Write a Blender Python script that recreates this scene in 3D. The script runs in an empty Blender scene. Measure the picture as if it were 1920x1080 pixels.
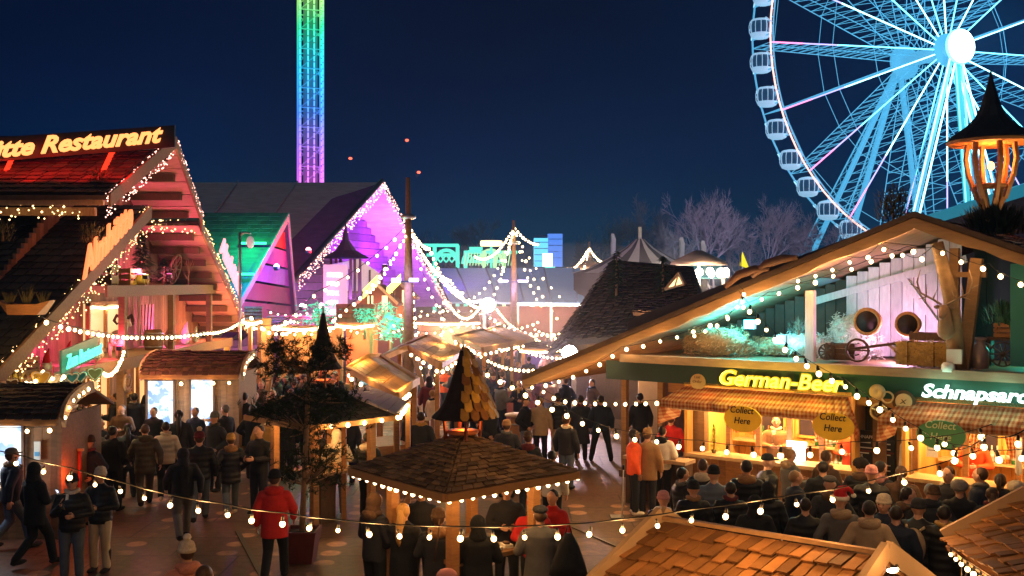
import bpy, math, random
from mathutils import Vector, Matrix, noise as mnoise
rnd = random.Random(7)
sc = bpy.context.scene
col = sc.collection
F, H, HY = 1867.0, 4.8, 530.0          # focal length in photo pixels, camera height, horizon row
PI = math.pi
V = Vector
def W(px, py, Y): return V(((px-960)/F*Y, Y, H-(py-HY)/F*Y))
def GX(px, Y): return (px-960)/F*Y
# ------------------------------------------------------------------ materials
MATS = {}
def M(name, c=(.5,.5,.5), rough=.75, metal=0, nz=None, bump=0, island=0, emit=0, ecol=None, wave=None, samp=None, alpha=None, stretch=(1,1,1), spec=.3):
    if name in MATS: return MATS[name]
    m = bpy.data.materials.new(name); m.use_nodes = True; nt = m.node_tree; n = nt.nodes; L = nt.links
    b = n['Principled BSDF']; b.inputs['Roughness'].default_value = rough; b.inputs['Metallic'].default_value = metal
    b.inputs['Specular IOR Level'].default_value = spec
    b.inputs['Base Color'].default_value = (*c, 1)
    if emit:
        if emit >= .5: b.inputs['Base Color'].default_value = (*[v*.15 for v in c], 1)
        b.inputs['Emission Color'].default_value = (*(ecol or c), 1); b.inputs['Emission Strength'].default_value = emit
        if samp == 0: m.cycles.emission_sampling = 'NONE'
    out = None
    def math_(op, a, b_):
        q = n.new('ShaderNodeMath'); q.operation = op
        for i, v in enumerate((a, b_)):
            if isinstance(v, (int, float)): q.inputs[i].default_value = v
            else: L.new(v, q.inputs[i])
        return q.outputs[0]
    if nz or wave:
        tc = n.new('ShaderNodeTexCoord'); mp = n.new('ShaderNodeMapping'); mp.inputs['Scale'].default_value = stretch
        L.new(tc.outputs['Object'], mp.inputs['Vector'])
    if nz:
        t = n.new('ShaderNodeTexNoise'); t.inputs['Scale'].default_value = nz[0]; t.inputs['Detail'].default_value = 5
        L.new(mp.outputs[0], t.inputs['Vector'])
        out = math_('MULTIPLY_ADD', t.outputs['Fac'], 2*nz[1]); out.node.inputs[2].default_value = 1-nz[1]
    if island:
        g = n.new('ShaderNodeNewGeometry')
        o2 = math_('MULTIPLY_ADD', g.outputs['Random Per Island'], 2*island); o2.node.inputs[2].default_value = 1-island
        out = o2 if out is None else math_('MULTIPLY', out, o2)
    if out is not None:
        mx = n.new('ShaderNodeVectorMath'); mx.operation = 'SCALE'; mx.inputs[0].default_value = c
        L.new(out, mx.inputs['Scale']); L.new(mx.outputs[0], b.inputs['Base Color'])
    if bump or wave:
        bp = n.new('ShaderNodeBump'); bp.inputs['Strength'].default_value = bump or .6; bp.inputs['Distance'].default_value = .02
        if wave:
            w = n.new('ShaderNodeTexWave'); w.wave_type = 'BANDS'; w.bands_direction = wave[0]; w.inputs['Scale'].default_value = wave[1]
            w.inputs['Distortion'].default_value = wave[2] if len(wave) > 2 else .4
            L.new(tc.outputs['Object'], w.inputs['Vector']); L.new(w.outputs['Fac'], bp.inputs['Height'])
        else: L.new(t.outputs['Fac'], bp.inputs['Height'])
        L.new(bp.outputs[0], b.inputs['Normal'])
    if alpha is not None: b.inputs['Alpha'].default_value = alpha
    MATS[name] = m
    return m
# ------------------------------------------------------------------ mesh collector
SM = {}
def frame(d):
    d = d.normalized(); up = V((0,0,1)) if abs(d.z) < .95 else V((1,0,0))
    x = d.cross(up).normalized(); return x, x.cross(d).normalized(), d
class MB:
    def __init__(s): s.v = []; s.f = []; s.sm = []
    def add(s, vs, fs, smooth=False):
        k = len(s.v); s.v += [V(a) for a in vs]; s.f += [tuple(i+k for i in f) for f in fs]; s.sm += [smooth]*len(fs); return s
    def hexa(s, p):  # 8 pts: bottom 4 ccw, top 4 ccw
        return s.add(p, [(3,2,1,0),(4,5,6,7),(0,1,5,4),(1,2,6,5),(2,3,7,6),(3,0,4,7)])
    def box(s, c, d, rz=0, R=None):
        R = R or Matrix.Rotation(rz, 3, 'Z'); c = V(c); x,y,z = d[0]/2,d[1]/2,d[2]/2
        return s.hexa([c+R@V(q) for q in ((-x,-y,-z),(x,-y,-z),(x,y,-z),(-x,y,-z),(-x,-y,z),(x,-y,z),(x,y,z),(-x,y,z))])
    def bar(s, p, q, w, h=None):
        p, q = V(p), V(q); h = h or w; x, y, d = frame(q-p); x = x*w/2; y = y*h/2
        return s.hexa([p-x-y, p+x-y, p+x+y, p-x+y, q-x-y, q+x-y, q+x+y, q-x+y])
    def tube(s, pts, r, n=8, cap=True, sq=1.0):
        pts = [V(p) for p in pts]; k = len(pts); vs = []; fs = []
        rs = r if isinstance(r, (list, tuple)) else [r]*k
        x0 = None
        for i, p in enumerate(pts):
            d = pts[min(i+1,k-1)]-pts[max(i-1,0)]
            if d.length < 1e-6: d = V((0,0,1))
            x, y, d = frame(d)
            if x0 is not None:
                xx = x0-d*x0.dot(d)
                if xx.length > 1e-4: x = xx.normalized(); y = x.cross(d).normalized()
            x0 = x
            for j in range(n):
                a = 2*PI*j/n; vs.append(p+x*math.cos(a)*rs[i]+y*math.sin(a)*rs[i]*sq)
        for i in range(k-1):
            for j in range(n): fs.append((i*n+j, i*n+(j+1)%n, (i+1)*n+(j+1)%n, (i+1)*n+j))
        if cap: fs += [tuple(range(n))[::-1], tuple((k-1)*n+j for j in range(n))]
        return s.add(vs, fs, True)
    def lathe(s, c, prof, n=12, smooth=True, sx=1, sy=1, rot=0):
        c = V(c); vs = []; fs = []
        for (r, z) in prof:
            for j in range(n):
                a = 2*PI*j/n+rot; vs.append(c+V((r*math.cos(a)*sx, r*math.sin(a)*sy, z)))
        for i in range(len(prof)-1):
            for j in range(n): fs.append((i*n+j, i*n+(j+1)%n, (i+1)*n+(j+1)%n, (i+1)*n+j))
        if len(prof) == 4 and prof[0][0] == prof[3][0] and prof[1][0] == prof[2][0] > prof[0][0] > 0 and prof[0][1] == prof[1][1]: fs += [(3*n+j, 3*n+(j+1)%n, (j+1)%n, j) for j in range(n)]
        else: fs += [tuple(range(n))[::-1], tuple((len(prof)-1)*n+j for j in range(n))]
        return s.add(vs, fs, smooth)
    def ell(s, c, r, n=12, m=8, jit=0, R=None):
        c = V(c); r = (r,)*3 if isinstance(r, (int, float)) else r; vs = []; fs = []
        for i in range(1, m):
            a = PI*i/m
            for j in range(n):
                b = 2*PI*j/n; q = V((r[0]*math.sin(a)*math.cos(b), r[1]*math.sin(a)*math.sin(b), -r[2]*math.cos(a)))
                if jit: q *= 1+rnd.uniform(-jit, jit)
                vs.append(c+(R@q if R else q))
        k = len(vs); p0 = V((0,0,-r[2])); p1 = V((0,0,r[2])); vs += [c+(R@p0 if R else p0), c+(R@p1 if R else p1)]
        for i in range(m-2):
            for j in range(n): fs.append((i*n+j, i*n+(j+1)%n, (i+1)*n+(j+1)%n, (i+1)*n+j))
        for j in range(n): fs.append((k, (j+1)%n, j)); fs.append((k+1, (m-2)*n+j, (m-2)*n+(j+1)%n))
        return s.add(vs, fs, True)
    def cap(s, p, q, r1, r2=None, n=10):
        p, q = V(p), V(q); r2 = r1 if r2 is None else r2; d = (q-p).normalized()
        pts = [p-d*r1*.9, p-d*r1*.5, p, q, q+d*r2*.5, q+d*r2*.9]
        return s.tube(pts, [r1*.35, r1*.85, r1, r2, r2*.85, r2*.35], n)
    def slab(s, pts, t, d=None):  # polygon (3D, planar) thickened along d (default its normal, downwards)
        pts = [V(p) for p in pts]; k = len(pts)
        if d is None:
            nn = (pts[1]-pts[0]).cross(pts[2]-pts[0]).normalized(); nn = -nn if nn.z > 0 else nn; d = nn*t
        else: d = V(d)*t
        return s.add(pts+[p+d for p in pts], [tuple(range(k)), tuple(range(2*k-1, k-1, -1))]+[(i, i+k, (i+1) % k+k, (i+1) % k) for i in range(k)])
    def shingles(s, A, B, C, D, rows, cols, th=.02, jit=.3, over=1.35, skip=0, tilt=.5):
        """A-B eave, D-C ridge; overlapping boards"""
        A, B, C, D = V(A), V(B), V(C), V(D); nn = (B-A).cross(D-A).normalized(); nn = -nn if nn.z < 0 else nn
        P = lambda u, v: (A*(1-u)+B*u)*(1-v)+(D*(1-u)+C*u)*v
        for i in range(rows):
            off = rnd.random()
            nc = max(2, int(cols*((A-B).length*(1-i/rows)+(D-C).length*i/rows)/(A-B).length))
            for j in range(-1, nc):
                if rnd.random() < skip: continue
                u0, u1 = max(0, (j+off)/nc), min(1, (j+1+off)/nc)
                if u1-u0 < .02/nc: continue
                g = .06/nc; v0 = i/rows-rnd.uniform(0, jit)*.25/rows; v1 = min(1, (i+over)/rows)
                lo = nn*(th*(1+tilt)+rnd.uniform(0, jit)*th); hi = nn*th*.2; t = nn*th*.7
                a, b_, c, d = P(u0+g, v0)+lo, P(u1-g, v0)+lo, P(u1-g, v1)+hi, P(u0+g, v1)+hi
                s.hexa([a-t, b_-t, c-t, d-t, a, b_, c, d])
        return s
    def text(s, body, o, xd, yd, size, th=.03, shear=.25, bold=.012, fit=None, space=1.0):
        """lettering: o lower left, xd reading direction, yd up direction"""
        cu = bpy.data.curves.new('t', 'FONT'); cu.body = body; cu.size = 1; cu.shear = shear; cu.offset = bold; cu.extrude = 0; cu.space_character = space; cu.resolution_u = 3
        ob = bpy.data.objects.new('t', cu); col.objects.link(ob); dg = bpy.context.evaluated_depsgraph_get(); dg.update()
        me = bpy.data.meshes.new_from_object(ob.evaluated_get(dg)); vs = [v.co.copy() for v in me.vertices]; fs = [tuple(p.vertices) for p in me.polygons]
        bpy.data.objects.remove(ob); bpy.data.meshes.remove(me)
        x0 = min(v.x for v in vs); x1 = max(v.x for v in vs); k = (fit/(x1-x0)) if fit else size
        xd = V(xd).normalized(); yd = V(yd).normalized(); nd = xd.cross(yd).normalized(); o = V(o)
        base = [o+xd*(v.x-x0)*k+yd*v.y*size for v in vs]; m = len(base)
        ed = {}
        for f in fs:
            for i in range(len(f)):
                e = (f[i], f[(i+1) % len(f)]); ed[e] = 1
        side = [(b_, a, a+m, b_+m) for (a, b_) in ed if (b_, a) not in ed]
        return s.add([b_+nd*th for b_ in base]+base, fs+[tuple(i+m for i in f)[::-1] for f in fs]+side)
    def build(s, name, mat=None, parent=None, local=False, smooth=None):
        me = bpy.data.meshes.new(name)
        if parent is not None:
            vs = s.v if local else [SM[parent.name].inverted() @ v for v in s.v]; loc = None
        else:
            xs = [v.x for v in s.v]; ys = [v.y for v in s.v]; zs = [v.z for v in s.v]
            loc = V(((min(xs)+max(xs))/2, (min(ys)+max(ys))/2, min(zs))); vs = [v-loc for v in s.v]
        me.from_pydata([tuple(v) for v in vs], [], s.f); me.update()
        me.polygons.foreach_set('use_smooth', s.sm if smooth is None else [smooth]*len(s.f))
        if mat: me.materials.append(mat)
        o = bpy.data.objects.new(name, me); col.objects.link(o)
        if parent is not None: o.parent = parent; SM[o.name] = SM[parent.name]
        else: o.location = loc; SM[o.name] = Matrix.Translation(loc)
        return o
def tag(o, label=None, cat=None, group=None, kind=None):
    for k, v in (('label', label), ('category', cat), ('group', group), ('kind', kind)):
        if v: o[k] = v
    return o
def thing(name, loc, label, cat, rz=0, group=None, kind=None):
    o = bpy.data.objects.new(name, None); o.empty_display_size = .2; col.objects.link(o); o.location = V(loc); o.rotation_euler.z = rz
    SM[o.name] = Matrix.Translation(V(loc)) @ Matrix.Rotation(rz, 4, 'Z'); return tag(o, label, cat, group, kind)
NL = [0]
def lamp(p, power, c, r=.06, parent=None, spot=None, to=None, blend=.6, local=False):
    ld = bpy.data.lights.new('glow', 'SPOT' if spot else 'POINT'); ld.energy = power*LP; ld.color = c; ld.shadow_soft_size = r
    o = bpy.data.objects.new('glow', ld); col.objects.link(o); NL[0] += 1
    p = V(p)
    if local and parent is not None: p = SM[parent.name] @ p
    if spot:
        ld.spot_size = math.radians(spot); ld.spot_blend = blend
        q = (V(to) if not (local and parent is not None) else SM[parent.name] @ V(to))-p
        R = q.to_track_quat('-Z', 'Y').to_matrix().to_4x4()
    else: R = Matrix.Identity(4)
    mw = Matrix.Translation(p) @ R
    if parent is not None: o.parent = parent; o.matrix_local = SM[parent.name].inverted() @ mw
    else: o.matrix_world = mw
    return o
LP = 1.35
WARM = (1,.5,.16); WHITE = (1,.8,.6)
# common materials
wood_o = M('orange wood', (.36,.17,.06), .6, nz=(6,.4), bump=.3, island=.25, stretch=(1,1,6))
wood_p = M('pale wood', (.42,.28,.15), .65, nz=(5,.4), bump=.3, island=.22, stretch=(5,5,1))
wood_d = M('dark wood', (.09,.05,.028), .7, nz=(6,.45), bump=.4, island=.3, stretch=(5,5,1))
wood_m = M('mid wood', (.2,.11,.05), .7, nz=(5,.45), bump=.3, island=.3, stretch=(1,4,4))
bark = M('bark wood', (.3,.19,.1), .85, nz=(4,.5), bump=.9, stretch=(2,2,2))
thatch = M('dark thatch', (.045,.03,.018), .9, nz=(9,.6), bump=.9, island=.5)
shing_o = M('orange shingle', (.2,.088,.027), .75, nz=(5,.6), bump=.5, island=.45)
shing_d = M('dark shingle', (.05,.035,.028), .8, nz=(5,.5), bump=.5, island=.5)
shing_r = M('brown shingle', (.17,.075,.035), .75, nz=(5,.5), bump=.5, island=.45)
black = M('black plastic', (.012,.012,.014), .5)
metal = M('grey metal', (.35,.35,.36), .4, .8)
white = M('white paint', (.7,.68,.64), .6, nz=(3,.15))
cablem = M('black cable', (.015,.013,.012), .6)
def bulbmat(name, core, rim, s0, s1):  # view-angle rim colour imitates the warm halo round a bulb
    m = M(name, (1,.8,.5), emit=1, samp=0); nt = m.node_tree; n = nt.nodes; L = nt.links; b = n['Principled BSDF']; lw = n.new('ShaderNodeLayerWeight'); lw.inputs[0].default_value = .35
    r = n.new('ShaderNodeValToRGB'); L.new(lw.outputs['Facing'], r.inputs[0]); e = r.color_ramp.elements; e[0].position = .06; e[0].color = tuple(c*s0/20 for c in core)+(1,); e[1].position = .55; e[1].color = tuple(c*s1/20 for c in rim)+(1,)
    L.new(r.outputs[0], b.inputs['Emission Color']); b.inputs['Emission Strength'].default_value = 20; return m
bulb_w = bulbmat('lit bulb', (1,.74,.36), (1,.4,.08), 12, 1.2)
fairy_w = M('lit fairy light', (1,.8,.5), emit=3.2, ecol=(1,.58,.22), samp=0)
fairy_p = M('lit pink fairy light', (1,.7,.6), emit=3, ecol=(1,.46,.36), samp=0)
pine = M('pine needles', (.035,.06,.022), .8, nz=(3,.5), island=.5)
hay = M('hay', (.42,.27,.08), .9, nz=(18,.55), bump=1, island=.4)
def screen(name, c=(1,1,1), e=1): return M(name, (.02,.02,.02), .4, emit=e, ecol=c)
# ------------------------------------------------------------------ people
def remesh(mb, vox, sm=4):
    me = bpy.data.meshes.new('r'); me.from_pydata([tuple(v) for v in mb.v], [], mb.f); o = bpy.data.objects.new('r', me); col.objects.link(o)
    r = o.modifiers.new('r', 'REMESH'); r.mode = 'VOXEL'; r.voxel_size = vox; r.use_smooth_shade = True
    q = o.modifiers.new('s', 'SMOOTH'); q.factor = .5; q.iterations = sm
    dg = bpy.context.evaluated_depsgraph_get(); dg.update(); out = bpy.data.meshes.new_from_object(o.evaluated_get(dg))
    bpy.data.objects.remove(o); bpy.data.meshes.remove(me)
    out.polygons.foreach_set('use_smooth', [True]*len(out.polygons)); return out
def raw(mb, smooth=True):
    me = bpy.data.meshes.new('p'); me.from_pydata([tuple(v) for v in mb.v], [], mb.f)
    me.polygons.foreach_set('use_smooth', [smooth]*len(mb.f)); return me
ARM = {  # elbow, wrist, hand direction for side s
 'hang': lambda s: ((.26*s,-.03,1.15), (.27*s,.05,.9), (0,.15,-1)),
 'back': lambda s: ((.27*s,-.13,1.17), (.27*s,-.14,.93), (0,.05,-1)),
 'fore': lambda s: ((.26*s,.06,1.16), (.24*s,.22,.97), (0,.5,-.8)),
 'pocket': lambda s: ((.31*s,-.09,1.15), (.2*s,.12,.98), (-.5*s,.5,-.5)),
 'hold': lambda s: ((.27*s,.02,1.14), (.11*s,.27,1.15), (-.5*s,.8,.1)),
 'phone': lambda s: ((.24*s,.05,1.14), (.09*s,.27,1.32), (-.2*s,.3,1)),
 'reach': lambda s: ((.25*s,.16,1.2), (.2*s,.42,1.18), (0,1,.05))}
LEG = {'stand': lambda s: ((.1*s,.02,.5), (.11*s,0,.09)),
 'walk': lambda s: ((.1*s,.17,.52), (.1*s,.24,.1)) if s > 0 else ((-.1,.02,.5), (-.1,-.27,.15)),
 'wide': lambda s: ((.17*s,.02,.5), (.24*s,0,.09))}
def P3(a): return V(a)
def hand(mb, w, d, s, curl=.5):
    w = V(w); d = V(d).normalized(); pal = V((s*-1,0,0)); pal = (pal-d*pal.dot(d))
    pal = pal.normalized() if pal.length > .2 else V((0,0,-1)); lat = d.cross(pal).normalized()
    if lat.dot(V((0,1,0.3))) < 0: lat = -lat
    for k in (-1, 0, 1): mb.cap(w, w+d*.085+lat*.02*k, .02, .018, 8)
    for k, ln in zip((-1.5,-.5,.5,1.5), (.058,.075,.082,.07)):
        a = w+d*.085+lat*.0205*k; b = a+d*ln*.5+pal*ln*.15*curl; c = b+d*ln*.4+pal*ln*.5*curl
        mb.cap(a, b, .0105, .01, 6); mb.cap(b, c, .01, .0085, 6)
    a = w+d*.03+lat*.03; b = a+lat*.03+d*.025+pal*.01; c = b+d*.035+pal*.015
    mb.cap(a, b, .0125, .012, 6); mb.cap(b, c, .012, .0095, 6)
CACHE = {}
def body_mesh(al, ar, leg):
    k = ('b', al, ar, leg)
    if k in CACHE: return CACHE[k]
    mb = MB()
    mb.ell((0,.01,1.652), (.076,.095,.112), 18, 14); mb.ell((0,.035,1.588), (.052,.055,.05), 12, 8)
    mb.cap((0,.098,1.66), (0,.114,1.628), .011, .015, 6); mb.ell((0,.088,1.587), (.028,.016,.012)); mb.ell((0,.08,1.69), (.055,.02,.012))
    for s in (-1, 1): mb.ell((.078*s,0,1.645), (.013,.026,.034), 8, 6)
    mb.cap((0,-.02,1.44), (0,0,1.58), .062, .055)
    mb.lathe((0,0,0), [(.1,.86),(.155,.95),(.14,1.08),(.165,1.25),(.17,1.38),(.1,1.46)], 14, sy=.68)
    for s, a in ((-1, al), (1, ar)):
        e, w, d = ARM[a](s); sh = (.17*s,-.01,1.41); mb.cap(sh, e, .055, .042); mb.cap(e, w, .042, .028); hand(mb, w, d, s)
        kn, an = LEG[leg](s); mb.cap((.09*s,0,.9), kn, .085, .055); mb.cap(kn, an, .055, .038)
        mb.cap(V(an)+V((0,-.02,-.03)), V(an)+V((0,.13,-.055)), .036, .03)
    CACHE[k] = remesh(mb, .0085, 3); return CACHE[k]
def coat_mesh(al, ar, style, leg):
    k = ('c', al, ar, style, leg)
    if k in CACHE: return CACHE[k]
    mb = MB()
    top = [(.185,1.1),(.205,1.28),(.205,1.38),(.16,1.45),(.085,1.5),(.07,1.53)]
    hem = {'short': [(.19,.84),(.195,.9)], 'mid': [(.205,.72),(.2,.9)], 'long': [(.25,.46),(.225,.7),(.195,.95)]}[style]
    mb.lathe((0,-.005,0), hem+top, 20, sy=.74)
    for s, a in ((-1, al), (1, ar)):
        e, w, d = ARM[a](s); sh = (.165*s,-.01,1.39)
        mb.ell((.14*s,-.01,1.385), (.1,.105,.085)); mb.cap(sh, e, .088, .072); w = V(w); e = V(e); mb.cap(e, e+(w-e)*.93, .07, .054)
    CACHE[k] = remesh(mb, .014, 3); return CACHE[k]
def trouser_mesh(leg):
    k = ('t', leg)
    if k in CACHE: return CACHE[k]
    mb = MB(); mb.ell((0,0,.92), (.175,.13,.13))
    for s in (-1, 1):
        kn, an = LEG[leg](s); mb.cap((.09*s,0,.88), kn, .108, .078); kn = V(kn); an = V(an); mb.cap(kn, kn+(an-kn)*.97, .076, .066)
    CACHE[k] = remesh(mb, .015, 3); return CACHE[k]
def shoe_mesh(leg, s, boot):
    k = ('s', leg, s, boot)
    if k in CACHE: return CACHE[k]
    mb = MB(); kn, an = LEG[leg](s); an = V(an); mb.ell(an+V((0,.06,-.045)), (.052,.14,.046), 12, 8); mb.cap(an+V((0,-.01,-.04)), an+V((0,0,.28 if boot else .02)), .055, .075 if boot else .05)
    CACHE[k] = remesh(mb, .012, 2); return CACHE[k]
def head_mesh(t):
    k = ('h', t)
    if k in CACHE: return CACHE[k]
    mb = MB()
    if t == 'hair': mb.ell((0,-.02,1.675), (.084,.092,.106), 16, 12, .02)
    elif t == 'bun': mb.ell((0,-.02,1.675), (.084,.092,.106), 16, 12, .02); mb.ell((0,-.1,1.74), .045)
    elif t == 'long':
        mb.ell((0,-.022,1.672), (.09,.095,.11), 16, 12, .02)
        mb.tube([(0,-.05,1.68),(0,-.075,1.6),(0,-.1,1.5),(0,-.125,1.38),(0,-.13,1.26),(0,-.125,1.18)], [.085,.098,.105,.1,.075,.03], 14, sq=.5)
    elif t == 'ponytail':
        mb.ell((0,-.02,1.675), (.084,.092,.106), 16, 12, .02); mb.tube([(0,-.1,1.73),(0,-.15,1.68),(0,-.14,1.55),(0,-.12,1.45)], [.03,.035,.03,.01], 8)
    elif t in ('beanie', 'pom', 'band'):
        mb.lathe((0,-.008,0), [(.088,1.668),(.098,1.672),(.099,1.705),(.09,1.71),(.09,1.74),(.075,1.785),(.045,1.808),(.01,1.815)], 18, sy=1.12)
    elif t == 'fur': mb.ell((0,-.01,1.7), (.125,.13,.1), 20, 14, .09)
    elif t == 'cap':
        mb.lathe((0,-.008,0), [(.088,1.69),(.09,1.72),(.075,1.77),(.04,1.795),(.01,1.8)], 16, sy=1.1)
        mb.slab([(-.07,.07,1.705),(.07,.07,1.705),(.05,.17,1.695),(-.05,.17,1.695)], .012)
    elif t == 'flatcap': mb.ell((0,.01,1.735), (.1,.125,.055), 16, 8); mb.slab([(-.07,.09,1.72),(.07,.09,1.72),(.05,.165,1.7),(-.05,.165,1.7)], .012)
    elif t == 'santa': mb.tube([(0,-.005,1.7),(0,-.01,1.76),(.02,-.03,1.82),(.07,-.05,1.85),(.13,-.05,1.82),(.16,-.04,1.76)], [.098,.09,.07,.045,.028,.015], 14)
    elif t == 'hoodup':
        mb.ell((0,-.022,1.655), (.106,.105,.135), 18, 12); mb.cap((0,-.04,1.56), (0,-.03,1.48), .1, .12)
    if t == 'hoodup': me = remesh(mb, .014, 4)
    else: me = raw(mb)
    CACHE[k] = me; return me
def extra(k, fn):
    if k not in CACHE: mb = MB(); fn(mb); CACHE[k] = raw(mb)
    return CACHE[k]
cloth = {}
COLS = dict(black=(.012,.012,.014), dark=(.022,.022,.028), navy=(.015,.022,.045), olive=(.06,.05,.03), brown=(.1,.055,.03), beige=(.38,.27,.16), cream=(.6,.5,.36), white=(.72,.66,.55), grey=(.12,.115,.11), red=(.6,.025,.02), orange=(.75,.09,.02), scarlet=(.5,.02,.02), denim=(.1,.13,.18), jeans=(.12,.13,.14), pink=(.5,.22,.22), yellow=(.65,.42,.06), teal=(.05,.3,.4), tan=(.3,.16,.07), mustard=(.45,.26,.07), maroon=(.12,.02,.02),blue=(.1,.35,.6), skin=(.55,.3,.2), darkhair=(.02,.013,.01), blonde=(.5,.28,.09), grey_hair=(.22,.2,.18), brownhair=(.07,.035,.018), fair=(.3,.17,.08), peach=(.65,.25,.15))
def CM(c, kind='plain'):
    n = f'{c} {kind}'
    if n in MATS: return MATS[n]
    if kind == 'puffer': return M(n, COLS[c], .55, nz=(6,.2), wave=('Z',2.6,1.6), bump=.5)
    if kind == 'knit': return M(n, COLS[c], .95, nz=(30,.35), bump=.6)
    if kind == 'skin': return M(n, COLS[c], .5, nz=(8,.08))
    if kind == 'hair': return M(n, COLS[c], .5, nz=(12,.4), stretch=(6,6,.6), bump=.5)
    return M(n, COLS[c], .85, nz=(9,.3), bump=.25)
skinA = CM('skin', 'skin'); skinB = M('brown skin', (.2,.09,.05), .5, nz=(8,.08))
eyem = M('eye', (.03,.02,.015), .2); mouthm = M('mouth', (.35,.09,.07), .5)
ALLP = []
def part(name, me, mat, par, label=None):
    if not me.materials: me.materials.append(None)
    o = bpy.data.objects.new(name, me); col.objects.link(o); o.parent = par; o.material_slots[0].link = 'OBJECT'; o.material_slots[0].material = mat
    if label: o['label'] = label
    return o
def person(px, py, face, label, coat='black', style='short', leg='stand', arms=('hang','hang'), trous='dark', head='hair', hc='darkhair', h=1.75, kind='puffer', Y=None, z0=0, shoes='black', boot=False, hood=None, skin=None, eyes=False, group='visitors in the market crowd', parts=True):
    """px,py: where the top of the head shows; face: degrees, 0 = facing away from the camera, 90 = facing left in the picture, -90 right, 180 toward us"""
    if Y is None: Y = (H-h-z0)*F/(py-HY)
    X = (px-960)/F*Y; view = math.degrees(math.atan2(X, Y))
    r = thing('person', (X, Y, z0), label, 'person', math.radians(face-view), group); s = h/1.76; r.scale = (s*rnd.uniform(1.04,1.15),)*2+(s,)
    al, ar = arms
    part('body', body_mesh(al, ar, leg), skin or skinA, r)
    part('coat' if style != 'short' else 'jacket', coat_mesh(al, ar, style, leg), CM(coat, kind), r)
    part('trousers', trouser_mesh(leg), CM(trous), r)
    if parts:
        for sd in (-1, 1): part('shoe', shoe_mesh(leg, sd, boot), CM(shoes), r)
    if head != 'bald':
        nm = {'hair':'hair','bun':'hair','long':'hair','ponytail':'hair','hoodup':'hood','cap':'cap','flatcap':'cap'}.get(head, 'hat')
        ho = part(nm, head_mesh(head), CM(hc, 'hair' if nm == 'hair' else 'knit'), r)
        if head == 'pom': part('pompom', extra('pom', lambda m: m.ell((0,-.01,1.845), .048, 12, 8, .15)), CM('cream' if hc != 'cream' else 'white', 'knit'), ho)
        if head == 'santa':
            part('fur_brim', extra('sb', lambda m: m.lathe((0,-.008,0), [(.09,1.67),(.112,1.675),(.116,1.7),(.11,1.725),(.085,1.73)], 18, sy=1.1)), CM('white','knit'), ho)
            part('pompom', extra('sp', lambda m: m.ell((.165,-.04,1.745), .035)), CM('white','knit'), ho)
        if head in ('beanie','pom','fur','cap','santa','band','flatcap') and parts:
            part('hair', head_mesh_low(), CM('brownhair','hair'), r)
    if hood:
        part('hood', extra('hd', lambda m: (m.ell((0,-.095,1.475), (.135,.075,.085), 16, 10, .05), m.ell((.08,-.03,1.5), (.06,.08,.04)), m.ell((-.08,-.03,1.5), (.06,.08,.04)))), CM(hood,'knit'), r)
    if not hood and head != 'hoodup' and rnd.random() < .35:
        part('scarf', extra('sf', lambda m: (m.tube([(.085*math.cos(a*PI/6),-.01+.08*math.sin(a*PI/6),1.51+.015*math.cos(a)) for a in range(13)], .035, 8, False), m.box((.05,.12,1.36), (.07,.03,.26)))), CM(rnd.choice(['maroon','grey','tan','navy','mustard','olive','cream']),'knit'), r)
    if eyes:
        for sd in (-1, 1): part('eye', extra(('e',sd), lambda m: m.ell((.03*sd,.093,1.668), (.014,.012,.009), 8, 6)), eyem, r)
        part('mouth', extra('mo', lambda m: m.ell((0,.1,1.6), (.024,.008,.006), 8, 6)), mouthm, r)
    ALLP.append(r); return r
def head_mesh_low():
    return extra('hl', lambda m: m.ell((0,-.022,1.655), (.08,.085,.09), 14, 10, .02))
def local_pt(r, p):
    return Matrix.Translation(r.location) @ Matrix.Rotation(r.rotation_euler.z, 4, 'Z') @ Matrix.Diagonal((*r.scale, 1)) @ V(p)
def phone(r, label, side=1, arm='phone'):
    e, w, d = ARM[arm](side); w = V(w); d = V(d).normalized(); c = w+d*.12+V((-.02*side,.0,.01)); p = local_pt(r, c)
    t = thing('phone', p, label, 'phone', r.rotation_euler.z)
    MB().box((0,0,0), (.075,.012,.15), R=Matrix.Rotation(.4,3,'X')).build('case', black, t, True)
    MB().box((0,-.009,.001), (.066,.004,.138), R=Matrix.Rotation(.4,3,'X')).build('screen', screen('phone screen', (.6,.75,1), 1.5), t, True)
def cup(p, label, c=(.8,.75,.65)):
    t = thing('cup', p, label, 'cup'); MB().lathe((0,0,0), [(.03,0),(.04,.11),(.036,.11),(.028,.02)], 12).build('paper_cup', M('paper cup', c, .6), t, True)
    MB().lathe((0,0,.111), [(.042,0),(.042,.012),(.03,.016)], 12).build('lid', white, t, True)
def backpack(r, label, c='grey'):
    t = thing('backpack', local_pt(r, (0,-.24,.95)), label, 'backpack', r.rotation_euler.z)
    m = MB(); m.ell((0,0,.2), (.17,.1,.26), 16, 10); m.build('pack', CM(c), t, True)
    m = MB(); m.ell((0,-.08,.12), (.12,.05,.13), 14, 8); m.build('pocket', CM('dark' if c != 'dark' else 'grey'), t, True)
    for s in (-1, 1): MB().tube([(.1*s,.06,.05),(.12*s,.14,.2),(.12*s,.17,.36),(.12*s,.1,.46),(.08*s,.02,.42)], .018, 6).build('strap', CM(c), t, True)
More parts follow.
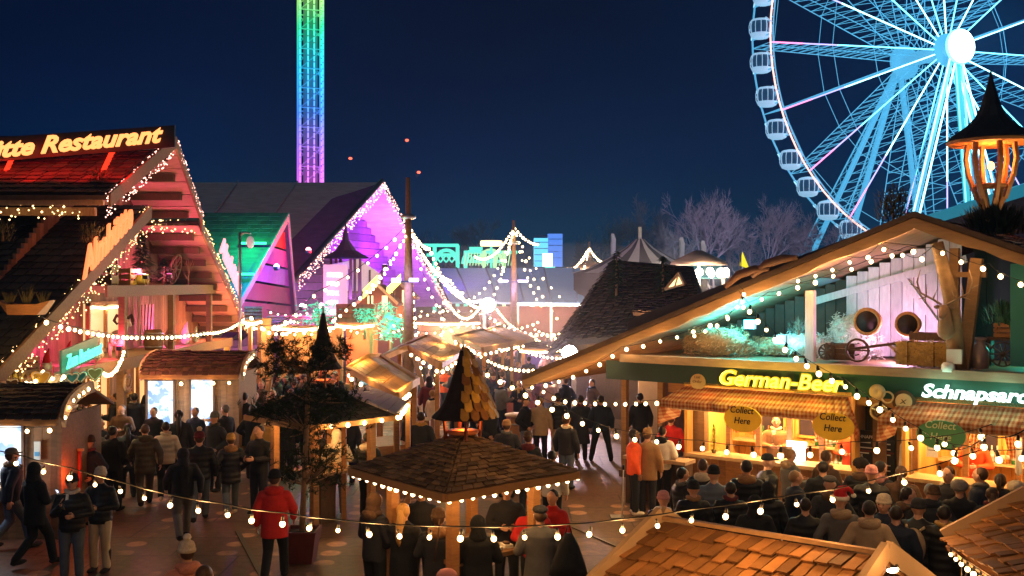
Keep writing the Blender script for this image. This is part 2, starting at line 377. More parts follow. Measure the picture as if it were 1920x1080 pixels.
# ------------------------------------------------------------------ string lights
bulb_me = None
def mesh_of(mb, mat, smooth=True):
    me = raw(mb, smooth); me.materials.append(mat); return me
def link(name, me, p, par):
    o = bpy.data.objects.new(name, me); col.objects.link(o); o.parent = par; o.location = SM[par.name].inverted() @ V(p); return o
BM = {}
def bulbmesh(r, mat):
    k = (round(r,4), mat.name)
    if k not in BM:
        m = MB(); m.ell((0,0,-r*.9), (r,r,r*1.1), 10, 7); BM[k] = mesh_of(m, mat)
    return BM[k]
def socketmesh(r):
    k = ('s', round(r,4))
    if k not in BM:
        m = MB(); m.lathe((0,0,0), [(r*.55,-.2*r),(r*.55,r*1.2),(r*.3,r*1.9)], 8); BM[k] = mesh_of(m, black)
    return BM[k]
def catenary(a, b, sag, k):
    return [a.lerp(b, t/k)-V((0,0,4*sag*(t/k)*(1-t/k))) for t in range(k+1)]
def string(label, anchors, sags, spacing, r=.04, mat=None, every=4, power=7, c=WARM, group='strings of bulbs over the market', socket=False, cr=.008, name='string_light', exact=None, cable=True):
    mat = mat or bulb_w; r = r*.76 if r >= .05 and not socket else r; anchors = [V(a) for a in anchors]
    if isinstance(sags, (int, float)): sags = [sags]*(len(anchors)-1)
    pts = []
    for a, b, s in zip(anchors, anchors[1:], sags):
        seg = catenary(a, b, s, 24); pts += seg if not pts else seg[1:]
    t = thing(name, pts[0], label, 'string light', 0, group)
    if cable: MB().tube(pts, cr, 4).build('cable', cablem, t)
    if exact: pos = [V(e) for e in exact]
    else:
        pos = []; acc = spacing*.5
        for a, b in zip(pts, pts[1:]):
            L = (b-a).length
            while acc < L: pos.append(a.lerp(b, acc/L)); acc += spacing*rnd.uniform(.93,1.07)
            acc -= L
    me = bulbmesh(r, mat)
    if len(pos) > 98:
        k = int(len(pos)/98)+1
    for i, p in enumerate(pos[:98]):
        q = p-V((0,0,r*2.0 if socket else r*.8)); b = link('bulb', me, q, t)
        b.rotation_euler = (rnd.uniform(-.3,.3), rnd.uniform(-.3,.3), 0); b.scale = (rnd.uniform(.8,1.18),)*3
        if socket: so = bpy.data.objects.new('socket', socketmesh(r)); col.objects.link(so); so.parent = b
        if every and i % every == every//2: lamp(q-V((0,0,r)), power, c, max(r,.05), t)
    return t
def fairy(par, a, b, w, n, r=.022, mat=None, name='fairy_lights', depth=(0,0,0), out=(1,0,0)):
    """many tiny lights scattered along a board, a curtain hanging w metres"""
    a, b = V(a), V(b); m = MB()
    for i in range(n):
        p = a.lerp(b, rnd.random()); q = p-V((0,0,rnd.random()**1.4*w))+V(out)*rnd.uniform(.03,.1)+V(depth)*rnd.random(); rr = r*rnd.uniform(.6,1.25)
        m.add([q+V(d)*rr for d in ((1,0,0),(0,1,0),(-1,0,0),(0,-1,0),(0,0,1),(0,0,-1))], [(0,1,4),(1,2,4),(2,3,4),(3,0,4),(1,0,5),(2,1,5),(3,2,5),(0,3,5)])
    return tag(m.build(name, mat or fairy_w, par), kind='stuff')
# ------------------------------------------------------------------ world
w = bpy.data.worlds.new('World'); sc.world = w; w.use_nodes = True; nt = w.node_tree; bg = nt.nodes['Background']
tc = nt.nodes.new('ShaderNodeTexCoord'); sp = nt.nodes.new('ShaderNodeSeparateXYZ'); nt.links.new(tc.outputs['Generated'], sp.inputs[0])
rp = nt.nodes.new('ShaderNodeValToRGB'); nt.links.new(sp.outputs['Z'], rp.inputs[0]); cr = rp.color_ramp
cr.elements[0].position = 0; cr.elements[0].color = (.002,.016,.031,1); cr.elements[1].position = .32; cr.elements[1].color = (.0003,.0014,.008,1)
for p_, c_ in ((.06,(.0014,.012,.031,1)), (.12,(.0005,.006,.025,1)), (.2,(.0004,.003,.016,1)), (.7,(.0005,.001,.004,1))): e = cr.elements.new(p_); e.color = c_
nz = nt.nodes.new('ShaderNodeTexNoise'); nz.inputs['Scale'].default_value = 2.5; nt.links.new(tc.outputs['Generated'], nz.inputs['Vector'])
mp = nt.nodes.new('ShaderNodeMapRange'); mp.inputs[1].default_value = .3; mp.inputs[2].default_value = .7; mp.inputs[3].default_value = .75; mp.inputs[4].default_value = 1.25; nt.links.new(nz.outputs['Fac'], mp.inputs[0])
nt.links.new(rp.outputs[0], bg.inputs[0]); nt.links.new(mp.outputs[0], bg.inputs[1])
# ------------------------------------------------------------------ camera
cd = bpy.data.cameras.new('Camera'); cam = bpy.data.objects.new('Camera', cd); col.objects.link(cam); sc.camera = cam
cam.location = (0,0,H); cam.rotation_euler = (PI/2,0,0); cd.sensor_width = 36; cd.lens = 36*F/1920; cd.shift_y = (HY-540)/1920*1; cd.clip_end = 3000; cd.clip_start = .1
# ------------------------------------------------------------------ ground
def ground():
    m = bpy.data.materials.new('dark paving'); m.use_nodes = True; nt = m.node_tree; n = nt.nodes; L = nt.links; b = n['Principled BSDF']
    g = n.new('ShaderNodeNewGeometry'); b.inputs['Roughness'].default_value = .55; b.inputs['Specular IOR Level'].default_value = .35
    def mt(op, a, c=0, d=0):
        q = n.new('ShaderNodeMath'); q.operation = op
        for i, v in enumerate((a, c, d)):
            if isinstance(v, (int, float)): q.inputs[i].default_value = v
            else: L.new(v, q.inputs[i])
        return q.outputs[0]
    s = n.new('ShaderNodeSeparateXYZ'); L.new(g.outputs['Position'], s.inputs[0]); x, y = s.outputs[0], s.outputs[1]
    u = mt('MULTIPLY', mt('SUBTRACT', mt('FRACT', mt('DIVIDE', x, .92)), .5), .92); v = mt('MULTIPLY', mt('SUBTRACT', mt('FRACT', mt('DIVIDE', y, .62)), .5), .62)
    d = mt('SQRT', mt('ADD', mt('MULTIPLY', u, u), mt('MULTIPLY', v, v)))
    disc = n.new('ShaderNodeMapRange'); disc.inputs[1].default_value = .2; disc.inputs[2].default_value = .16; L.new(d, disc.inputs[0])
    nz = n.new('ShaderNodeTexNoise'); nz.inputs['Scale'].default_value = .55; nz.inputs['Detail'].default_value = 2; L.new(g.outputs['Position'], nz.inputs['Vector'])
    msk = n.new('ShaderNodeMapRange'); msk.inputs[1].default_value = .47; msk.inputs[2].default_value = .58; L.new(nz.outputs['Fac'], msk.inputs[0])
    n2 = n.new('ShaderNodeTexNoise'); n2.inputs['Scale'].default_value = 7; n2.inputs['Detail'].default_value = 8; L.new(g.outputs['Position'], n2.inputs['Vector'])
    br = n.new('ShaderNodeTexBrick'); br.inputs['Scale'].default_value = 1; br.inputs['Brick Width'].default_value = 2.4; br.inputs['Row Height'].default_value = 1.25; br.inputs['Mortar Size'].default_value = .018
    br.inputs['Color1'].default_value = (.85,.85,.85,1); br.inputs['Color2'].default_value = (1.1,1.1,1.1,1); br.inputs['Mortar'].default_value = (.35,.35,.35,1); L.new(g.outputs['Position'], br.inputs['Vector'])
    a1 = mt('MULTIPLY_ADD', mt('MULTIPLY', disc.outputs[0], msk.outputs[0]), 2.8, 1)
    a2 = mt('MULTIPLY', a1, mt('MULTIPLY_ADD', n2.outputs['Fac'], 1.3, .35)); sv = n.new('ShaderNodeVectorMath'); sv.operation = 'SCALE'; sv.inputs[0].default_value = (.125,.066,.036)
    L.new(a2, sv.inputs['Scale']); mu = n.new('ShaderNodeMix'); mu.data_type = 'RGBA'; mu.blend_type = 'MULTIPLY'; mu.inputs[0].default_value = 1; L.new(sv.outputs[0], mu.inputs[6]); L.new(br.outputs[0], mu.inputs[7]); L.new(mu.outputs[2], b.inputs['Base Color'])
    bp = n.new('ShaderNodeBump'); bp.inputs['Strength'].default_value = .6; bp.inputs['Distance'].default_value = .012; L.new(n2.outputs['Fac'], bp.inputs['Height']); L.new(bp.outputs[0], b.inputs['Normal'])
    mb = MB(); mb.add([(-900,-60,0),(900,-60,0),(900,1500,0),(-900,1500,0)], [(0,1,2,3)]); tag(mb.build('ground', m), kind='structure')
ground()
for (a, b, w_) in (((GX(440,19),19.2),(GX(503,15.6),15.6),.09), ((GX(1040,20),20.2),(GX(1215,17.2),17.2),.08), ((GX(1195,18),17.6),(GX(1100,15),14.6),.06)):
    tag(MB().bar((*a,.012),(*b,.012), w_, .02).build('floor_strip', M('worn floor strip', (.1,.075,.05), .5, .3), None), 'thin metal joint strip set in the dark paving '+('left of the pine' if a[0] < -3 else 'right of the central kiosk' if w_ == .08 else 'beside the kiosk, shorter one'), 'strip')
# ------------------------------------------------------------------ left restaurant chalet
def chalet():
    t = thing('chalet_restaurant', (-13,28,0), 'large steep-roofed wooden chalet with fairy-lit gable, red neon lettering on its tiled roof', 'building')
    XL = -34
    ap = V((-9.6,28.2,8.95)); uf = V((-9.77,24.0,6.96)); lf0 = V((-9.72,26.6,6.87)); lf = V((-10,19.45,3.13)); lf2 = V((-10.1,18.6,2.7)); ub = V((-9.75,31.1,6.97)); lb0 = V((-9.8,31.15,6.75)); lb = V((-10,37.4,3.2))
    L = lambda p: V((XL, p.y, p.z))
    m = MB(); m.shingles(L(uf), uf, ap, L(ap), 15, 70, .03, .5); m.slab([L(uf)-V((0,0,.05)), uf-V((0,0,.05)), ap-V((0,0,.05)), L(ap)-V((0,0,.05))], .12); m.build('upper_roof', shing_d, t)
    m = MB(); m.shingles(L(lf2), lf2, lf0, L(lf0), 26, 80, .03, .5); m.slab([L(lf2)-V((0,0,.05)), lf2-V((0,0,.05)), lf0-V((0,0,.05)), L(lf0)-V((0,0,.05))], .12); m.build('lower_roof', M('blackened shingle', (.022,.021,.018), .8, nz=(5,.5), bump=.5, island=.5), t)
    sof = M('soffit boards', (.42,.24,.2), .7, nz=(3,.3), island=.2, stretch=(1,6,6))
    m = MB(); m.slab([L(ap), ap, ub, L(ub)], .1); m.slab([L(lb0), lb0, lb, L(lb)], .1); m.build('rear_roof', shing_d, t)
    # boards of the soffit, and beams below it
    m = MB()
    for (a, b, k) in ((ap, ub, 6), (lb0, lb, 12)):
        for i in range(k):
            p, q = a.lerp(b, (i+.03)/k), a.lerp(b, (i+.97)/k); d = V((0,-.06,-.14)); m.slab([V((-11.6,p.y,p.z))+d, p+d, q+d, V((-11.6,q.y,q.z))+d], .03)
    m.build('soffit', sof, t)
    for (a, b, k) in ((ap, ub, 4), (lb0, lb, 9)):
        for i in range(k):
            p = a.lerp(b, (i+.6)/k)+V((0,-.12,-.28)); MB().bar((-11.7,p.y,p.z), (p.x-.25,p.y,p.z), .13, .2).build('roof_beam', wood_d, t)
    for (a, b) in ((ap,uf),(lf0,lf2),(ap,ub),(lb0,lb)):
        a2 = a+V((.04,0,0)); b2 = b+V((.04,0,0)); MB().slab([a2, b2, b2-V((0,0,.34)), a2-V((0,0,.34))], .06, (1,0,0)).build('bargeboard', wood_m, t)
    m = MB(); m.box((-22,uf.y+.15,uf.z-.22), (24.2,.12,.12)); m.box((-22,uf.y+.4,uf.z-.42), (23.6,.14,.2)); m.build('eave_beam', wood_p, t)
    # gable wall in vertical boards
    m = MB(); y = 19.6
    while y < 37:
        zt = 8.8-(28.2-y)*.66 if y < 28.2 else 8.8-(y-28.2)*.6
        zt = min(zt, 6.6+abs(.0)) if 26.5 < y < 26.6 else zt
        m.box((-11.7,y+.1,(max(zt,2.6))/2), (.08,.19,max(zt,2.6)-.3)); y += .2
    m.build('gable_wall', M('gable boards', (.25,.13,.08), .7, nz=(4,.4), island=.35, stretch=(5,5,1)), t)
    for (y0,y1,z) in ((25.2,34.5,4.72), (20.3,36.5,2.78)):
        MB().box((-11.0,(y0+y1)/2,z-.09), (1.4,y1-y0,.18)).build('balcony_floor', wood_p, t)
        MB().box((-10.27,(y0+y1)/2,z-.14), (.06,y1-y0,.3)).build('balcony_edge', wood_m, t)
    for y in (23.2,26.4,29.3,33.4,36.2): MB().box((-10.35,y,1.33), (.2,.2,2.6)).build('post', wood_m, t)
    for y in (26.6,30.4,34.2): MB().box((-10.4,y,3.7), (.17,.17,1.85)).build('post', wood_m, t)
    # lit loft window with curtains
    wn = MB().box((-11.6,28.2,3.55), (.1,2.3,1.35)).build('window', M('lit pane', (.4,.3,.15), .4, emit=.55, ecol=(1,.62,.25)), t)
    m = MB(); 
    for yy in (27.05,28.2,29.35): m.box((-11.52,yy,3.55), (.1,.1,1.4))
    for zz in (2.9,4.22): m.box((-11.52,28.2,zz), (.1,2.4,.1))
    m.build('window_frame', wood_o, wn)
    # ground-floor front: warm boards, shop openings, hung wares
    for k, yy in enumerate((20.8,22.6,24.8,27.8,31.3,34.8)):
        o = MB().box((-11.6,yy,1.45), (.1,1.2,1.6)).build('shop_window', M('shop glow', (.5,.3,.12), .5, emit=.7, ecol=(1,.5,.18)), t)
        m = MB(); m.box((-11.53,yy-.62,1.45), (.1,.08,1.7)); m.box((-11.53,yy+.62,1.45), (.1,.08,1.7)); m.box((-11.53,yy,2.26), (.1,1.3,.08)); m.box((-11.53,yy,.62), (.1,1.3,.08)); m.box((-11.53,yy,1.45), (.1,.05,1.6)); m.build('window_frame', wood_o, o)
    # sign board and lettering on the roof
    n1 = M('yellow neon', (1,.6,.2), emit=1.35, ecol=(1,.3,.085)); 
    o = W(-60,295,24.6); 
    a, b = W(-60,286,25.2), W(292,253,26.2)
    s = thing('roof_sign', (a+b)/2, 'glowing yellow cursive Restaurant lettering along the red-lit ridge of the chalet', 'sign')
    MB().slab([a+V((-.3,.14,-.28)), b+V((.45,.14,-.3)), b+V((.45,.14,.28)), a+V((-.3,.14,.34))], .06, (0,1,0)).build('backboard', black, s)
    xd = b-a; MB().text('ütte Restaurant', W(-22,283,25.3)-V((0,0,.19)), xd, (0,.1,1), .62, .07, .3, .028, fit=4.25, space=1.0).build('lettering', n1, s)
    red = M('red neon strip', (1,.05,.02), emit=1.2, ecol=(1,.03,.01))
    for px in (214, 32): MB().bar(W(px,262,27)+V((0,0,-.25)), W(px-20,300,25.4)+V((0,0,-.32)), .12).build('bracket', red, s)
    for px in (-20,70,160,250): lamp(W(px,300,25.0)+V((0,-.5,.1)), 60, (1,.015,.008), .12, s, spot=120, to=W(px,325,25.2))
    # vertical-letter sign down the left rake and its twin on the right rake
    n2 = M('orange neon', (1,.4,.15), emit=1.1, ecol=(1,.2,.06)); n3 = M('pink neon', (1,.3,.3), emit=1.5, ecol=(1,.25,.3))
    s = thing('gable_sign', lf.lerp(lf0,.55), 'orange neon word climbing the left roof edge of the chalet gable', 'sign')
    MB().text('Almhütte', lf.lerp(lf0,.44)+V((.12,0,.12)), (lf0-lf)+V((0,0,0)), (0,-.1,1), .85, .06, .25, .03, fit=3.0).build('lettering', n2, s)
    lamp(lf.lerp(lf0,.6)+V((.6,-.2,.6)), 14, (1,.3,.1), .2, s)
    s = thing('gable_sign', lb.lerp(lb0,.5), 'pink neon word on the far right roof edge of the chalet gable, seen edge-on', 'sign')
    MB().text('Almhütte', lb0.lerp(lb,.3)+V((.1,.15,.2)), (lb-lb0)*1, (0,.3,1), .9, .06, .25, .04, fit=3.2).build('lettering', n3, s)
    n4 = M('green neon', (.1,.9,.5), emit=1.5, ecol=(.08,.9,.5)); 
    s = thing('hanging_sign', (-10,22.8,2.75), 'green neon Restaurant sign hanging over the chalet entrance', 'sign')
    a, b = W(120,694,21.4), W(190,662,23.9)
    MB().slab([a+V((-.05,0,-.08)), b+V((-.05,0,-.1)), b+V((-.05,0,.42)), a+V((-.05,0,.42))], .05, (-1,0,0)).build('backboard', M('green board', (.01,.08,.05), .5), s)
    MB().text('Zum Restaurant', a+V((.02,.05,.02)), b-a, (0,0,1), .42, .03, .2, .012, fit=(b-a).length*.95).build('lettering', n4, s)
    lamp(a.lerp(b,.5)+V((.5,-.3,-.1)), 8, (.1,1,.5), .15, s)
    # curtain lights on the rakes and along the soffit
    fl = thing('fairy_light_curtain', ap, 'dense curtain of tiny warm lights edging the chalet gable', 'fairy lights')
    fairy(fl, ap, uf, .62, 330, .02, fairy_p, depth=(-.1,0,0)); fairy(fl, lf0, lf2, .85, 620, .019, fairy_w, depth=(-.3,0,0))
    fairy(fl, ap+V((0,.1,0)), ub+V((0,.1,0)), .34, 210, .021, fairy_p); fairy(fl, lb0+V((0,.1,.1)), lb+V((0,.1,0)), .45, 380, .023, fairy_w)
    fairy(fl, (-11.4,31.1,6.75), (-9.9,31.3,6.75), .4, 60, .028, fairy_w, out=(0,-.3,0)); fairy(fl, (-13.4,24.1,6.75), (-10.2,24.3,6.8), .45, 60, .028, fairy_w, out=(0,-1,0))
    for p in (ap+V((.1,-.1,-.7)), ap.lerp(uf,.5)+V((.1,0,-.8)), lf0.lerp(lf,.25)+V((.1,0,-.8)), lf0.lerp(lf,.5)+V((.1,0,-.8)), lf0.lerp(lf,.75)+V((.1,0,-.8))): lamp(p, 4, (1,.4,.3), .25, fl)
    for f in (.1,.35,.6,.85): lamp(lb0.lerp(lb,f)+V((.1,-.2,-.5)), 4, WARM, .2, fl)
    for p, pw, c, tg in (((-10.6,28.6,4.9),75,(1,.07,.25),(-10.6,31,8)), ((-10.5,30.5,4.95),50,(1,.1,.3),(-10.6,33,7)), ((-10.3,28,4.9),14,(.9,.75,.1),(-11.6,27.2,5.5)), ((-10.6,24.2,3.0),45,(1,.05,.4),(-11,26,4.6)), ((-10.6,31.2,3.0),50,(1,.1,.6),(-11.4,32.5,4.4)), ((-10.4,26.4,3.0),30,(1,.05,.15),(-11.5,26.6,4.3)), ((-10.5,34.6,3.0),50,(1,.16,.12),(-10.6,35.2,5.4))):
        f = thing('floodlight', p, 'small '+('upper' if p[2] > 4 else 'lower')+f'-shelf floodlight of the chalet, {({28.6:"pink, beside the fir",30.5:"rose, under the peak",28:"yellow, by the chest",24.2:"magenta, nearest the entrance",31.2:"violet-pink, by the skis",26.4:"red, by the ram",34.6:"coral, at the far end"})[p[1]]}', 'floodlight', 0, 'floodlights on the chalet balconies')
        MB().box((0,0,.06), (.14,.14,.12)).build('housing', black, f, True); MB().box((0,0,.125), (.11,.11,.01)).build('lens', M('lens '+str(c), c, emit=4, ecol=c), f, True); lamp(V(p)+V((0,0,.22)), pw, c, .08, f)
    for yy in (20.5,22.5,24.5,27,30,33,36): lamp((-10.6,yy,2.4), 14, WARM, .12, t)
    return t
chalet()
# ------------------------------------------------------------------ props
def fir(p, h, r, label, mat=None, seed=1, cat='fir tree', tiers=9, pot=True, group=None, bottom=.12):
    rr = random.Random(seed); t = thing('fir_tree', p, label, cat, 0, group); m = MB()
    for i in range(tiers*10):
        f = rr.random(); z = h*(bottom+(1-bottom)*f); R = r*(1-f)**.8*rr.uniform(.5,1); a = rr.uniform(0, 2*PI)
        for k in range(5):
            aa = a+rr.uniform(-.25,.25); q = V((math.cos(aa)*R*rr.uniform(.4,1), math.sin(aa)*R*rr.uniform(.4,1), z+rr.uniform(-.05,.05)*h)); d = V((math.cos(aa), math.sin(aa), -.35))*r*.35; s = V((-math.sin(aa), math.cos(aa), 0))*r*.09
            m.add([q-s, q+s, q+d], [(0,1,2)])
    m.build('foliage', mat or pine, t, True); MB().tube([(0,0,0),(0,0,h*.95)], [.03*h**.5,.006], 6).build('trunk', bark, t, True)
    if pot: MB().lathe((0,0,0), [(.1*r/.3,0),(.14*r/.3,.14*h*.8),(.12*r/.3,.14*h*.8)], 10).build('pot', wood_m, t, True)
    return t
def bush(p, r, h, label, mat=pine, n=240, seed=2, name='bush', cat='plant'):
    rr = random.Random(seed); t = thing(name, p, label, cat); m = MB()
    for i in range(n):
        a = rr.uniform(0,2*PI); f = rr.random()**.5; z = rr.random(); q = V((math.cos(a)*r*f, math.sin(a)*r*f, z*h*(1-.3*f))); d = V((math.cos(a)*.5*rr.random(), math.sin(a)*.5*rr.random(), rr.uniform(.2,1))).normalized()*r*.45; s = V((-math.sin(a),math.cos(a),0))*r*.05
        m.add([q-s, q+s, q+d], [(0,1,2)])
    m.build('leaves', mat, t, True); MB().tube([(0,0,0),(0,0,h*.6)], [.03,.012], 6).build('stem', bark, t, True); return t
def barrel(p, r, h, label, rz=0, lying=False, mat=None):
    t = thing('barrel', p, label, 'barrel', rz); R = Matrix.Rotation(PI/2, 4, 'X') if lying else Matrix.Identity(4)
    m = MB(); m.lathe((0,0,0), [(r*.85,0),(r,h*.3),(r*1.03,h*.5),(r,h*.7),(r*.85,h),(r*.78,h),(r*.78,h*.93)], 16); 
    T = Matrix.Translation((0,h/2,r)) @ R if lying else R
    m.v = [T @ v for v in m.v]; m.build('staves', mat or wood_m, t, True)
    for z in (.16,.84):
        m = MB(); m.lathe((0,0,h*z), [(r*.95,-.02),(r*.99,-.02),(r*.99,.02),(r*.95,.02)], 16); m.v = [T @ v for v in m.v]; m.build('hoop', metal, t, True)
    return t
def crate(p, d, label, rz=0, mat=None):
    t = thing('crate', p, label, 'crate', rz); mat = mat or wood_m; x,y,z = d
    for sx, sy, dd in ((0,-1,(x,.02,.0)),(0,1,(x,.02,.0)),(-1,0,(.02,y,0)),(1,0,(.02,y,0))):
        m = MB()
        for k in range(3): m.box((sx*x/2, sy*y/2, z*(.17+.33*k)), (dd[0],dd[1],z*.24))
        m.build('slatted_side', mat, t, True)
    MB().box((0,0,.015), (x*.95,y*.95,.02)).build('bottom', mat, t, True)
    m = MB()
    for sx in (-1,1):
        for sy in (-1,1): m.box((sx*(x/2-.03), sy*(y/2-.03), z/2), (.04,.04,z))
    m.build('corner_post', mat, t, True); return t
def wheelprop(p, r, label, rz=0, tiltx=0):
    t = thing('wagon_wheel', p, label, 'wheel', rz); R = Matrix.Translation((0,0,r)) @ Matrix.Rotation(PI/2+tiltx,4,'X')
    def B(m, n, mt): m.v = [R @ v for v in m.v]; m.build(n, mt, t, True)
    B(MB().lathe((0,0,0), [(r*.88,-.03),(r,-.03),(r,.03),(r*.88,.03)], 24), 'rim', wood_d); B(MB().lathe((0,0,0), [(r*.15,-.06),(r*.15,.06)], 12), 'hub', wood_d)
    for k in range(10):
        a = k*PI/5; B(MB().bar((math.cos(a)*r*.1,math.sin(a)*r*.1,0), (math.cos(a)*r*.9,math.sin(a)*r*.9,0), .03), 'spoke', wood_d)
    return t
def haybale(p, d, label, rz=0, seed=3, mat=None):
    rr = random.Random(seed); t = thing('hay_bale', p, label, 'hay bale', rz); m = MB(); x,y,z = d; m.box((0,0,z/2), (x*.95,y*.95,z*.95))
    for i in range(900):
        f = rr.randrange(5); u, v = rr.uniform(-.5,.5), rr.uniform(-.5,.5)
        q = [V((u*x,-y/2,(v+.5)*z)), V((u*x,y/2,(v+.5)*z)), V((-x/2,u*y,(v+.5)*z)), V((x/2,u*y,(v+.5)*z)), V((u*x,v*y,z))][f]*.97
        dd = V((rr.uniform(-1,1),rr.uniform(-1,1),rr.uniform(-.6,.6))).normalized()*rr.uniform(.03,.1); nn = V([(0,-1,0),(0,1,0),(-1,0,0),(1,0,0),(0,0,1)][f])
        q = q+nn*rr.uniform(.0,.025); s = dd.cross(nn); s = s.normalized()*.005 if s.length > 0 else V((0,0,.005)); m.add([q-dd/2-s, q-dd/2+s, q+dd/2+s+nn*.02, q+dd/2-s+nn*.02], [(0,1,2,3)])
    m.build('straw', mat or hay, t, True)
    for u in (-.25,.25): m = MB(); m.box((u*x,0,z/2), (.012,y*1.03,z*1.03)); m.build('twine', wood_d, t, True)
    return t
def gnome(p, h, c, label, group=None):
    t = thing('gnome_figure', p, label, 'figure', 0, group)
    MB().ell((0,0,h*.22), (h*.2,h*.2,h*.24), 12, 8).build('body', CM('white','knit'), t, True); MB().tube([(0,0,h*.36),(0,0,h*.6),(h*.05,0,h*.85),(h*.1,0,h)], [h*.2,h*.14,h*.06,h*.015], 12).build('hat', CM(c,'knit'), t, True)
    MB().ell((h*.17,0,h*.38), h*.05, 8, 6).build('nose', skinA, t, True); MB().tube([(h*.12,0,h*.36),(h*.2,0,h*.2),(h*.18,0,h*.08)], [h*.1,h*.08,h*.01], 8).build('beard', CM('cream','knit'), t, True)
B1 = 4.72; B2 = 2.78
fir((-10.9,29.3,B1), 1.5, .55, 'dark fir tree at the centre of the upper chalet shelf', seed=5, pot=False)
fir((-10.8,30.9,B1), .8, .4, 'low dark fir at the right of the upper chalet shelf', seed=6, pot=False)
crate((-11.1,27.2,B1), (.5,.5,.95), 'tall dark crate at the left end of the upper chalet shelf', 0, wood_d)
crate((-11.0,28.3,B1), (.6,.8,.5), 'low wooden chest beside the fir on the upper chalet shelf')
barrel((-10.6,28.5,B1), .17, .35, 'small barrel lying on the upper chalet shelf', PI/2, True)
wheelprop((-10.7,31.6,B1), .5, 'dark wagon wheel leaning on the upper chalet shelf', PI/2, .25)
t = thing('twig_tree', (-10.6,32.6,B1), 'bare little twig tree at the right end of the upper chalet shelf', 'twig tree'); m = MB(); rr = random.Random(3)
for k in range(16):
    a = rr.uniform(0,6.28); z = rr.uniform(.2,.9); m.tube([(0,0,z*.6),(.12*math.cos(a),.12*math.sin(a),z*.8+.1),(.2*math.cos(a),.22*math.sin(a),z+.25)], [.012,.009,.003], 5)
m.tube([(0,0,0),(0,0,.9)], [.03,.01], 6); m.build('branch', bark, t, True)
for i, (y, h, c, lb) in enumerate(((24.0,.62,'scarlet','red-hatted gnome on the lower chalet shelf nearest the entrance sign'), (25.6,.8,'pink','large pink-hatted gnome on the lower chalet shelf'), (31.0,.7,'pink','pink-lit gnome in front of the dark lower shelf'), (32.6,.75,'white','white-hatted gnome near the right end of the lower shelf'), (33.6,.55,'white','small pale gnome at the right end of the lower shelf'), (22.9,.5,'scarlet','small red gnome at the left end of the lower chalet shelf'))):
    gnome((-10.7,y,B2), h, c, lb, 'gnomes on the lower chalet shelf')
t = thing('ram_figure', (-10.7,27.0,B2), 'pink-lit ram figure with curled horns on the lower chalet shelf', 'figure')
MB().ell((0,0,.5), (.18,.4,.24), 12, 8).build('body', CM('cream','knit'), t, True); MB().cap((0,.3,.6), (.05,.45,.95), .13, .09).build('neck', CM('cream','knit'), t, True); MB().cap((.05,.45,.98), (.1,.62,.85), .1, .06).build('head', CM('cream','knit'), t, True)
for s in (-1,1):
    MB().tube([(.05+.08*s,.42,1.05),(.05+.2*s,.32,1.12),(.05+.26*s,.3,.98),(.05+.22*s,.4,.88),(.05+.16*s,.44,.95)], [.05,.05,.045,.03,.01], 8).build('horn', CM('brown'), t, True)
    for yy in (-.25,.25): MB().cap((.1*s,yy,.4), (.1*s,yy,.04), .06, .04).build('leg', CM('cream','knit'), t, True)
crate((-10.7,25.0,B2), (.5,.6,.35), 'tilted wooden box on the lower chalet shelf beside the gnome', .3)
crate((-10.8,21.8,B2), (.5,.7,.4), 'wooden box at the low end of the chalet shelf near the eave', -.2)
barrel((-10.8,30.0,B2), .28, .6, 'upright dark barrel on the lower chalet shelf right of the lit window', 0)
for k in range(4):
    o = MB(); y = 30.2+k*.28; o.slab([(-11.3,y,B2+.1),(-11.3,y+.14,B2+.1),(-11.25,y+.17,B2+1.35),(-11.25,y+.03,B2+1.35)], .03, (1,0,0)); o = o.build('ski', CM('pink'), None); tag(o, ['leftmost pink-lit ski against the lower chalet wall','second pink-lit ski from the left on the chalet wall','third pink-lit ski from the left on the chalet wall','rightmost pink-lit ski against the lower chalet wall'][k], 'ski', 'skis against the chalet wall')
bush((-10.5,20.9,B2-.35), .35, .5, 'yellowish potted plant on the low left end of the chalet shelf', M('yellow leaves', (.35,.3,.05), .8, island=.5), 200, 4)
# planter on the roof at the far left
t = thing('boat_planter', W(50,590,20.6), 'boat-shaped wooden planter of shrubs standing on the lower chalet roof', 'planter')
m = MB(); m.add([V(q)*1 for q in ((-.55,-.12,.3),(-.3,-.2,.0),(.3,-.2,0),(.55,-.12,.3),(.55,.12,.3),(.3,.2,0),(-.3,.2,0),(-.55,.12,.3),(-.3,-.26,.22),(.3,-.26,.22),(.3,.26,.22),(-.3,.26,.22))], [(0,1,8),(1,2,9,8),(2,3,9),(3,4,10,9),(4,5,10),(5,6,11,10),(6,7,11),(7,0,8,11),(1,6,5,2),(0,7,6,1),(3,2,5,4)]); m.build('hull', wood_o, t, True)
for x, s in ((-.35,3),(0,4),(.35,5)):
    m = MB(); rr = random.Random(s)
    for k in range(70):
        a = rr.uniform(0,6.28); d = V((math.cos(a)*.5,math.sin(a)*.5,1.4)).normalized()*rr.uniform(.15,.45 if x == 0 else .3); q = V((x+.06*math.cos(a), .06*math.sin(a), .22)); m.add([q-V((.012,0,0)), q+V((.012,0,0)), q+d], [(0,1,2)])
    m.build('shrub', M('dry leaves', (.12,.1,.03), .8, island=.5), t, True)
lamp(W(28,603,19.4)+V((0,0,.1)), 12, WARM, .06, t)
for px, py, Y, s in ((185,340,24.8,7), (172,445,23.4,8), (5,440,22.6,9)): bush(W(px,py,Y)-V((0,0,.15)), .28, .5, 'small dry evergreen clump standing on the '+('red-lit upper' if s == 7 else 'dark lower')+(' chalet roof' if s < 9 else ' chalet roof at the picture edge'), M('dry leaves', (.12,.1,.03), .8, island=.5), 160, s)

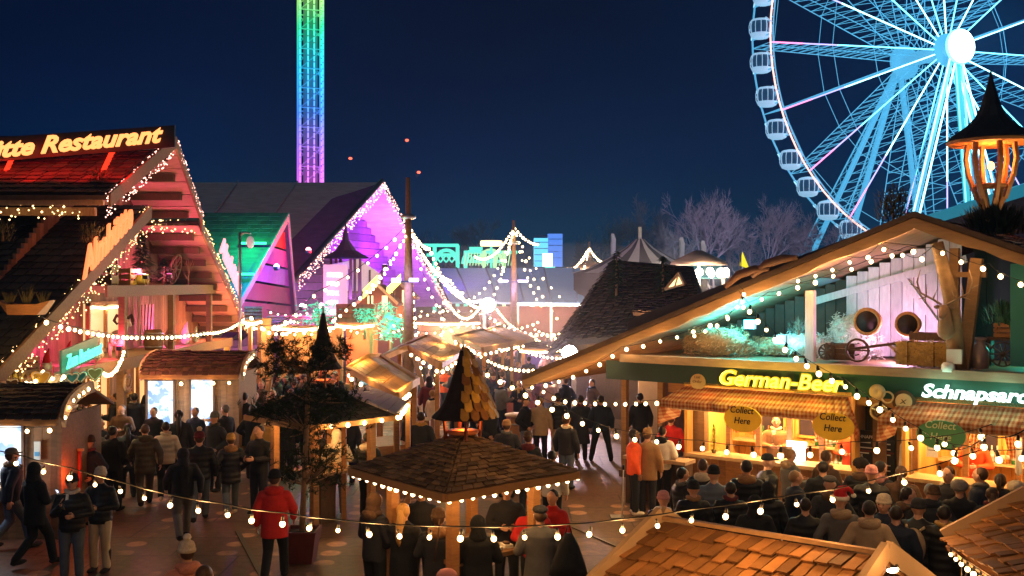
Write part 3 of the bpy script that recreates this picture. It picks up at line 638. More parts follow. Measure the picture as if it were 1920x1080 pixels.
# warm-lit shopfront dressing along the chalet
string('scalloped bulb string under the low chalet balcony at the left', [W(-40,715,18.4),W(48,712,20.2),W(82,690,20.6),W(120,700,21.3)], [.22,.1,.1], .13, .045, every=4, power=9, cr=.006)
string('scalloped bulb string right of the green chalet sign', [W(190,690,23.4),W(232,655,25.6)], [.3], .15, .045, every=4, power=9, cr=.006)
string('tight bulb string along the loft window of the chalet', [V((-11.45,27.1,4.2)),V((-11.45,29.3,4.2))], [.06], .17, .035, every=4, power=6, cr=.006)
def heart(px, py, Y, s, c, label):
    t = thing('gingerbread_heart', W(px,py,Y), label, 'ornament', .6, 'ornaments hung on the chalet shopfront'); m = MB(); pts = [V((s*math.sin(a)**3, 0, s*(.81*math.cos(a)-.31*math.cos(2*a)-.12*math.cos(3*a)))) for a in [2*PI*k/20 for k in range(20)]]
    m.slab(pts, .04, (0,1,0)); m.build('biscuit', CM(c), t, True); m = MB(); m.tube([p*.8+V((0,-.01,0)) for p in pts+pts[:1]], .014, 5, False); m.build('icing', CM('white'), t, True); MB().tube([(0,0,s*.4),(0,0,s*1.8)], .008, 5).build('ribbon', CM('scarlet'), t, True)
for px,py,Y,s,c,lb in ((20,720,19.9,.17,'brown','brown iced heart hung left of the yellow ornament'),(78,708,20.5,.2,'yellow','yellow oval-looking heart ornament under the chalet balcony'),(100,712,20.9,.16,'white','white heart ornament beside the yellow one'),(135,708,21.8,.16,'teal','teal heart ornament under the green sign, left one'),(150,706,22.1,.16,'teal','teal heart ornament under the green sign, right one'),(178,700,23.2,.2,'tan','large tan iced heart right of the green sign')): heart(px,py,Y,s,c,lb)
fir(V((-10.9,24.9,.0)), 2.6, .5, 'bushy lit fir beside the chalet entrance pillar', seed=15, pot=True)
fl = thing('tree_lights', (-10.9,24.9,1.2), 'tiny white lights sprinkled over the fir by the chalet entrance', 'fairy lights'); fairy(fl, (-10.5,24.6,2.4), (-10.5,25.2,2.4), 1.4, 70, .02, fairy_w)
for i,(y,z) in enumerate(((23.2,2.1),(26.4,2.15),(29.3,2.1))):
    t = thing('carved_ornament', V((-10.2,y,z)), 'carved round wooden ornament on the '+('first','second','third')[i]+' chalet front post', 'ornament', PI/2); m = MB(); m.lathe((0,0,0), [(.15,-.03),(.24,-.03),(.24,.03),(.15,.03)], 16); R_ = Matrix.Rotation(PI/2,4,'X'); m.v = [R_ @ v for v in m.v]; m.build('ring', wood_p, t, True); MB().ell((0,0,0), (.1,.05,.12), 10, 8, .1).build('boss', wood_o, t, True)
# ------------------------------------------------------------------ grey hall and green hall
def halls():
    tarp = M('grey tarpaulin', (.5,.52,.48), .45, nz=(2.5,.45), bump=.5, stretch=(.5,2,2))
    Wg = lambda px, py, Y: W(px, py, Y*1.22)
    ap, lf, rf = Wg(715,342,50), Wg(553,522,40), Wg(838,572,60); XL = -21.5
    t = thing('grey_hall', (-10,60,0), 'large hall under grey tarpaulin roof with a purple-lit timber gable', 'building')
    lf2 = lf+(lf-ap)*.45; rf2 = rf
    L = lambda p: V((XL+0, p.y, p.z))
    m = MB(); k = 14
    for i in range(k):
        for j in range(8):
            P = lambda u, v: (L(ap).lerp(ap,u)).lerp(L(lf2).lerp(lf2,u), v)+V((0,0,.06*math.sin(u*40+v*5)*v-.12*math.sin(v*PI)))
            m.add([P(i/k,j/8),P((i+1)/k,j/8),P((i+1)/k,(j+1)/8),P(i/k,(j+1)/8)], [(0,1,2,3)], True)
    m.build('roof', tarp, t)
    m = MB()
    for u in (0,.35,.62): P = lambda v: (L(ap).lerp(ap,u)).lerp(L(lf2).lerp(lf2,min(1,u+.12)), v)+V((0,-.03,.06)); m.tube([P(v/8) for v in range(9)], .05, 5)
    m.build('roof_seam', tarp, t)
    MB().slab([L(ap), ap, rf2, L(rf2)], .15).build('rear_roof', tarp, t)
    MB().tube([ap+V((.05,0,.1)), lf2+V((.05,0,.1))], .16, 8).build('edge_roll', M('black roll', (.02,.02,.03), .4), t)
    gb = M('purple-lit boards', (.2,.09,.24), .7, nz=(2,.3), island=.35)  # violet floodlight tint put into the board colour
    m = MB(); dx = V((-2.6,0,0)); n = 26       # horizontal boards of the gable wall, set back
    for i in range(n):
        z0 = 11.4*(i/n); z1 = 11.4*((i+.93)/n); zt = z1+.25
        if zt > ap.z: continue
        yl = ap.y+(lf.y-ap.y)*(ap.z-zt)/(ap.z-lf.z); yr = ap.y+(rf.y-ap.y)*min(1.2,(ap.z-zt)/(ap.z-rf.z)); xl = lambda y: ap.x+(lf.x-ap.x)*(ap.y-y)/(ap.y-lf.y) if y < ap.y else ap.x+(rf.x-ap.x)*(y-ap.y)/(rf.y-ap.y)
        for (ya, yb) in ((max(yl,44),ap.y),(ap.y,min(yr,75))): m.slab([V((xl(ya)-2.2,ya,z0)), V((xl(yb)-2.2,yb,z0)), V((xl(yb)-2.2,yb,z1)), V((xl(ya)-2.2,ya,z1))], .06, (1,0,0))
    m.build('gable_boards', gb, t)
    MB().slab([ap+V((-2.1,0,-.05)), lf2+V((-2.1,0,-.05)), lf2, ap], .05, (0,0,-1)).build('soffit', gb, t); MB().slab([ap+V((-2.1,0,-.05)), rf+V((-2.1,0,-.05)), rf, ap], .05, (0,0,-1)).build('soffit', gb, t)
    # half-timbered panel
    pw = MB(); a = Wg(613,548,40.5); b = Wg(712,548,45); up = V((0,0,1.0)); pw.slab([a,b,b+up*1.0,a.lerp(b,.55)+up*1.75,a+up*1.35], .08, (1,0,0)); pp = pw.build('plaster_panel', M('plaster', (.6,.56,.55), .8, nz=(4,.15)), t)
    m = MB(); 
    for f in (.0,.18,.36,.54,.75,1): m.bar(a.lerp(b,f)+V((.12,0,-.3)), a.lerp(b,f)+V((.12,0,1.2)), .1)
    m.bar(a+V((.12,0,.0)), b+V((.12,0,0)), .12); m.build('timber', wood_d, pp)
    fl = thing('fairy_light_edge', ap, 'thick row of tiny pink-white lights edging the grey hall gable', 'fairy lights')
    fairy(fl, ap+V((.1,0,.1)), lf+V((.1,0,.1)), .75, 420, .034, fairy_p); fairy(fl, ap+V((.1,0,.1)), rf+V((.1,0,.1)), .8, 420, .036, fairy_p)
    for p, pw, c, tg in ((Wg(722,500,46.5),2800,(.5,.04,1),Wg(712,395,50)), (Wg(770,520,50),2800,(.55,.06,1),Wg(770,440,56)), (Wg(640,585,41),380,(.3,.1,1),Wg(640,530,42))):
        f = thing('floodlight', p, f'violet floodlight washing the purple gable of the grey hall, at its {"peak" if pw==2800 and p.y<60 else "right side" if pw==2800 else "left foot"}', 'floodlight')
        MB().box((0,0,0), (.3,.3,.25)).build('housing', black, f, True); MB().box((0,0,.13), (.24,.24,.02)).build('lens', screen('violet lens', (.5,.3,1), 5), f, True); lamp(V(p)+V((.3,-.3,.3)), pw, c, .2, f, spot=110, to=tg)
    # cupola on the left of the gable
    c = thing('cupola', Wg(648,470,42)-V((0,0,2.5)), 'dark shingled cupola with pointed roof in front of the grey hall gable', 'cupola')
    m = MB(); m.lathe((0,0,0), [(1.25,2.1),(1.1,2.2),(.55,2.5),(.2,3.0),(.05,3.7),(.01,4.3)], 8, False); m.build('roof', M('violet shingle', (.05,.03,.07), .8, island=.4), c, True)
    for k in range(6): a_ = k*PI/3; MB().bar((.75*math.cos(a_),.75*math.sin(a_),0), (.75*math.cos(a_),.75*math.sin(a_),2.15), .12).build('post', wood_d, c, True)
    # menu panel
    s = thing('menu_sign', Wg(632,598,38), 'tall white backlit menu panel with rows of bright lettering at the grey hall', 'sign')
    a, b = Wg(606,600,38.2), Wg(651,600,38.8); up = V((0,0,2.6))
    MB().slab([a,b,b+up,a+up], .12, (0,1,0)).build('panel', M('grey panel', (.35,.35,.38), .5, emit=.16, ecol=(.8,.8,.95)), s)
    for k, (tx, fz) in enumerate((('SCHINKEN',.78),('1893',.62),('STEAK',.45),('GRILL',.28),('BEER',.11))):
        MB().text(tx, a.lerp(b,.16)+up*fz+V((0,-.03,0)), b-a, (0,0,1), .3, .03, 0, .01, fit=.62 if k else .78).build('lettering', screen('white neon', (1,.95,.95), 1.6), s)
    lamp(Wg(635,560,36.5), 15, (.9,.85,1), .3, s)
    # green hall
    ap, lf, rf = W(540,399,45), W(428,600,38.6), W(557,606,48); XL = -17.5; L = lambda p: V((XL,p.y,p.z))
    t = thing('green_hall', (-10,43,0), 'smaller dark green roofed hall with striped red and violet lit gable', 'building')
    m = MB(); m.shingles(L(lf)-V((0,.6,.5)), lf-V((0,.6,.5)), ap, L(ap), 26, 12, .02, .1, over=1.1); m.slab([L(lf), lf, ap, L(ap)], .1); m.build('roof', M('teal shingle', (.05,.09,.085), .6, nz=(3,.4), island=.3), t)
    MB().slab([L(ap), ap, rf, L(rf)], .1).build('rear_roof', M('teal shingle'), t)
    pl = M('gable plank', (.26,.17,.18), .6, nz=(3,.3), island=.15)
    pls = [M('red-lit board', (.45,.015,.015), .6, nz=(3,.3)), M('red board', (.45,.015,.015)) if 0 else M('red-lit board'), M('magenta-lit board', (.35,.06,.3), .6, nz=(3,.3)), M('violet-lit board', (.18,.1,.45), .6, nz=(3,.3)), M('maroon board', (.12,.03,.08), .6, nz=(3,.3)), M('maroon board')]  # floodlight colours put into the base colours of the gable boards
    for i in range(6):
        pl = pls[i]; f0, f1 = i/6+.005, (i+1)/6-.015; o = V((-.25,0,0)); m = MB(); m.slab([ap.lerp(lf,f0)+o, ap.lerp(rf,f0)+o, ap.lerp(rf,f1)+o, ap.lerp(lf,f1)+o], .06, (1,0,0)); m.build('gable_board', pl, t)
    MB().slab([ap,lf,lf-V((0,0,.3)),ap-V((0,0,.35))], .06, (1,0,0)).build('bargeboard', M('pale trim', (.25,.3,.3), .6), t); MB().slab([ap,rf,rf-V((0,.25,.0)),ap-V((0,.2,.2))], .06, (1,0,0)).build('bargeboard', M('pale trim'), t)
    for (px,py,Y,wd) in ((474,456,42.6,1.15),(455,514,40.3,.9)):
        o = thing('light_bar', W(px,py,Y), 'glowing green light bar across the green hall roof, '+('upper one' if py < 500 else 'lower one'), 'light bar', 0, 'light bars on the green hall roof')
        MB().box((0,0,0), (wd,.1,.1)).build('tube', screen('green tube', (.05,1,.45), 1.5), o, True); MB().box((0,.07,-.02), (wd,.05,.14)).build('housing', black, o, True)
        lamp(W(px,py,Y)+V((0,-.8,.5)), 150, (.01,1,.3) if py < 500 else (.01,.35,1), .1, o)
    for p, pw, c, tg, lb in ((W(505,500,41.6),230,(.12,.1,1),W(508,520,42),'blue spotlight on the green hall gable'), (W(545,470,44)+V((.6,-.6,0)),380,(1,.005,.02),W(535,440,45),'red spotlight under the green hall peak'), (W(520,560,41)+V((.8,-.4,-.3)),130,(.8,.04,.4),W(510,570,42),'magenta spotlight at the foot of the green hall gable'),(W(560,560,45)+V((.8,-.4,-.3)),150,(.9,.04,.5),W(530,480,44),'pink spotlight right of the green hall gable')):
        f = thing('spotlight', p+V((.35,-.2,0)), lb, 'spotlight'); MB().ell((0,0,0), .12, 10, 8).build('lens', screen('spot '+lb[:5], tuple(.3+.7*q for q in c), 8), f, True); MB().lathe((0,0,-.16), [(.1,0),(.14,.1),(.13,.16)], 10).build('housing', black, f, True); lamp(p+V((.7,-.3,0)), pw, c, .15, f)
halls()
def lamp_post():
    t = thing('street_lamp', V((-9.4,34.4,0)), 'plain grey street lamp with an unlit globe beside the green hall', 'street lamp')
    z = 6.55; MB().tube([(0,0,0),(0,0,z)], [.06,.045], 8).build('pole', metal, t, True); MB().tube([(0,0,z-.1),(.15,0,z-.02),(.38,0,z-.05)], .035, 6).build('arm', metal, t, True); MB().ell((.36,0,z-.35), (.14,.14,.22), 12, 8).build('globe', M('frosted globe', (.6,.6,.62), .3, emit=.15), t, True)  # slight emission painted on the globe though its lamp is off
lamp_post()
# ------------------------------------------------------------------ drop tower
def tower():
    x0 = GX(582,118); t = thing('drop_tower', (x0,118,0), 'tall slim lattice drop tower glowing green, blue and violet', 'tower ride')
    m1 = bpy.data.materials.new('tower light'); m1.use_nodes = True; nt = m1.node_tree; n = nt.nodes; L = nt.links; b = n['Principled BSDF']; g = n.new('ShaderNodeNewGeometry'); s = n.new('ShaderNodeSeparateXYZ'); L.new(g.outputs['Position'], s.inputs[0])
    mr = n.new('ShaderNodeMapRange'); mr.inputs[1].default_value = 14; mr.inputs[2].default_value = 40; L.new(s.outputs[2], mr.inputs[0]); r = n.new('ShaderNodeValToRGB'); L.new(mr.outputs[0], r.inputs[0])
    e = r.color_ramp.elements; e[0].color = (1,.16,.8,1); e[1].color = (.5,.9,.12,1)
    for p, c in ((.2,(.5,.15,1,1)),(.42,(.06,.25,1,1)),(.62,(.02,.5,.9,1)),(.82,(.03,.8,.3,1))): q = r.color_ramp.elements.new(p); q.color = c
    L.new(r.outputs[0], b.inputs['Emission Color']); b.inputs['Emission Strength'].default_value = .55; b.inputs['Base Color'].default_value = (.2,.2,.2,1); m1.cycles.emission_sampling = 'NONE'
    m2 = m1.copy(); m2.node_tree.nodes['Principled BSDF'].inputs['Emission Strength'].default_value = 1.25
    m3 = m1.copy(); m3.node_tree.nodes['Principled BSDF'].inputs['Emission Strength'].default_value = .13
    w = 1.32; HT = 46; R = Matrix.Rotation(.32,3,'Z'); cs = [R@V((sx*w,sy*w,0)) for sx,sy in ((-1,-1),(1,-1),(1,1),(-1,1))]
    for c in cs: MB().tube([c, c+V((0,0,HT))], .13, 6).build('corner_column', m1, t, True)
    for c in cs[:2]+[cs[0].lerp(cs[1],.35), cs[0].lerp(cs[1],.62), cs[1].lerp(cs[2],.5)]:
        m = MB(); d = V((-.0,-.16,0))
        for k in range(int(HT/.75)): m.box(c+d+V((0,0,k*.75+.3)), (.17,.06,.6))
        m.build('light_strip', m2, t, True)
    m = MB(); h = 2.3
    for k in range(int(HT/h)):
        for i in range(4):
            a, b_ = cs[i], cs[(i+1)%4]; z = k*h; m.bar(a+V((0,0,z)), b_+V((0,0,z)), .1); m.bar(a+V((0,0,z)), b_+V((0,0,z+h)), .07); m.bar(b_+V((0,0,z+h*.5)), a.lerp(b_,.5)+V((0,0,z+h)), .05)
    m.build('lattice', m1, t, True)
    MB().box((0,0,HT/2), (1.5,1.5,HT), R=R).build('inner_mast', m3, t, True)
tower()
# ------------------------------------------------------------------ giant wheel
def wheel():
    psi = math.radians(21); ax = V((math.sin(psi), -math.cos(psi), 0)); hx = V((math.cos(psi), math.sin(psi), 0)); up = V((0,0,1)); R = 28.6
    C = V((GX(1765,140)-ax.x*3.6*0, 140, H+(HY-97)/F*140)); C = C-ax*2.0
    t = thing('ferris_wheel', (C.x,C.y,0), 'giant white ferris wheel glowing cyan and blue behind the bar chalet', 'ferris wheel')
    cy = M('cyan steel', (.2,.3,.35), .5, emit=.42, ecol=(.1,.5,.85), samp=0); cyb = M('bright cyan tube', (.5,.8,.9), emit=2.0, ecol=(.16,.75,1), samp=0); wh = M('ice tube', (.8,1,1), emit=2.6, ecol=(.4,1,1), samp=0)
    dim = M('dim cyan steel', (.1,.2,.25), .5, emit=.4, ecol=(.1,.55,.95), samp=0)
    pinkm = M('pink tube', (1,.3,.5), emit=1.4, ecol=(1,.25,.6), samp=0); orn = M('peach tube', (1,.6,.5), emit=1.5, ecol=(1,.42,.36), samp=0); vio = M('violet tube', (.5,.3,1), emit=1.2, ecol=(.45,.4,1), samp=0)
    P = lambda r, a, o: C+hx*(r*math.cos(a))+up*(r*math.sin(a))+ax*o
    A0 = math.radians(180+2.2); N = 20; st = 2*PI/N
    vis = lambda p: True
    # rims: front lit ring, rear ring, outer hanging rings
    for o, r, m_, th, nm in ((2.0,R,orn,.12,'front_rim'), (-2.0,R,cy,.14,'rear_rim'), (2.0,R*.985,cy,.1,'front_rim_inner')):
        m = MB(); m.tube([P(r,2*PI*k/80,o) for k in range(81)], th, 6, False); m.build(nm, m_, t)
    m = MB()
    for k in range(160):
        a = 2*PI*k/160; m.bar(P(R,a,2.0), P(R*.985,a,2.0), .12)
        if k % 4 == 0: m.bar(P(R,a,2.0), P(R,a,-2.0), .16)
    m.build('rim_lattice', cy, t)
    m = MB()
    for k in range(80):
        if k % 2: a0, a1 = 2*PI*k/80, 2*PI*(k+1)/80; MB().bar(P(R*1.0,a0,-2.05), P(R*1.0,a1,-2.05), .3, .3).build('rear_rim_panel', M('pale cyan panel', (.3,.4,.45), emit=.9, ecol=(.3,.65,.9), samp=0), t)
    if 0: m.build('rear_rim_panel', M('pale cyan panel', (.3,.4,.45), emit=.9, ecol=(.3,.65,.9), samp=0), t)
    for k in range(N):
        a = A0+k*st
        for o, oh, th in ((2.0,3.0,.095),(-2.0,-5.2,.07)):
            hubp = P(1.3,a,oh); rimp = P(R,a,o)
            if o > 0:
                m = MB(); m.tube([hubp, hubp.lerp(rimp,.62)], th, 6); sp = m.build('spoke', wh if k % 2 else cyb, t); m = MB(); m.tube([hubp.lerp(rimp,.62), hubp.lerp(rimp,.82)], th, 6); m.build('violet_section', vio, sp); m = MB(); m.tube([hubp.lerp(rimp,.82), rimp], th*1.1, 6); m.build('pink_section', pinkm, sp)
            else: m = MB(); m.tube([hubp, rimp], th, 5); m.build('rear_spoke', cy, t)
        # lattice between front and rear spoke
        m = MB(); f0, f1 = P(1.3,a,3.0), P(R,a,2.0); r0, r1 = P(1.3,a,-5.2), P(R,a,-2.0)
        for q in range(15):
            u = .12+.88*q/15; v = .12+.88*(q+1)/15; m.bar(f0.lerp(f1,u), r0.lerp(r1,v), .07); m.bar(f0.lerp(f1,v), r0.lerp(r1,v), .07)
        mid0 = f0.lerp(r0,.5); mid1 = f1.lerp(r1,.5); m.tube([mid0, mid1], .07, 4)
        m.build('spoke_lattice', dim, t)
    for r in (.42,.6,.66,.86,.925)[:4]:
        for o in ((2.2,) if r in (.42,.66) else (-3,)):
            m = MB(); m.tube([P(R*r,A0+2*PI*k/N,o) for k in range(N+1)], .045, 4, False); m.build('cable_ring', cy, t)
    # hub
    m = MB(); m.tube([P(0,0,-6.5), P(0,0,5.0)], 1.0, 16); m.build('axle', cy, t)
    for o, r in ((3.0,2.3),(-5.2,2.5)): MB().tube([P(0,0,o-.2), P(0,0,o+.2)], r, 28).build('hub_flange', dim, t)
    MB().tube([P(0,0,5.6), P(0,0,5.8)], 2.25, 36).build('hub_disc', M('hub lamp', (1,1,1), emit=4, ecol=(.85,1,.95), samp=0), t)
    MB().tube([P(0,0,5.2), P(0,0,5.6)], 2.4, 36).build('hub_disc_rim', cyb, t)
    # legs
    g = lambda x, y: V((x,y,0))
    for k, (o, sx, m_, w_) in enumerate(((4.6,0,cyb,1.0),(4.2,9,wh,1.0),(4.2,-14,wh,.9),(-6.2,-9,cy,1.0),(-6.2,10,cy,1.0),(-6.2,-17,cy,.9))):
        top = P(0,0,o); foot = top+hx*sx+ax*(o*.75); foot.z = 0; m = MB(); 
        if k in (1,2): 
            m.tube([top,foot], .36, 10)
        else: m.tube([top,foot], w_*.42, 10)
        lg = m.build('leg', (cy if k < 3 else dim) if k else M('teal leg', (.1,.4,.45), emit=.6, ecol=(.06,.55,.65), samp=0), t)
        m = MB(); d = (foot-top).normalized(); sd = hx*w_*.6-ax*0
        if k < 3:
            m.tube([top+sd+ax*.4, foot+sd+ax*.4], .13, 5); m.tube([top-sd+ax*.4, foot-sd+ax*.4], .1, 5); m.build('led_strip', m_, lg)
        # truss beside the leg
        m = MB(); f2 = foot+hx*(3 if sx >= 0 else -3); L_ = 22
        for q in range(L_):
            a_, b_ = top.lerp(foot,q/L_), top.lerp(f2,q/L_); c_, d_ = top.lerp(foot,(q+1)/L_), top.lerp(f2,(q+1)/L_); m.bar(a_,d_,.05); m.bar(b_,c_,.05); m.bar(c_,d_,.05)
        m.tube([top,f2], .11, 5); m.build('truss', dim, lg)
    # gondolas
    gm = M('gondola shell', (.5,.6,.65), .3, emit=.35, ecol=(.35,.7,1), samp=0); gl = M('gondola glass', (.02,.06,.12), .1, emit=.05, ecol=(.1,.4,.8)); gw = M('gondola light', (.8,.9,1), emit=1.0, ecol=(.5,.85,1), samp=0)
    base = None
    for k in range(40):
        a = A0+math.radians(4.5)+k*2*PI/40
        p = P(R+.15,a,0); px = 960+F*p.x/p.y; py = HY-(p.z-H)*F/p.y
        if not (-80 < py < 620) or px > 2060 or px < 1300: continue
        if math.cos(a) > .2 and px > 1960: continue
        if p.z < 9: continue
        gt = thing('gondola', p, 'X', 'gondola', psi, 'glazed gondolas round the giant wheel'); gt.scale = (1.32,)*3; ALLG.append((px,py,gt))
        w_, d_, h_ = 1.25, 1.15, 1.75
        prof = [(.55,-1.0),(.85,-.85),(1.05,-.4),(1.08,.2),(.98,.62),(.8,.82),(.3,.92)]
        o = MB().lathe((0,0,0), [(r_*.93,z_) for r_, z_ in prof], 16, True, 1.05, 1).build('glass_cabin', gl, gt, True)
        MB().lathe((0,0,0), [(.5,-1.05),(.86,-.9),(1.02,-.58),(1.0,-.56)], 16, True, 1.05).build('floor_shell', gm, gt, True)
        MB().lathe((0,0,0), [(1.02,.62),(.85,.84),(.3,.98),(.05,1.0)], 16, True, 1.05).build('roof_shell', gm, gt, True)
        m = MB()
        for q in range(12):
            b_ = q*PI/6; m.tube([(r_*math.cos(b_)*1.05,r_*math.sin(b_),z_) for r_, z_ in prof], .035 if q % 3 else .06, 4, False)
        m.build('frame', gm, gt, True)
        m = MB(); 
        for q in range(4): m.box((-.45+q*.3,-.55,.28), (.14,.05,.5))
        m.box((0,-.55,-.62), (1.2,.06,.1)); m.build('light_panel', gw, gt, True)
        for sy in (-1,1): MB().bar((0,sy*.9,.9), (0,sy*1.9,.2), .1).build('hanger', gm, gt, True)
    lamp(C+ax*10, 9000, (.15,.6,1), 6, t)
ALLG = []
wheel()
ALLG.sort(key=lambda q: (q[0] > 1765, q[1]))
_w = ['topmost','second','third','fourth','fifth','sixth','seventh','eighth','ninth','tenth','eleventh','twelfth']
_l = [g for g in ALLG if g[0] <= 1765]; _r = [g for g in ALLG if g[0] > 1765]
for side, gs in (('left',_l),('right',_r)):
    for i, g in enumerate(gs): g[2]['label'] = f'{_w[min(i,11)]} visible glazed gondola down the {side} rim of the giant wheel'
# ------------------------------------------------------------------ distance: bare trees, rides, tents
def bare_tree(px, pyb, Y, hpx, wpx, seed, label, mat):
    rr = random.Random(seed); t = thing('bare_tree', (GX(px,Y),Y,0), label, 'tree', 0, 'bare winter trees behind the market'); h = hpx/F*Y+(530-530)/F*Y; w_ = wpx/F*Y/2
    trunk = MB(); m = MB(); 
    def br(p, d, L, r, k, mb):
        q = p+d*L; md = p.lerp(q,.5)+V((rr.uniform(-1,1),rr.uniform(-1,1),rr.uniform(-.5,.5)))*L*.08; mb.tube([p,md,q], [r,r*.8,r*.6], 4 if k < 3 else 5, False)
        if k == 0: return
        for i in range(3 if k > 1 else 4):
            s = rr.uniform(.5,1.25); dd = (d+V((rr.uniform(-s,s),rr.uniform(-s,s)*.7,rr.uniform(-.45*s,.5*s)))).normalized(); br(p.lerp(q,rr.uniform(.4,1)), dd, L*rr.uniform(.64,.84), max(r*.56,.013), k-1, m)
    br(V((0,0,0)), V((0,0,1)), h*.3, h*.02, 7, trunk)
    z1 = max(v.z for v in m.v); xr = max(abs(v.x) for v in m.v); 
    for mb in (trunk, m):
        mb.v = [V((v.x*w_/xr, v.y*w_/xr, v.z*h/z1)) for v in mb.v]
    trunk.build('trunk', mat, t, True); m.build('crown', mat, t, True)
tm = M('winter bark', (.26,.22,.26), .9, nz=(.3,.3)); tm2 = M('winter bark shadowed', (.15,.16,.17), .9, nz=(.3,.3))  # the darker copy has shade put into its bark colour
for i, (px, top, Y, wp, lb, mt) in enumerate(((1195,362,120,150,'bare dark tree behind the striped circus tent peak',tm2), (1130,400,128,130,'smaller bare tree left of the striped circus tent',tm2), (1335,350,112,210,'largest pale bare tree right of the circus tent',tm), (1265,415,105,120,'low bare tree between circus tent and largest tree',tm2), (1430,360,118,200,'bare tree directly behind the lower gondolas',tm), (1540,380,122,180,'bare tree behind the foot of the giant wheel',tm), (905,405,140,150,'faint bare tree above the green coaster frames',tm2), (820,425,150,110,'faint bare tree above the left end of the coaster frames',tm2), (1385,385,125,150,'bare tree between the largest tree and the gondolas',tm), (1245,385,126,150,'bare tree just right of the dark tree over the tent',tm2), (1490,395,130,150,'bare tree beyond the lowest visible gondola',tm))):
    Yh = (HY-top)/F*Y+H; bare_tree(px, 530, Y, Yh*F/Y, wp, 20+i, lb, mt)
for p in ((30,70,1,2200),(36,90,3,2600)): pass
lamp((22,92,6), 4200, (.75,.7,.95), 1.5, spot=110, to=(22,118,14)); lamp((36,92,6), 4200, (.72,.66,.95), 1.5, spot=110, to=(38,120,14)); lamp((-4,112,6), 1200, (.2,.7,.9), 1.5, spot=120, to=(-4,140,14))  # unseen spots added to brighten the bare trees
def truss_ride():
    g = M('green ride steel', (.1,.4,.35), emit=.75, ecol=(.1,.85,.6), samp=0); y_ = M('lime ride steel', (.3,.4,.2), emit=.75, ecol=(.45,.85,.4), samp=0); bl = M('blue ride light', (.2,.4,1), emit=3, ecol=(.3,.5,1), samp=0)
    t = thing('coaster_frame', (GX(820,95),95,0), 'green-lit steel coaster frames with arches in the distance', 'ride'); Z = lambda py: H-(py-HY)/F*95; X = lambda px: GX(px,95)
    for px in (815,858,873,908,928,945): MB().bar((X(px),95,0), (X(px),95,Z(460 if px < 870 else 470)), .35).build('column', g if px < 900 else y_, t)
    m = MB()
    for y0,a,b in ((460,790,860),(478,800,860),(473,870,970),(490,873,940),(466,880,905)): m.bar((X(a),95,Z(y0)), (X(b),95,Z(y0)), .3)
    for a,b in ((815,858),(873,908),(908,945)):
        for k in range(4): x0, x1 = X(a+(b-a)*k/4), X(a+(b-a)*(k+1)/4); m.bar((x0,95,Z(478)), (x1,95,Z(492)), .14); m.bar((x1,95,Z(478)), (x0,95,Z(492)), .14)
    m.build('cross_beam', g, t)
    for cx in (837,890,920):
        m = MB(); m.tube([(X(cx+22*math.cos(a*PI/12)),95,Z(495-26*math.sin(a*PI/12))) for a in range(13)], .18, 5); m.build('arch', g if cx < 900 else y_, t)
    m = MB()
    for k in range(18): px = 870+k*5.5; m.bar((X(px),94.8,Z(498)), (X(px+4),94.8,Z(474)), .1)
    m.build('diagonal_brace', y_, t)
    s = thing('ride_sign', (X(922),93,Z(458)), 'small bright amber oval sign above the coaster frames', 'sign'); MB().lathe((0,0,-.25), [(1.0,0),(1.05,.25),(1.0,.5)], 24).build('panel', screen('amber panel', (1,.6,.3), 1.8), s, True); MB().bar((0,0,-.2), (0,0,-2.4), .2).build('post', g, s, True)
    t = thing('ride_tower', (GX(1030,90),90,0), 'short blue and cyan lit ride tower beyond the pale marquee', 'ride'); Z = lambda py: H-(py-HY)/F*90
    MB().box((-.75,0,Z(500)/2+Z(447)/2), (1.3,1.4,Z(447)-Z(500))).build('left_panel', screen('cyan panel', (.12,.6,1), .8), t, True); [MB().box((-.75+(1.25 if k%2 else 0),-.78,Z(500)+.5+k*.28), (1.25,.04,.06)).build('louvre', black, t, True) for k in range(9)]; MB().box((.5,-.1,Z(500)/2+Z(439)/2), (1.3,1.4,Z(439)-Z(500))).build('right_panel', screen('blue panel', (.08,.25,.85), .6), t, True); MB().box((-.2,-.9,Z(488)), (.9,.2,1.2)).build('bright_front', screen('white panel', (.7,.85,1), 1.5), t, True); MB().bar((0,0,0), (0,0,Z(495)), 1.0).build('mast', g, t, True)
truss_ride()
def marquee():
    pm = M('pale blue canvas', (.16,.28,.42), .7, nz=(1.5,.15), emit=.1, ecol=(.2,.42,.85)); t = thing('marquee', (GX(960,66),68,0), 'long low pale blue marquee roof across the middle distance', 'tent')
    a, b, c, d = W(845,566,62), W(1096,568,62), W(1088,502,74), W(815,503,74)
    MB().slab([a,b,c,d], .12).build('canvas_roof', pm, t)
    for f in (.15,.35,.55,.75,.95): MB().tube([a.lerp(b,f)+V((0,0,.05)), d.lerp(c,f)+V((0,0,.05))], .06, 5).build('seam', M('blue seam', (.1,.18,.3), .7), t)
    for f in (0,.25,.5,.75,1): p = a.lerp(b,f); MB().bar((p.x,p.y,0), p, .15).build('pole', white, t)
    m = MB(); m.bar(a.lerp(b,.5)+V((0,-.1,-.12)), b+V((0,-.1,-.12)), .14); m.build('light_strip', screen('white strip', (1,.8,.7), 7), t)
    MB().slab([V((a.x,63,.1)), V((b.x,63,.1)), V((b.x,63,3.3)), V((a.x,63,3.3))], .05, (0,1,0)).build('back_curtain', M('dark red curtain', (.14,.05,.04), .8, nz=(3,.4)), t)
    for k in range(7): p = a.lerp(b,.3+.1*k); lamp(p+V((0,-1.2,-.9)), 45, (1,.6,.4), .3, t)
marquee()
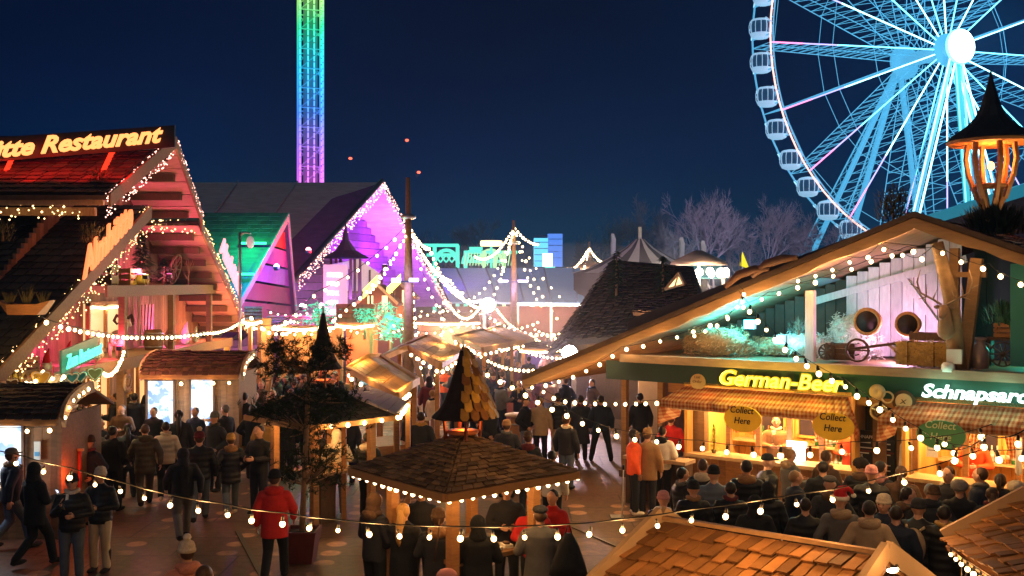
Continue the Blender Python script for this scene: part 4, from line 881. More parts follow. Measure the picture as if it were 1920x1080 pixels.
def circus():
    Y = 66; t = thing('circus_tent', (GX(1200,Y),Y,0), 'dark and white striped round tent with a peaked top', 'tent'); Z = lambda py, Y=Y: H-(py-HY)/F*Y; cx = GX(1206,Y); R = 4.4
    st = [M('tent dark stripe', (.06,.05,.08), .7), M('tent white stripe', (.5,.48,.55), .7)]; zt = Z(448); ze = Z(515)
    n = 22
    for k in range(n):
        a0, a1 = 2*PI*k/n, 2*PI*(k+1)/n; m = MB(); pr = [(0.06,zt),(.22,zt-.62),(.45,zt-1.25),(.75,zt-1.95),(1.0,ze+.1)]; vs = []
        for r_, z_ in pr:
            for a in (a0,a1): vs.append((R*r_*math.cos(a)*1.05, R*r_*math.sin(a), z_))
        m.add(vs, [(2*i,2*i+1,2*i+3,2*i+2) for i in range(4)]); m.build('canvas_stripe', st[k%2], t, True); MB().add([(R*1.0*math.cos(a),R*.96*math.sin(a),z_) for z_ in (ze+.1,0) for a in (a0,a1)], [(0,1,3,2)]).build('wall_panel', M('tent wall', (.04,.035,.05), .8), t, True)
    MB().tube([(0,0,0),(0,0,zt+.8)], .12, 8).build('mast', white, t, True)
    s = thing('tent_light_string', (cx,Y-R,ze), 'run of bright white lamps along the striped tent eave', 'lamp row'); 
    for k in range(13): 
        px = 1196+k*9+(k>6)*10; p = W(px,512+(k%3),Y-5); o = link('lamp_head', bulbmesh(.16, screen('flare lamp', (1,.8,.6), 20)), p, s)
        if k % 2 == 0: lamp(p+V((0,-.5,-.2)), 60, (1,.75,.5), .3, s)
    MB().tube([W(1190,510,Y-6), W(1325,512,Y-6)], .04, 5).build('rail', black, s)
    for i,(px,py) in enumerate(((1146,436),(1275,443),(1315,449))):
        f = thing('feather_flag', W(px,py+42,70), f'tall white feather flag {("left of the circus tent peak","right of the tent peak, nearer one","farthest right of the circus tent")[i]}', 'flag', 0, 'white feather flags round the striped tent')
        MB().tube([(0,0,-5),(0,0,1.4)], .04, 6).build('pole', white, f, True); MB().add([(0,0,-.1),(.3,0,.0),(.33,0,1.1),(.2,0,1.5),(0,0,1.5),(0,.03,-.1),(.3,.03,0),(.33,.03,1.1),(.2,.03,1.5),(0,.03,1.5)], [(0,1,2,3,4),(9,8,7,6,5),(0,5,6,1),(1,6,7,2),(2,7,8,3),(3,8,9,4),(4,9,5,0)]).build('cloth', M('flag cloth', (.5,.5,.6), .7, emit=.12), f, True)
    t = thing('side_marquee', W(1330,525,60), 'teal-lit plain tent right of the striped circus tent', 'tent'); a, b, c, d = W(1290,520,58), W(1356,520,58), W(1352,486,62), W(1290,481,62)
    MB().slab([a,b,c,d], .1).build('canvas_roof', M('teal canvas', (.12,.35,.4), .7, emit=.12, ecol=(.1,.5,.55)), t); 
    for p in (a,b): MB().bar((p.x,p.y,0), p, .15).build('pole', white, t)
    for i,(px,py,Y,n) in enumerate(((1310,507,55,7),(1106,512,85,10))):
        s = thing('lamp_cluster', W(px,py,Y), 'cluster of dazzling white lamps '+('beside the circus tent' if i == 0 else 'on a round carousel canopy by the far pole'), 'lamps')
        MB().lathe((0,0,.3), [(1.6,0),(1.5,.2),(.2,.8)], 14).build('canopy', M('canopy', (.3,.2,.15), .7), s, True); MB().tube([(0,0,.6),(0,0,-4.3)], .1, 6).build('post', white, s, True)
        for k in range(n*2): a_ = 2*PI*k/(n*2); o = link('lamp', bulbmesh(.2, screen('flare lamp', (1,.8,.6), 20)), W(px,py,Y)+V((1.5*math.cos(a_)*(1 if i == 0 else 1.3),1.5*math.sin(a_),.1*(k%2))), s)
        lamp(W(px,py,Y)+V((0,-2,-.3)), 500, (1,.75,.5), .6, s)
circus()
def thatch_house():
    t = thing('thatched_house', W(1190,600,38)-V((0,0,3.3)), 'tall dark thatched barn right of the market lane', 'building'); 
    e1, e2 = W(1062,640,36), W(1330,610,31); r1, r2 = W(1150,488,40), W(1300,500,37); e0 = V((e1.x-.5,42,1.8)); e3 = V((e2.x+2,39,2.5))
    m = MB(); 
    m.shingles(e1,e2,r2,r1, 22, 26, .05, 1.4, over=1.6); m.shingles(e0,e1,r1,r1+V((.02,.02,0)), 18, 12, .05, 1.4, over=1.6); m.slab([e1,e2,r2,r1],.2); m.slab([e0,e1,r1],.15); m.slab([r1,r2,e3,e0],.15); m.build('thatch_roof', thatch, t)
    MB().slab([V((e1.x+.4,36.6,0)), V((e2.x,32,0)), V((e2.x,32,2.3)), V((e1.x+.4,36.6,2.3))], .15, (0,1,0)).build('wall', wood_d, t)
    c = thing('bushy_fir', W(1238,560,35)-V((0,0,1)), 'dark fir rising against the thatched barn roof, right one', 'fir tree'); m = MB()
    for nm, px, top, Y, wd, sd in (('r',1243,480,35.5,.75,41),('l',1156,470,37,.6,42)):
        rr = random.Random(sd); p = W(px,top,Y); q = c if nm == 'r' else thing('bushy_fir', W(1156,560,37)-V((0,0,1)), 'dark fir rising against the thatched barn roof, left one', 'fir tree'); m = MB()
        for k in range(700):
            f = rr.random(); z = p.z-3.5*f; R_ = wd*f**.6*rr.uniform(.4,1); a = rr.uniform(0,6.28); w_ = V((p.x+R_*math.cos(a),Y+R_*math.sin(a),z)); d = V((math.cos(a),math.sin(a),-.4))*.22; s = V((-math.sin(a),math.cos(a),0))*.05; m.add([w_-s,w_+s,w_+d], [(0,1,2)])
        m.build('foliage', pine, q); MB().tube([(p.x,Y,p.z-4.5),(p.x,Y,p.z-.2)], [.12,.03], 6).build('trunk', bark, q)
    # lit dormer
    d = thing('lit_gablet', W(1268,530,33.5), 'small lit glazed triangle gable above the thatched roof', 'gable window'); a, b, p = W(1247,543,33.5), W(1284,533,33), W(1273,512,33.3)
    MB().slab([a,b,p], .1, (0,1,0)).build('pane', screen('warm pane', (1,.6,.25), 1.6), d)
    m = MB(); m.bar(a,p,.09); m.bar(b,p,.09); m.bar(a,b,.07); m.bar(a.lerp(b,.5),p,.05); m.build('frame', wood_p, d)
    # pale hut below
    h = thing('cream_hut', (GX(1235,31),31,0), 'small cream hut with low thatched roof left of the bar chalet', 'hut'); a, b, c_, e = W(1186,585,30.5), W(1275,592,29.2), W(1262,560,31.2), W(1190,562,32)
    m = MB(); m.shingles(a,b,c_,e, 6, 12, .04, 1, over=1.5); m.slab([a,b,c_,e],.12); m.build('thatch_roof', M('grey thatch', (.12,.09,.09), .9, nz=(8,.5), island=.4), h)
    a, b = W(1197,588,30.9), W(1268,594,29.8); MB().slab([V((a.x,a.y,0)), V((b.x,b.y,0)), b, a], .12, (0,1,0)).build('wall', M('cream wall', (.55,.42,.28), .8, nz=(3,.2)), h)
    a, b = W(1212,598,30.5), W(1245,600,29.9); MB().slab([a-V((0,0,.65)), b-V((0,0,.65)), b, a], .05, (0,1,0)).build('window', screen('warm pane'), h)
    lamp(W(1200,600,29.5), 25, WARM, .1, h)
    y_ = thing('yellow_pennant', W(1387,498,36), 'little yellow pennant above the bar chalet roof', 'flag'); MB().add([(0,0,0),(.35,0,-.12),(.1,0,.5),(0,.02,0),(.35,.02,-.12),(.1,.02,.5)], [(0,1,2),(5,4,3),(0,3,4,1),(1,4,5,2),(2,5,3,0)]).build('cloth', screen('yellow cloth', (.9,.7,.03), .7), y_, True); MB().tube([(.0,0,-3),(.05,0,.5)], .02, 5).build('pole', metal, y_, True)
thatch_house()
# ------------------------------------------------------------------ light poles
def pole(px, top, Y, label, r=.15, brace=True):
    x = GX(px,Y); z = H+(HY-top)/F*Y; t = thing('light_pole', (x,Y,0), label, 'pole', 0, 'timber poles carrying the light strings')
    MB().tube([(0,0,0),(.02,0,z*.5),(0,0,z)], [r*1.25,r,r*.45], 10).build('mast', bark, t, True)
    MB().lathe((0,0,z*.83), [(r*1.1,0),(r*1.6,.05),(r*1.6,.12),(r*1.1,.17)], 10).build('collar', metal, t, True)
    if brace:
        for s in (-1,1): MB().bar((s*.9,-.25,0), (s*.12,-.05,2.6), .16).build('brace', bark, t, True)
    return V((x,Y,z))
p1 = pole(765,333,34,'tall timber pole left of centre carrying most of the light strings', .17)
p2 = pole(963,413,60,'second timber pole at the centre of the lane, farther away', .2)
p3 = pole(1105,453,90,'farthest timber pole near the carousel lights', .22, False)
p1n = V((p1.x,p1.y,H+(HY-420)/F*34)); p2n = V((p2.x,p2.y,H+(HY-425)/F*60)); p3n = V((p3.x,p3.y,H+(HY-462)/F*90))
for k, (p, nm) in enumerate(((W(760,525,33.7),'on the tall left pole'), (W(962,527,59.5),'on the centre pole'))):
    l = thing('pole_lamp', p, 'violet floodlight pair fixed '+nm, 'floodlight'); MB().box((-.3*(k+1),-.1,0), (.3*(k+1),.2,.12)).build('lamp_head', screen('violet head', (.65,.5,1), 6), l, True); MB().box((.3*(k+1),-.1,0), (.3*(k+1),.2,.12)).build('lamp_head', screen('violet head'), l, True); MB().box((0,0,-.05), (1.0*(k+1),.1,.06)).build('bracket', black, l, True)
    lamp(p+V((0,-.5,-.35)), 40 if k == 0 else 90, (.4,.3,1), .2, l)
for px, py in ((785,323),(763,263),(657,297)):
    s = thing('balloon_light', W(px,py,45), 'tiny red beacon light floating '+('just above the tall pole' if py == 323 else 'high in the dark sky' if py == 263 else 'in the sky left of the tall pole'), 'beacon'); MB().ell((0,0,0), (.09,.09,.06), 10, 6).build('lamp', screen('red beacon', (1,.12,.06), 1.2 if py != 323 else 1.5), s, True); MB().tube([(0,0,-.06),(-.12,0,-.22)], .012, 5).build('cord', black, s, True)
S = string
S('warm bulb string from the tall left pole down to the chalet corner', [p1n, W(590,548,33), W(462,603,33)], [.25,.5], .42, .075, every=4, power=16, cr=.012)
S('second bulb string from the tall pole down left, closer to it', [p1n+V((0,0,-.2)), W(655,572,31), W(550,612,28), W(470,590,30)], [.25,.25,.3], .42, .07, every=4, power=16, cr=.012)
S('long low bulb string across the chalet gable front', [W(75,592,19.8), W(120,608,20.4), W(250,628,25), W(390,621,31), W(462,592,37)], [.02,.05,.05,.15], .36, .055, every=4, power=9, cr=.01)
S('bulb string hanging in a deep loop right of the tall pole', [p1n+V((0,0,-.1)), W(832,528,37)+V((0,0,-.6))], [4.6], .3, .07, every=6, power=14, cr=.012)
S('bulb string from the tall pole over the lane to the far glow', [p1n, W(845,522,41), W(915,568,48)], [.4,.5], .42, .08, every=3, power=24)
S('bulb string from the tall pole to the right, uppermost', [p1n+V((0,0,.1)), W(805,462,38), W(870,545,44)], [.2,.5], .42, .08, every=5, power=14)
S('small warm loop of bulbs left of the far glow', [W(838,560,40), W(905,562,46)], [.75], .3, .075, every=5, power=12)
for (a, px, py, Y, sg, lb) in ((p2n,925,550,58,.5,'steep bulb string left of the centre pole'), (p2n,890,478,75,.8,'bulb string from the centre pole to the coaster'), (p2n,1050,600,62,.6,'bulb string from the centre pole to the marquee, long one'), (p2n,1065,560,66,2.6,'bulb string swooping from the centre pole to the right'), (p2n+V((0,0,.1)),1012,455,66,.3,'short bulb string right of the centre pole top'), (p2n,952,470,58,.05,'nearly vertical bulb string beside the centre pole')):
    S(lb, [a, W(px,py,Y)], [sg], .62, .1, every=6, power=30, cr=.015)
S('bulb string from the far pole to the centre pole foot', [p3n, W(1020,548,72), W(960,585,62)], [.5,.3], .9, .12, every=6, power=40)
S('short bulb string right of the far pole', [p3n, W(1135,490,80)], [.3], .8, .12, every=6, power=30); S('short bulb string left of the far pole', [p3n, W(1062,500,80)], [.6], .8, .12, every=6, power=30)
S('slanted bulb string down the middle of the lane to the white flare', [W(930,575,56), W(1000,628,46), W(1080,655,38)], [.3,.2], .6, .085, every=3, power=25)
S('bulb string above the stall roofs at the centre', [W(905,610,50), W(975,632,46), W(1055,636,44), W(1150,655,38), W(1250,655,32)], [.1,.2,.1,.2], .55, .08, every=3, power=22)
S('short bulb string behind the pole foot at the left', [W(700,578,45), W(765,582,44), W(835,560,44)], [.25,.4], .35, .06, every=5, power=15)
S('bulb string over the red stall', [W(500,600,36), W(575,618,36), W(640,592,36)], [.25,.35], .33, .065, every=4, power=15)
S('brightest close row of bulbs above the teal figures', [W(460,606,34), W(545,598,38), W(640,588,42)], [.2,.2], .28, .07, every=5, power=15)
for k in range(5): S('faint distant strand of small lights beyond the tall pole, row '+['one','two','three','four','five'][k], [W(760+k*8,560+k*9,60), W(850,575+k*7,60), W(905,560+k*6,60)], [.6,.5], .8, .07, every=0, power=0)
rr = random.Random(9)
more = [((765,425,34),(905,560,52),.9),((765,430,34),(690,548,40),.2),((765,430,34),(935,600,44),2.2),((963,428,60),(1100,590,58),.8),((963,428,60),(860,560,52),1.2),((963,428,60),(905,600,50),.4),((700,585,40),(860,610,44),.5),((640,610,36),(780,600,42),.4),((860,598,50),(1010,600,56),.5),((915,590,50),(1060,620,44),.4),((1000,612,52),(1140,640,40),.3),((1060,640,42),(1180,690,30),.2),((930,625,44),(1070,668,34),.3),((780,640,34),(900,660,30),.3),((870,640,38),(1000,690,29),.3),((1105,462,90),(985,560,70),1.5),((1105,462,90),(1065,585,66),.5),((500,580,40),(620,560,44),.4)]
for i,(a_,b_,sg) in enumerate(more): S('extra bulb strand over the lane '+['from tall pole to far lamp, upper','short steep one left of tall pole','deep swag right of tall pole','from centre pole toward the barn','deep swag left of centre pole','steep one down from centre pole','low above red stall','low left of tall pole foot','flat one before the marquee','flat one right of far lamp','before the thatched barn','near the bar eave','down to the white floodlight','over the pale plank stall','above the barrel table','from far pole, long swag','from far pole, steep','over the warm stall front'][i], [W(*a_),W(*b_)], [sg], .5+.3*(a_[2] > 50), .06+.03*(a_[2] > 45), every=5, power=22 if a_[2] < 50 else 40)
# flares
for (px,py,Y,r,pw,lb) in ((915,572,50,.36,420,'dazzling white lamp at the far end of the lane'), (1068,662,34,.26,380,'dazzling white floodlight by the left eave of the bar chalet')):
    f = thing('flood_lamp', W(px,py,Y), lb, 'floodlight'); MB().ell((0,0,0), r, 16, 12).build('globe', screen('white flare', (1,.92,.95), 30), f, True); MB().lathe((0,0,-r-.25), [(.06,-2.8),(.06,0),(.14,.1),(.14,.28)], 8).build('stand', black, f, True)
    lamp(W(px,py,Y)+V((-.3,-r-.25,0)), pw*(2.2 if px > 1000 else 1), (1,.72,.85), r, f, spot=130 if px > 1000 else None, to=(-4,18,-2))
# ------------------------------------------------------------------ distant stalls
def small_house(px, apy, Y, wpx, label, lit=(1,.5,.2)):
    x = GX(px,Y); w_ = wpx/F*Y/2; za = H-(apy-HY)/F*Y; t = thing('wooden_stall', (x,Y,0), label, 'stall'); ze = za-w_*.95
    for s in (-1,1): MB().slab([(0,-1.2,za),(s*w_*1.15,-1.2,ze-.1),(s*w_*1.15,1.2,ze-.1),(0,1.2,za)], .1, (0,0,-1)).build('roof', M('red-brown boards', (.14,.05,.035), .8, island=.3, nz=(3,.3)), t, True); MB().bar((0,-1.25,za),(s*w_*1.15,-1.25,ze-.1), .12).build('bargeboard', wood_p, t, True)
    MB().add([(-w_,-1,0),(w_,-1,0),(w_,-1,ze),(0,-1,za-.15),(-w_,-1,ze)], [(0,1,2,3,4)]).build('front', M('red-brown boards'), t, True)
    for s in (-.4,.4): MB().box((s*w_,-1.06,ze-.1), (.3*w_,.06,.7)).build('window', screen('stall window', lit, 2), t, True)
    lamp((x,Y-1.8,ze-.7), 50, WARM, .2, t)
small_house(714,533,44,66,'left of the two gabled red-brown stalls beyond the pine'); small_house(752,528,46,54,'right of the two gabled red-brown stalls, next to the tall pole')
for i,(px,py,Y,w_) in enumerate(((694,538,42,.5),(738,535,43,.5))):
    s = thing('yellow_sign', W(px,py,Y), 'slanted yellow lit sign on the '+('left' if i == 0 else 'right')+' gabled stall roof', 'sign'); MB().slab([(-.3,0,-.5),(.3,0,.1),(.3,0,.5),(-.3,0,-.1)], .08, (0,1,0)).build('panel', screen('yellow sign', (1,.8,.12), 2.4), s, True); MB().bar((0,.06,-1.3),(0,.06,0), .08).build('post', wood_d, s, True)
def tealfig(px, py, Y, h, label):
    t = thing('teal_lit_plant', W(px,py,Y), label, 'plant decoration'); m = MB(); rr = random.Random(px)
    for k in range(200):
        q = V((rr.gauss(0,.4)*h,rr.gauss(0,.3)*h,rr.uniform(0,1)*h)); d = V((rr.uniform(-1,1),rr.uniform(-1,1),rr.uniform(-.3,1))).normalized()*.22*h; s = d.cross(V((.3,.8,.2))).normalized()*.04*h; m.add([q-s,q+s,q+d], [(0,1,2)])
    m.build('leaves', M('teal leaves', (.12,.4,.32), .7, island=.4, emit=.12, ecol=(.03,.9,.6)), t, True); MB().tube([(0,0,-.6),(0,0,h*.6)], .06, 6).build('stem', bark, t, True); lamp(W(px,py,Y)+V((.2,-1.2,.5)), 45, (.02,1,.6), .15, t)
tealfig(597,608,34,.7,'teal-lit leafy ornament on the stall roof left of the red stall'); tealfig(684,606,36,.5,'teal-lit ornament above the right end of the red stall'); tealfig(722,598,38,.6,'upper teal-lit plant right of the red stall'); tealfig(733,640,37,.9,'tall teal-lit plant right of the red stall')
def shed(name, px0, px1, ytop, ybot, Y, label, c, wall, glow, pw, rows=4):
    a, b = W(px0,ybot,Y), W(px1,ybot,Y); c_, d = W(px1,ytop,Y+2.2), W(px0,ytop,Y+2.2); t = thing(name, ((a.x+b.x)/2,Y,0), label, 'stall')
    m = MB(); m.shingles(a,b,c_,d, rows, 16, .03, .5); m.slab([a,b,c_,d], .1); m.build('roof', c, t)
    MB().slab([V((a.x+.1,Y+1.6,0)), V((b.x-.1,Y+1.6,0)), V((b.x-.1,Y+1.6,a.z)), V((a.x+.1,Y+1.6,a.z))], .1, (0,1,0)).build('back_wall', wall, t)
    for x in (a.x+.15,b.x-.15): MB().bar((x,Y+.2,0), (x,Y+.2,a.z), .13).build('post', wood_o, t)
    MB().box(((a.x+b.x)/2,Y+.5,.55), (abs(b.x-a.x)-.4,.5,1.1)).build('counter', wood_m, t)
    MB().tube([a+V((0,-.1,-.08)), a.lerp(b,.5)+V((0,-.1,-.14)), b+V((0,-.1,-.06))], .05, 6).build('light_tube', screen('warm tube', (1,.68,.4), 10), t)
    lamp((a+b)/2+V((0,.6,-.5)), pw, glow, .25, t); return t
shed('red_stall', 630,702,570,607,36,'red-orange lit stall with a glowing roof edge beyond the pine', M('red canopy', (.4,.1,.04), .8, island=.2), M('red back', (.4,.12,.05), .8), (1,.35,.15), 110)
shed('far_stall', 500,628,592,612,38,'long warm-lit stall front left of the red stall', wood_m, M('warm back', (.35,.2,.1), .8, nz=(4,.4)), WARM, 110)
shed('far_stall', 458,492,575,600,34,'narrow yellow-lit timber stall at the corner of the chalet', wood_m, M('warm back'), WARM, 90)
shed('far_stall', 780,900,585,604,54,'low grey-roofed stall left of the far white lamp', wood_m, M('warm back'), (1,.5,.4), 160)
shed('far_stall', 705,760,575,590,48,'brown stall row behind the tall pole', wood_m, M('warm back'), (1,.4,.4), 120)
shed('far_stall', 975,1050,640,655,42,'low dark stall in the lane left of the white floodlight', wood_m, M('violet back', (.12,.08,.2), .8), (.6,.4,1), 20)
# stalls with plank roofs near the tall pole
def plankstall(r0, r1, e0, e1, f0, f1, label, mat, lights=True, posts=True):
    """ridge r0-r1, near eave e0-e1, far eave f0-f1"""
    t = thing('plank_roof_stall', V(((e0.x+f1.x)/2,(e0.y+f1.y)/2,0)), label, 'stall', 0, 'plank-roofed stalls round the tall pole')
    for a, b in ((e0,e1),(f0,f1)):
        m = MB(); k = 5
        for i in range(k):
            p, q, p2, q2 = r0.lerp(a,(i+.04)/k), r1.lerp(b,(i+.04)/k), r0.lerp(a,(i+.97)/k), r1.lerp(b,(i+.97)/k)
            for j in range(3): u, v = (j+.02)/3, (j+.98)/3; m.slab([p.lerp(q,u),p.lerp(q,v),p2.lerp(q2,v),p2.lerp(q2,u)], .04)
        m.build('roof_slope', mat, t); MB().bar(a,b,.1,.14).build('eave_board', mat, t); MB().bar(r0,a,.08,.16).build('bargeboard', mat, t); MB().bar(r1,b,.08,.16).build('bargeboard', mat, t)
    if posts:
        for a in (e0,e1,f0,f1): c = a.lerp((r0+r1)/2,.12); MB().bar((c.x,c.y,0), (c.x,c.y,a.z), .12).build('post', wood_o, t)
        c = (e0+e1+f0+f1)/4; MB().box((c.x,c.y,.5), (abs(e1.x-e0.x)*.6+.5,.8,1.0), rz=math.atan2(e1.y-e0.y,e1.x-e0.x)).build('counter', wood_o, t)
    for a, b in ((e0,e1),(e0,r0),(e1,r1)):
        for k in range(5):
            p = a.lerp(b,(k+.5)/5)+V((0,-.06,-.14)); o = link('bulb', bulbmesh(.05,bulb_w), p, t)
            if k == 2 and lights: lamp(p+V((0,-.15,.35)), 14, WARM, .08, t)
plankstall(W(766,650,28.5), W(800,631,32), W(826,686,25.2), W(866,661,28.5), W(700,679,27), W(745,655,30.5), 'pale plank-roofed stall standing behind the tall pole foot', M('amber planks', (.5,.3,.13), .65, nz=(5,.5), bump=.4, island=.3))
plankstall(W(690,669,25), W(770,722,21.5), W(652,692,24.2), W(746,742,20.8), W(712,668,27), W(784,714,23.5), 'narrow plank-roofed stall lit inside, in front of the pole foot', M('lit planks', (.45,.27,.1), .7, island=.2, nz=(4,.3)))
plankstall(W(890,622,40), W(955,645,36), W(850,632,37), W(905,655,33.5), W(905,618,43), W(965,640,38), 'farther plank-roofed stall left of the violet canopy', M('violet planks', (.3,.18,.1), .7, island=.2))
plankstall(W(935,612,47), W(985,640,42), W(905,622,45), W(940,648,40), W(950,612,50), W(1000,636,44), 'small plank-roofed stall lit violet at the lane centre', M('violet planks'))
t = thing('slatted_canopy', W(760,770,18.5), 'flat slatted pale canopy between dark hut and lane', 'canopy'); a, b, c_, d = W(640,722,20.5), W(748,782,17.6), W(772,752,18.6), W(672,706,21.5)
a, b, c_, d = W(645,735,20), W(745,775,18.2), W(765,752,19.2), W(690,722,21)
for i in range(6):
    p, q, r_, s_ = a.lerp(b,(i+.03)/6), a.lerp(b,(i+.95)/6), d.lerp(c_,(i+.95)/6), d.lerp(c_,(i+.03)/6); MB().slab([p,q,r_,s_], .04).build('panel', M('pale panel', (.5,.4,.38), .7, nz=(4,.2)), t)
for p in (a,b,c_,d): MB().bar((p.x,p.y,0), p, .09).build('post', wood_o, t)
S('short bright row of bulbs on the slatted canopy end', [b+V((0,-.1,0)), c_], [.03], .13, .045, every=3, power=10)
# ------------------------------------------------------------------ bar chalet on the right (local frame: x along the front, y into the building, z up)
AR = math.atan2(-.59,.81)
bar = thing('bar_chalet', (.35,25,0), 'broad wooden bar chalet with a low gable loft, gingham awnings and neon beer lettering', 'building', AR)
BMx = SM[bar.name]
def TB(px, off=0.0):     # local x on the plane y=off seen at picture column px
    k = (px-960)/F; c, s = math.cos(AR), math.sin(AR)
    # world = (.35,25)+x*(c,s)+y*(-s,c)
    x0, y0 = .35-s*off, 25+c*off
    return (k*y0-x0)/(c-k*s)
def BL(px, py, off=0.0):
    x = TB(px, off); w_ = BMx @ V((x,off,0)); return V((x, off, H-(py-HY)/F*w_.y))
def Wb(p): return BMx @ V(p)
OFR = -1.0; tA = TB(1715,OFR); zA = BL(1715,418,OFR).z; x0R = TB(992,OFR); zE = BL(992,716,OFR).z; hw = tA-x0R
def barchalet():
    t = bar; D = 8.0; y0 = -.9; zr = lambda x: zA-(zA-zE)*abs(x-tA)/hw
    tiles = M('reddish tile', (.13,.05,.035), .7, nz=(5,.4), island=.4, bump=.4)
    for s, nm in ((-1,'left_roof'),(1,'right_roof')):
        xe = tA+s*hw; m = MB(); m.slab([(xe,y0,zE),(tA,y0,zA),(tA,D,zA),(xe,D,zE)], .14, (0,0,1)); 
        if s > 0: m.shingles((xe,D,zE+.15),(xe,y0,zE+.15),(tA,y0,zA+.15),(tA,D,zA+.15), 26, 26, .035, .6)
        m.build(nm, wood_m if s < 0 else tiles, t, True)
        # underside boards
    m = MB()
    for k in range(13):
        x0_, x1_ = x0R+hw*k/13+.02, x0R+hw*(k+1)/13-.02; za, zb = zr(x0_)-.03, zr(x1_)-.03; m.slab([(x0_,y0,za),(x1_,y0,zb),(x1_,4,zb),(x0_,4,za)], .03, (0,0,-1))
    m.build('soffit', M('weathered soffit', (.42,.23,.12), .8, nz=(2,.45), island=.25, bump=.5, stretch=(1,3,1)), t, True)
    # rough-edged rake boards (waney edge), two layers
    rr = random.Random(4)
    for s, c in ((-1,tA),(1,tA)):
        m = MB(); n = 30; a = []; b = []; cc = []
        for k in range(n+1):
            f = k/n; x = tA+s*hw*f*1.02; z = zA-(zA-zE)*f*1.02; a.append(V((x,y0-.12,z+.1))); b.append(V((x,y0-.12,z-.1-.05*mnoise.noise(V((k*.9,s,3)))-.02*math.sin(k*.9)))); 
        dy = V((0,.1,0)); vs = a+b+[q+dy for q in a]+[q+dy for q in b]; N = n+1
        for k in range(n): m.add([vs[k],vs[k+1],vs[N+k+1],vs[N+k],vs[2*N+k],vs[2*N+k+1],vs[3*N+k+1],vs[3*N+k]], [(0,1,2,3),(7,6,5,4),(0,4,5,1),(3,2,6,7)])
        m.build('waney_bargeboard', M('waney plank', (.36,.21,.1), .75, nz=(3,.35), bump=.4, stretch=(1,1,5)), t, True)
        m = MB(); 
        m.slab([(tA,y0-.16,zA+.12),(tA+s*hw*1.02,y0-.16,zE+.04),(tA+s*hw*1.02,y0-.16,zE+.15),(tA,y0-.16,zA+.22)], .1, (0,1,0)); m.build('edge_capping', M('capping wood', (.11,.07,.045), .8, nz=(4,.5)), t, True)
    MB().slab([(3.4,y0+.02,zr(3.4)+.1),(tA,y0+.02,zA+.1),(tA,y0+.02,zA+.2),(3.4,y0+.02,zr(3.4)+.5)], .5, (0,1,0)).build('rolled_tarp', M('blue-grey tarp', (.05,.05,.075), .6, nz=(3,.3), bump=.4), t, True)
    # scalloped shingle trims over the left rake
    for px, py in ((1398,520),(1450,500)): p = BL(px,py,y0-.15); MB().tube([p+V((-.45,.0,-.2)),p+V((-.15,0,.06)),p+V((.2,0,.16)),p+V((.5,0,.17))], [.05,.09,.09,.05], 8).build('bark_piece', M('brown bark slab', (.16,.08,.05), .8, nz=(4,.4)), t, True)
    # loft
    MB().box((8.6,1.0,3.1), (10.4,3.9,.12)).build('loft_floor', wood_m, t, True)
    m = MB(); m.box((8.6,y0-.08,3.12), (10.6,.14,.17)); m.build('loft_edge_board', M('worn pale plank', (.34,.24,.16), .75, nz=(4,.35), stretch=(1,4,4)), t, True)
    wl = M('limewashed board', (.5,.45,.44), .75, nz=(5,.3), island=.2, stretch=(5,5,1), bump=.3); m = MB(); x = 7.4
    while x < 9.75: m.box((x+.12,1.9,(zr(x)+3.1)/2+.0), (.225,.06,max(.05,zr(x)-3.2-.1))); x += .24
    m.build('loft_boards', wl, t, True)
    MB().bar((6.6,1.84,4.35),(9.9,1.84,5.3), .06,.16).build('loft_rail', wl, t, True); MB().bar((8.6,1.83,4.95),(9.6,1.83,3.5), .05,.13).build('loft_brace', wl, t, True)
    dk = M('loft brown boards', (.1,.07,.05), .8, nz=(4,.4), island=.3); m = MB(); x = 3.2  # brown boards left of the limewashed ones
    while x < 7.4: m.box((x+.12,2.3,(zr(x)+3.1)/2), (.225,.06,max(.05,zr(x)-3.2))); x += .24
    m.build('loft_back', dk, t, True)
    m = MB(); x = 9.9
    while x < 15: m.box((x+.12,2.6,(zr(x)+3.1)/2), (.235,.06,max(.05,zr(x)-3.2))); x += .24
    m.build('loft_back', M('near-black boards', (.02,.025,.03), .8), t, True)  # near-black boards right of the limewashed ones
    MB().slab([(4.2,-.2,3.95),(7.2,.1,4.95),(7.2,2.2,4.9),(4.2,2.2,3.95)], .03).build('cloth_ceiling', M('pale ceiling cloth', (.3,.4,.42), .6, nz=(2,.2)), t, True)
    for px, ptop, w_ in ((1520,545,.17),(1790,470,.16)): p = BL(px,660,-.5); zt = zr(p.x)-.1; MB().bar((p.x,-.5,3.2),(p.x,-.5,min(zt,H-(ptop-HY)/F*20)), w_).build('loft_post', wl if px < 1600 else wood_m, t, True)
    a, b = BL(1832,480,-.6), BL(1807,682,-.6); MB().bar((b.x,-.6,3.2),(a.x,-.6,5.25), .2).build('leaning_post', wood_m, t, True)
    a, b = BL(1757,470,-.75), BL(1783,560,-.75); MB().tube([(a.x,-.75,a.z+.15),(b.x,-.75,b.z),(b.x+.1,-.7,3.2)], [.11,.14,.17], 8).build('crooked_post', bark, t, True)
    MB().bar(BL(1790,515,-.6), BL(1850,515,-.6), .1).build('collar_beam', wood_m, t, True)
    o = BL(1912,600,0); MB().box((o.x+.1,0,4.2), (.5,.1,1.9)).build('teal_panel', M('teal panel', (.05,.28,.27), .7), t, True)
    # fascia with signs
    MB().box((5.0,y0+.15,2.82), (4.4,.1,.42)).build('fascia', M('navy fascia', (.03,.06,.06), .6), t, True); MB().box((10.6,y0+.15,2.8), (6.8,.1,.44)).build('fascia', M('green fascia', (.007,.07,.045), .5), t, True)
    # posts, frieze
    zc = 2.52
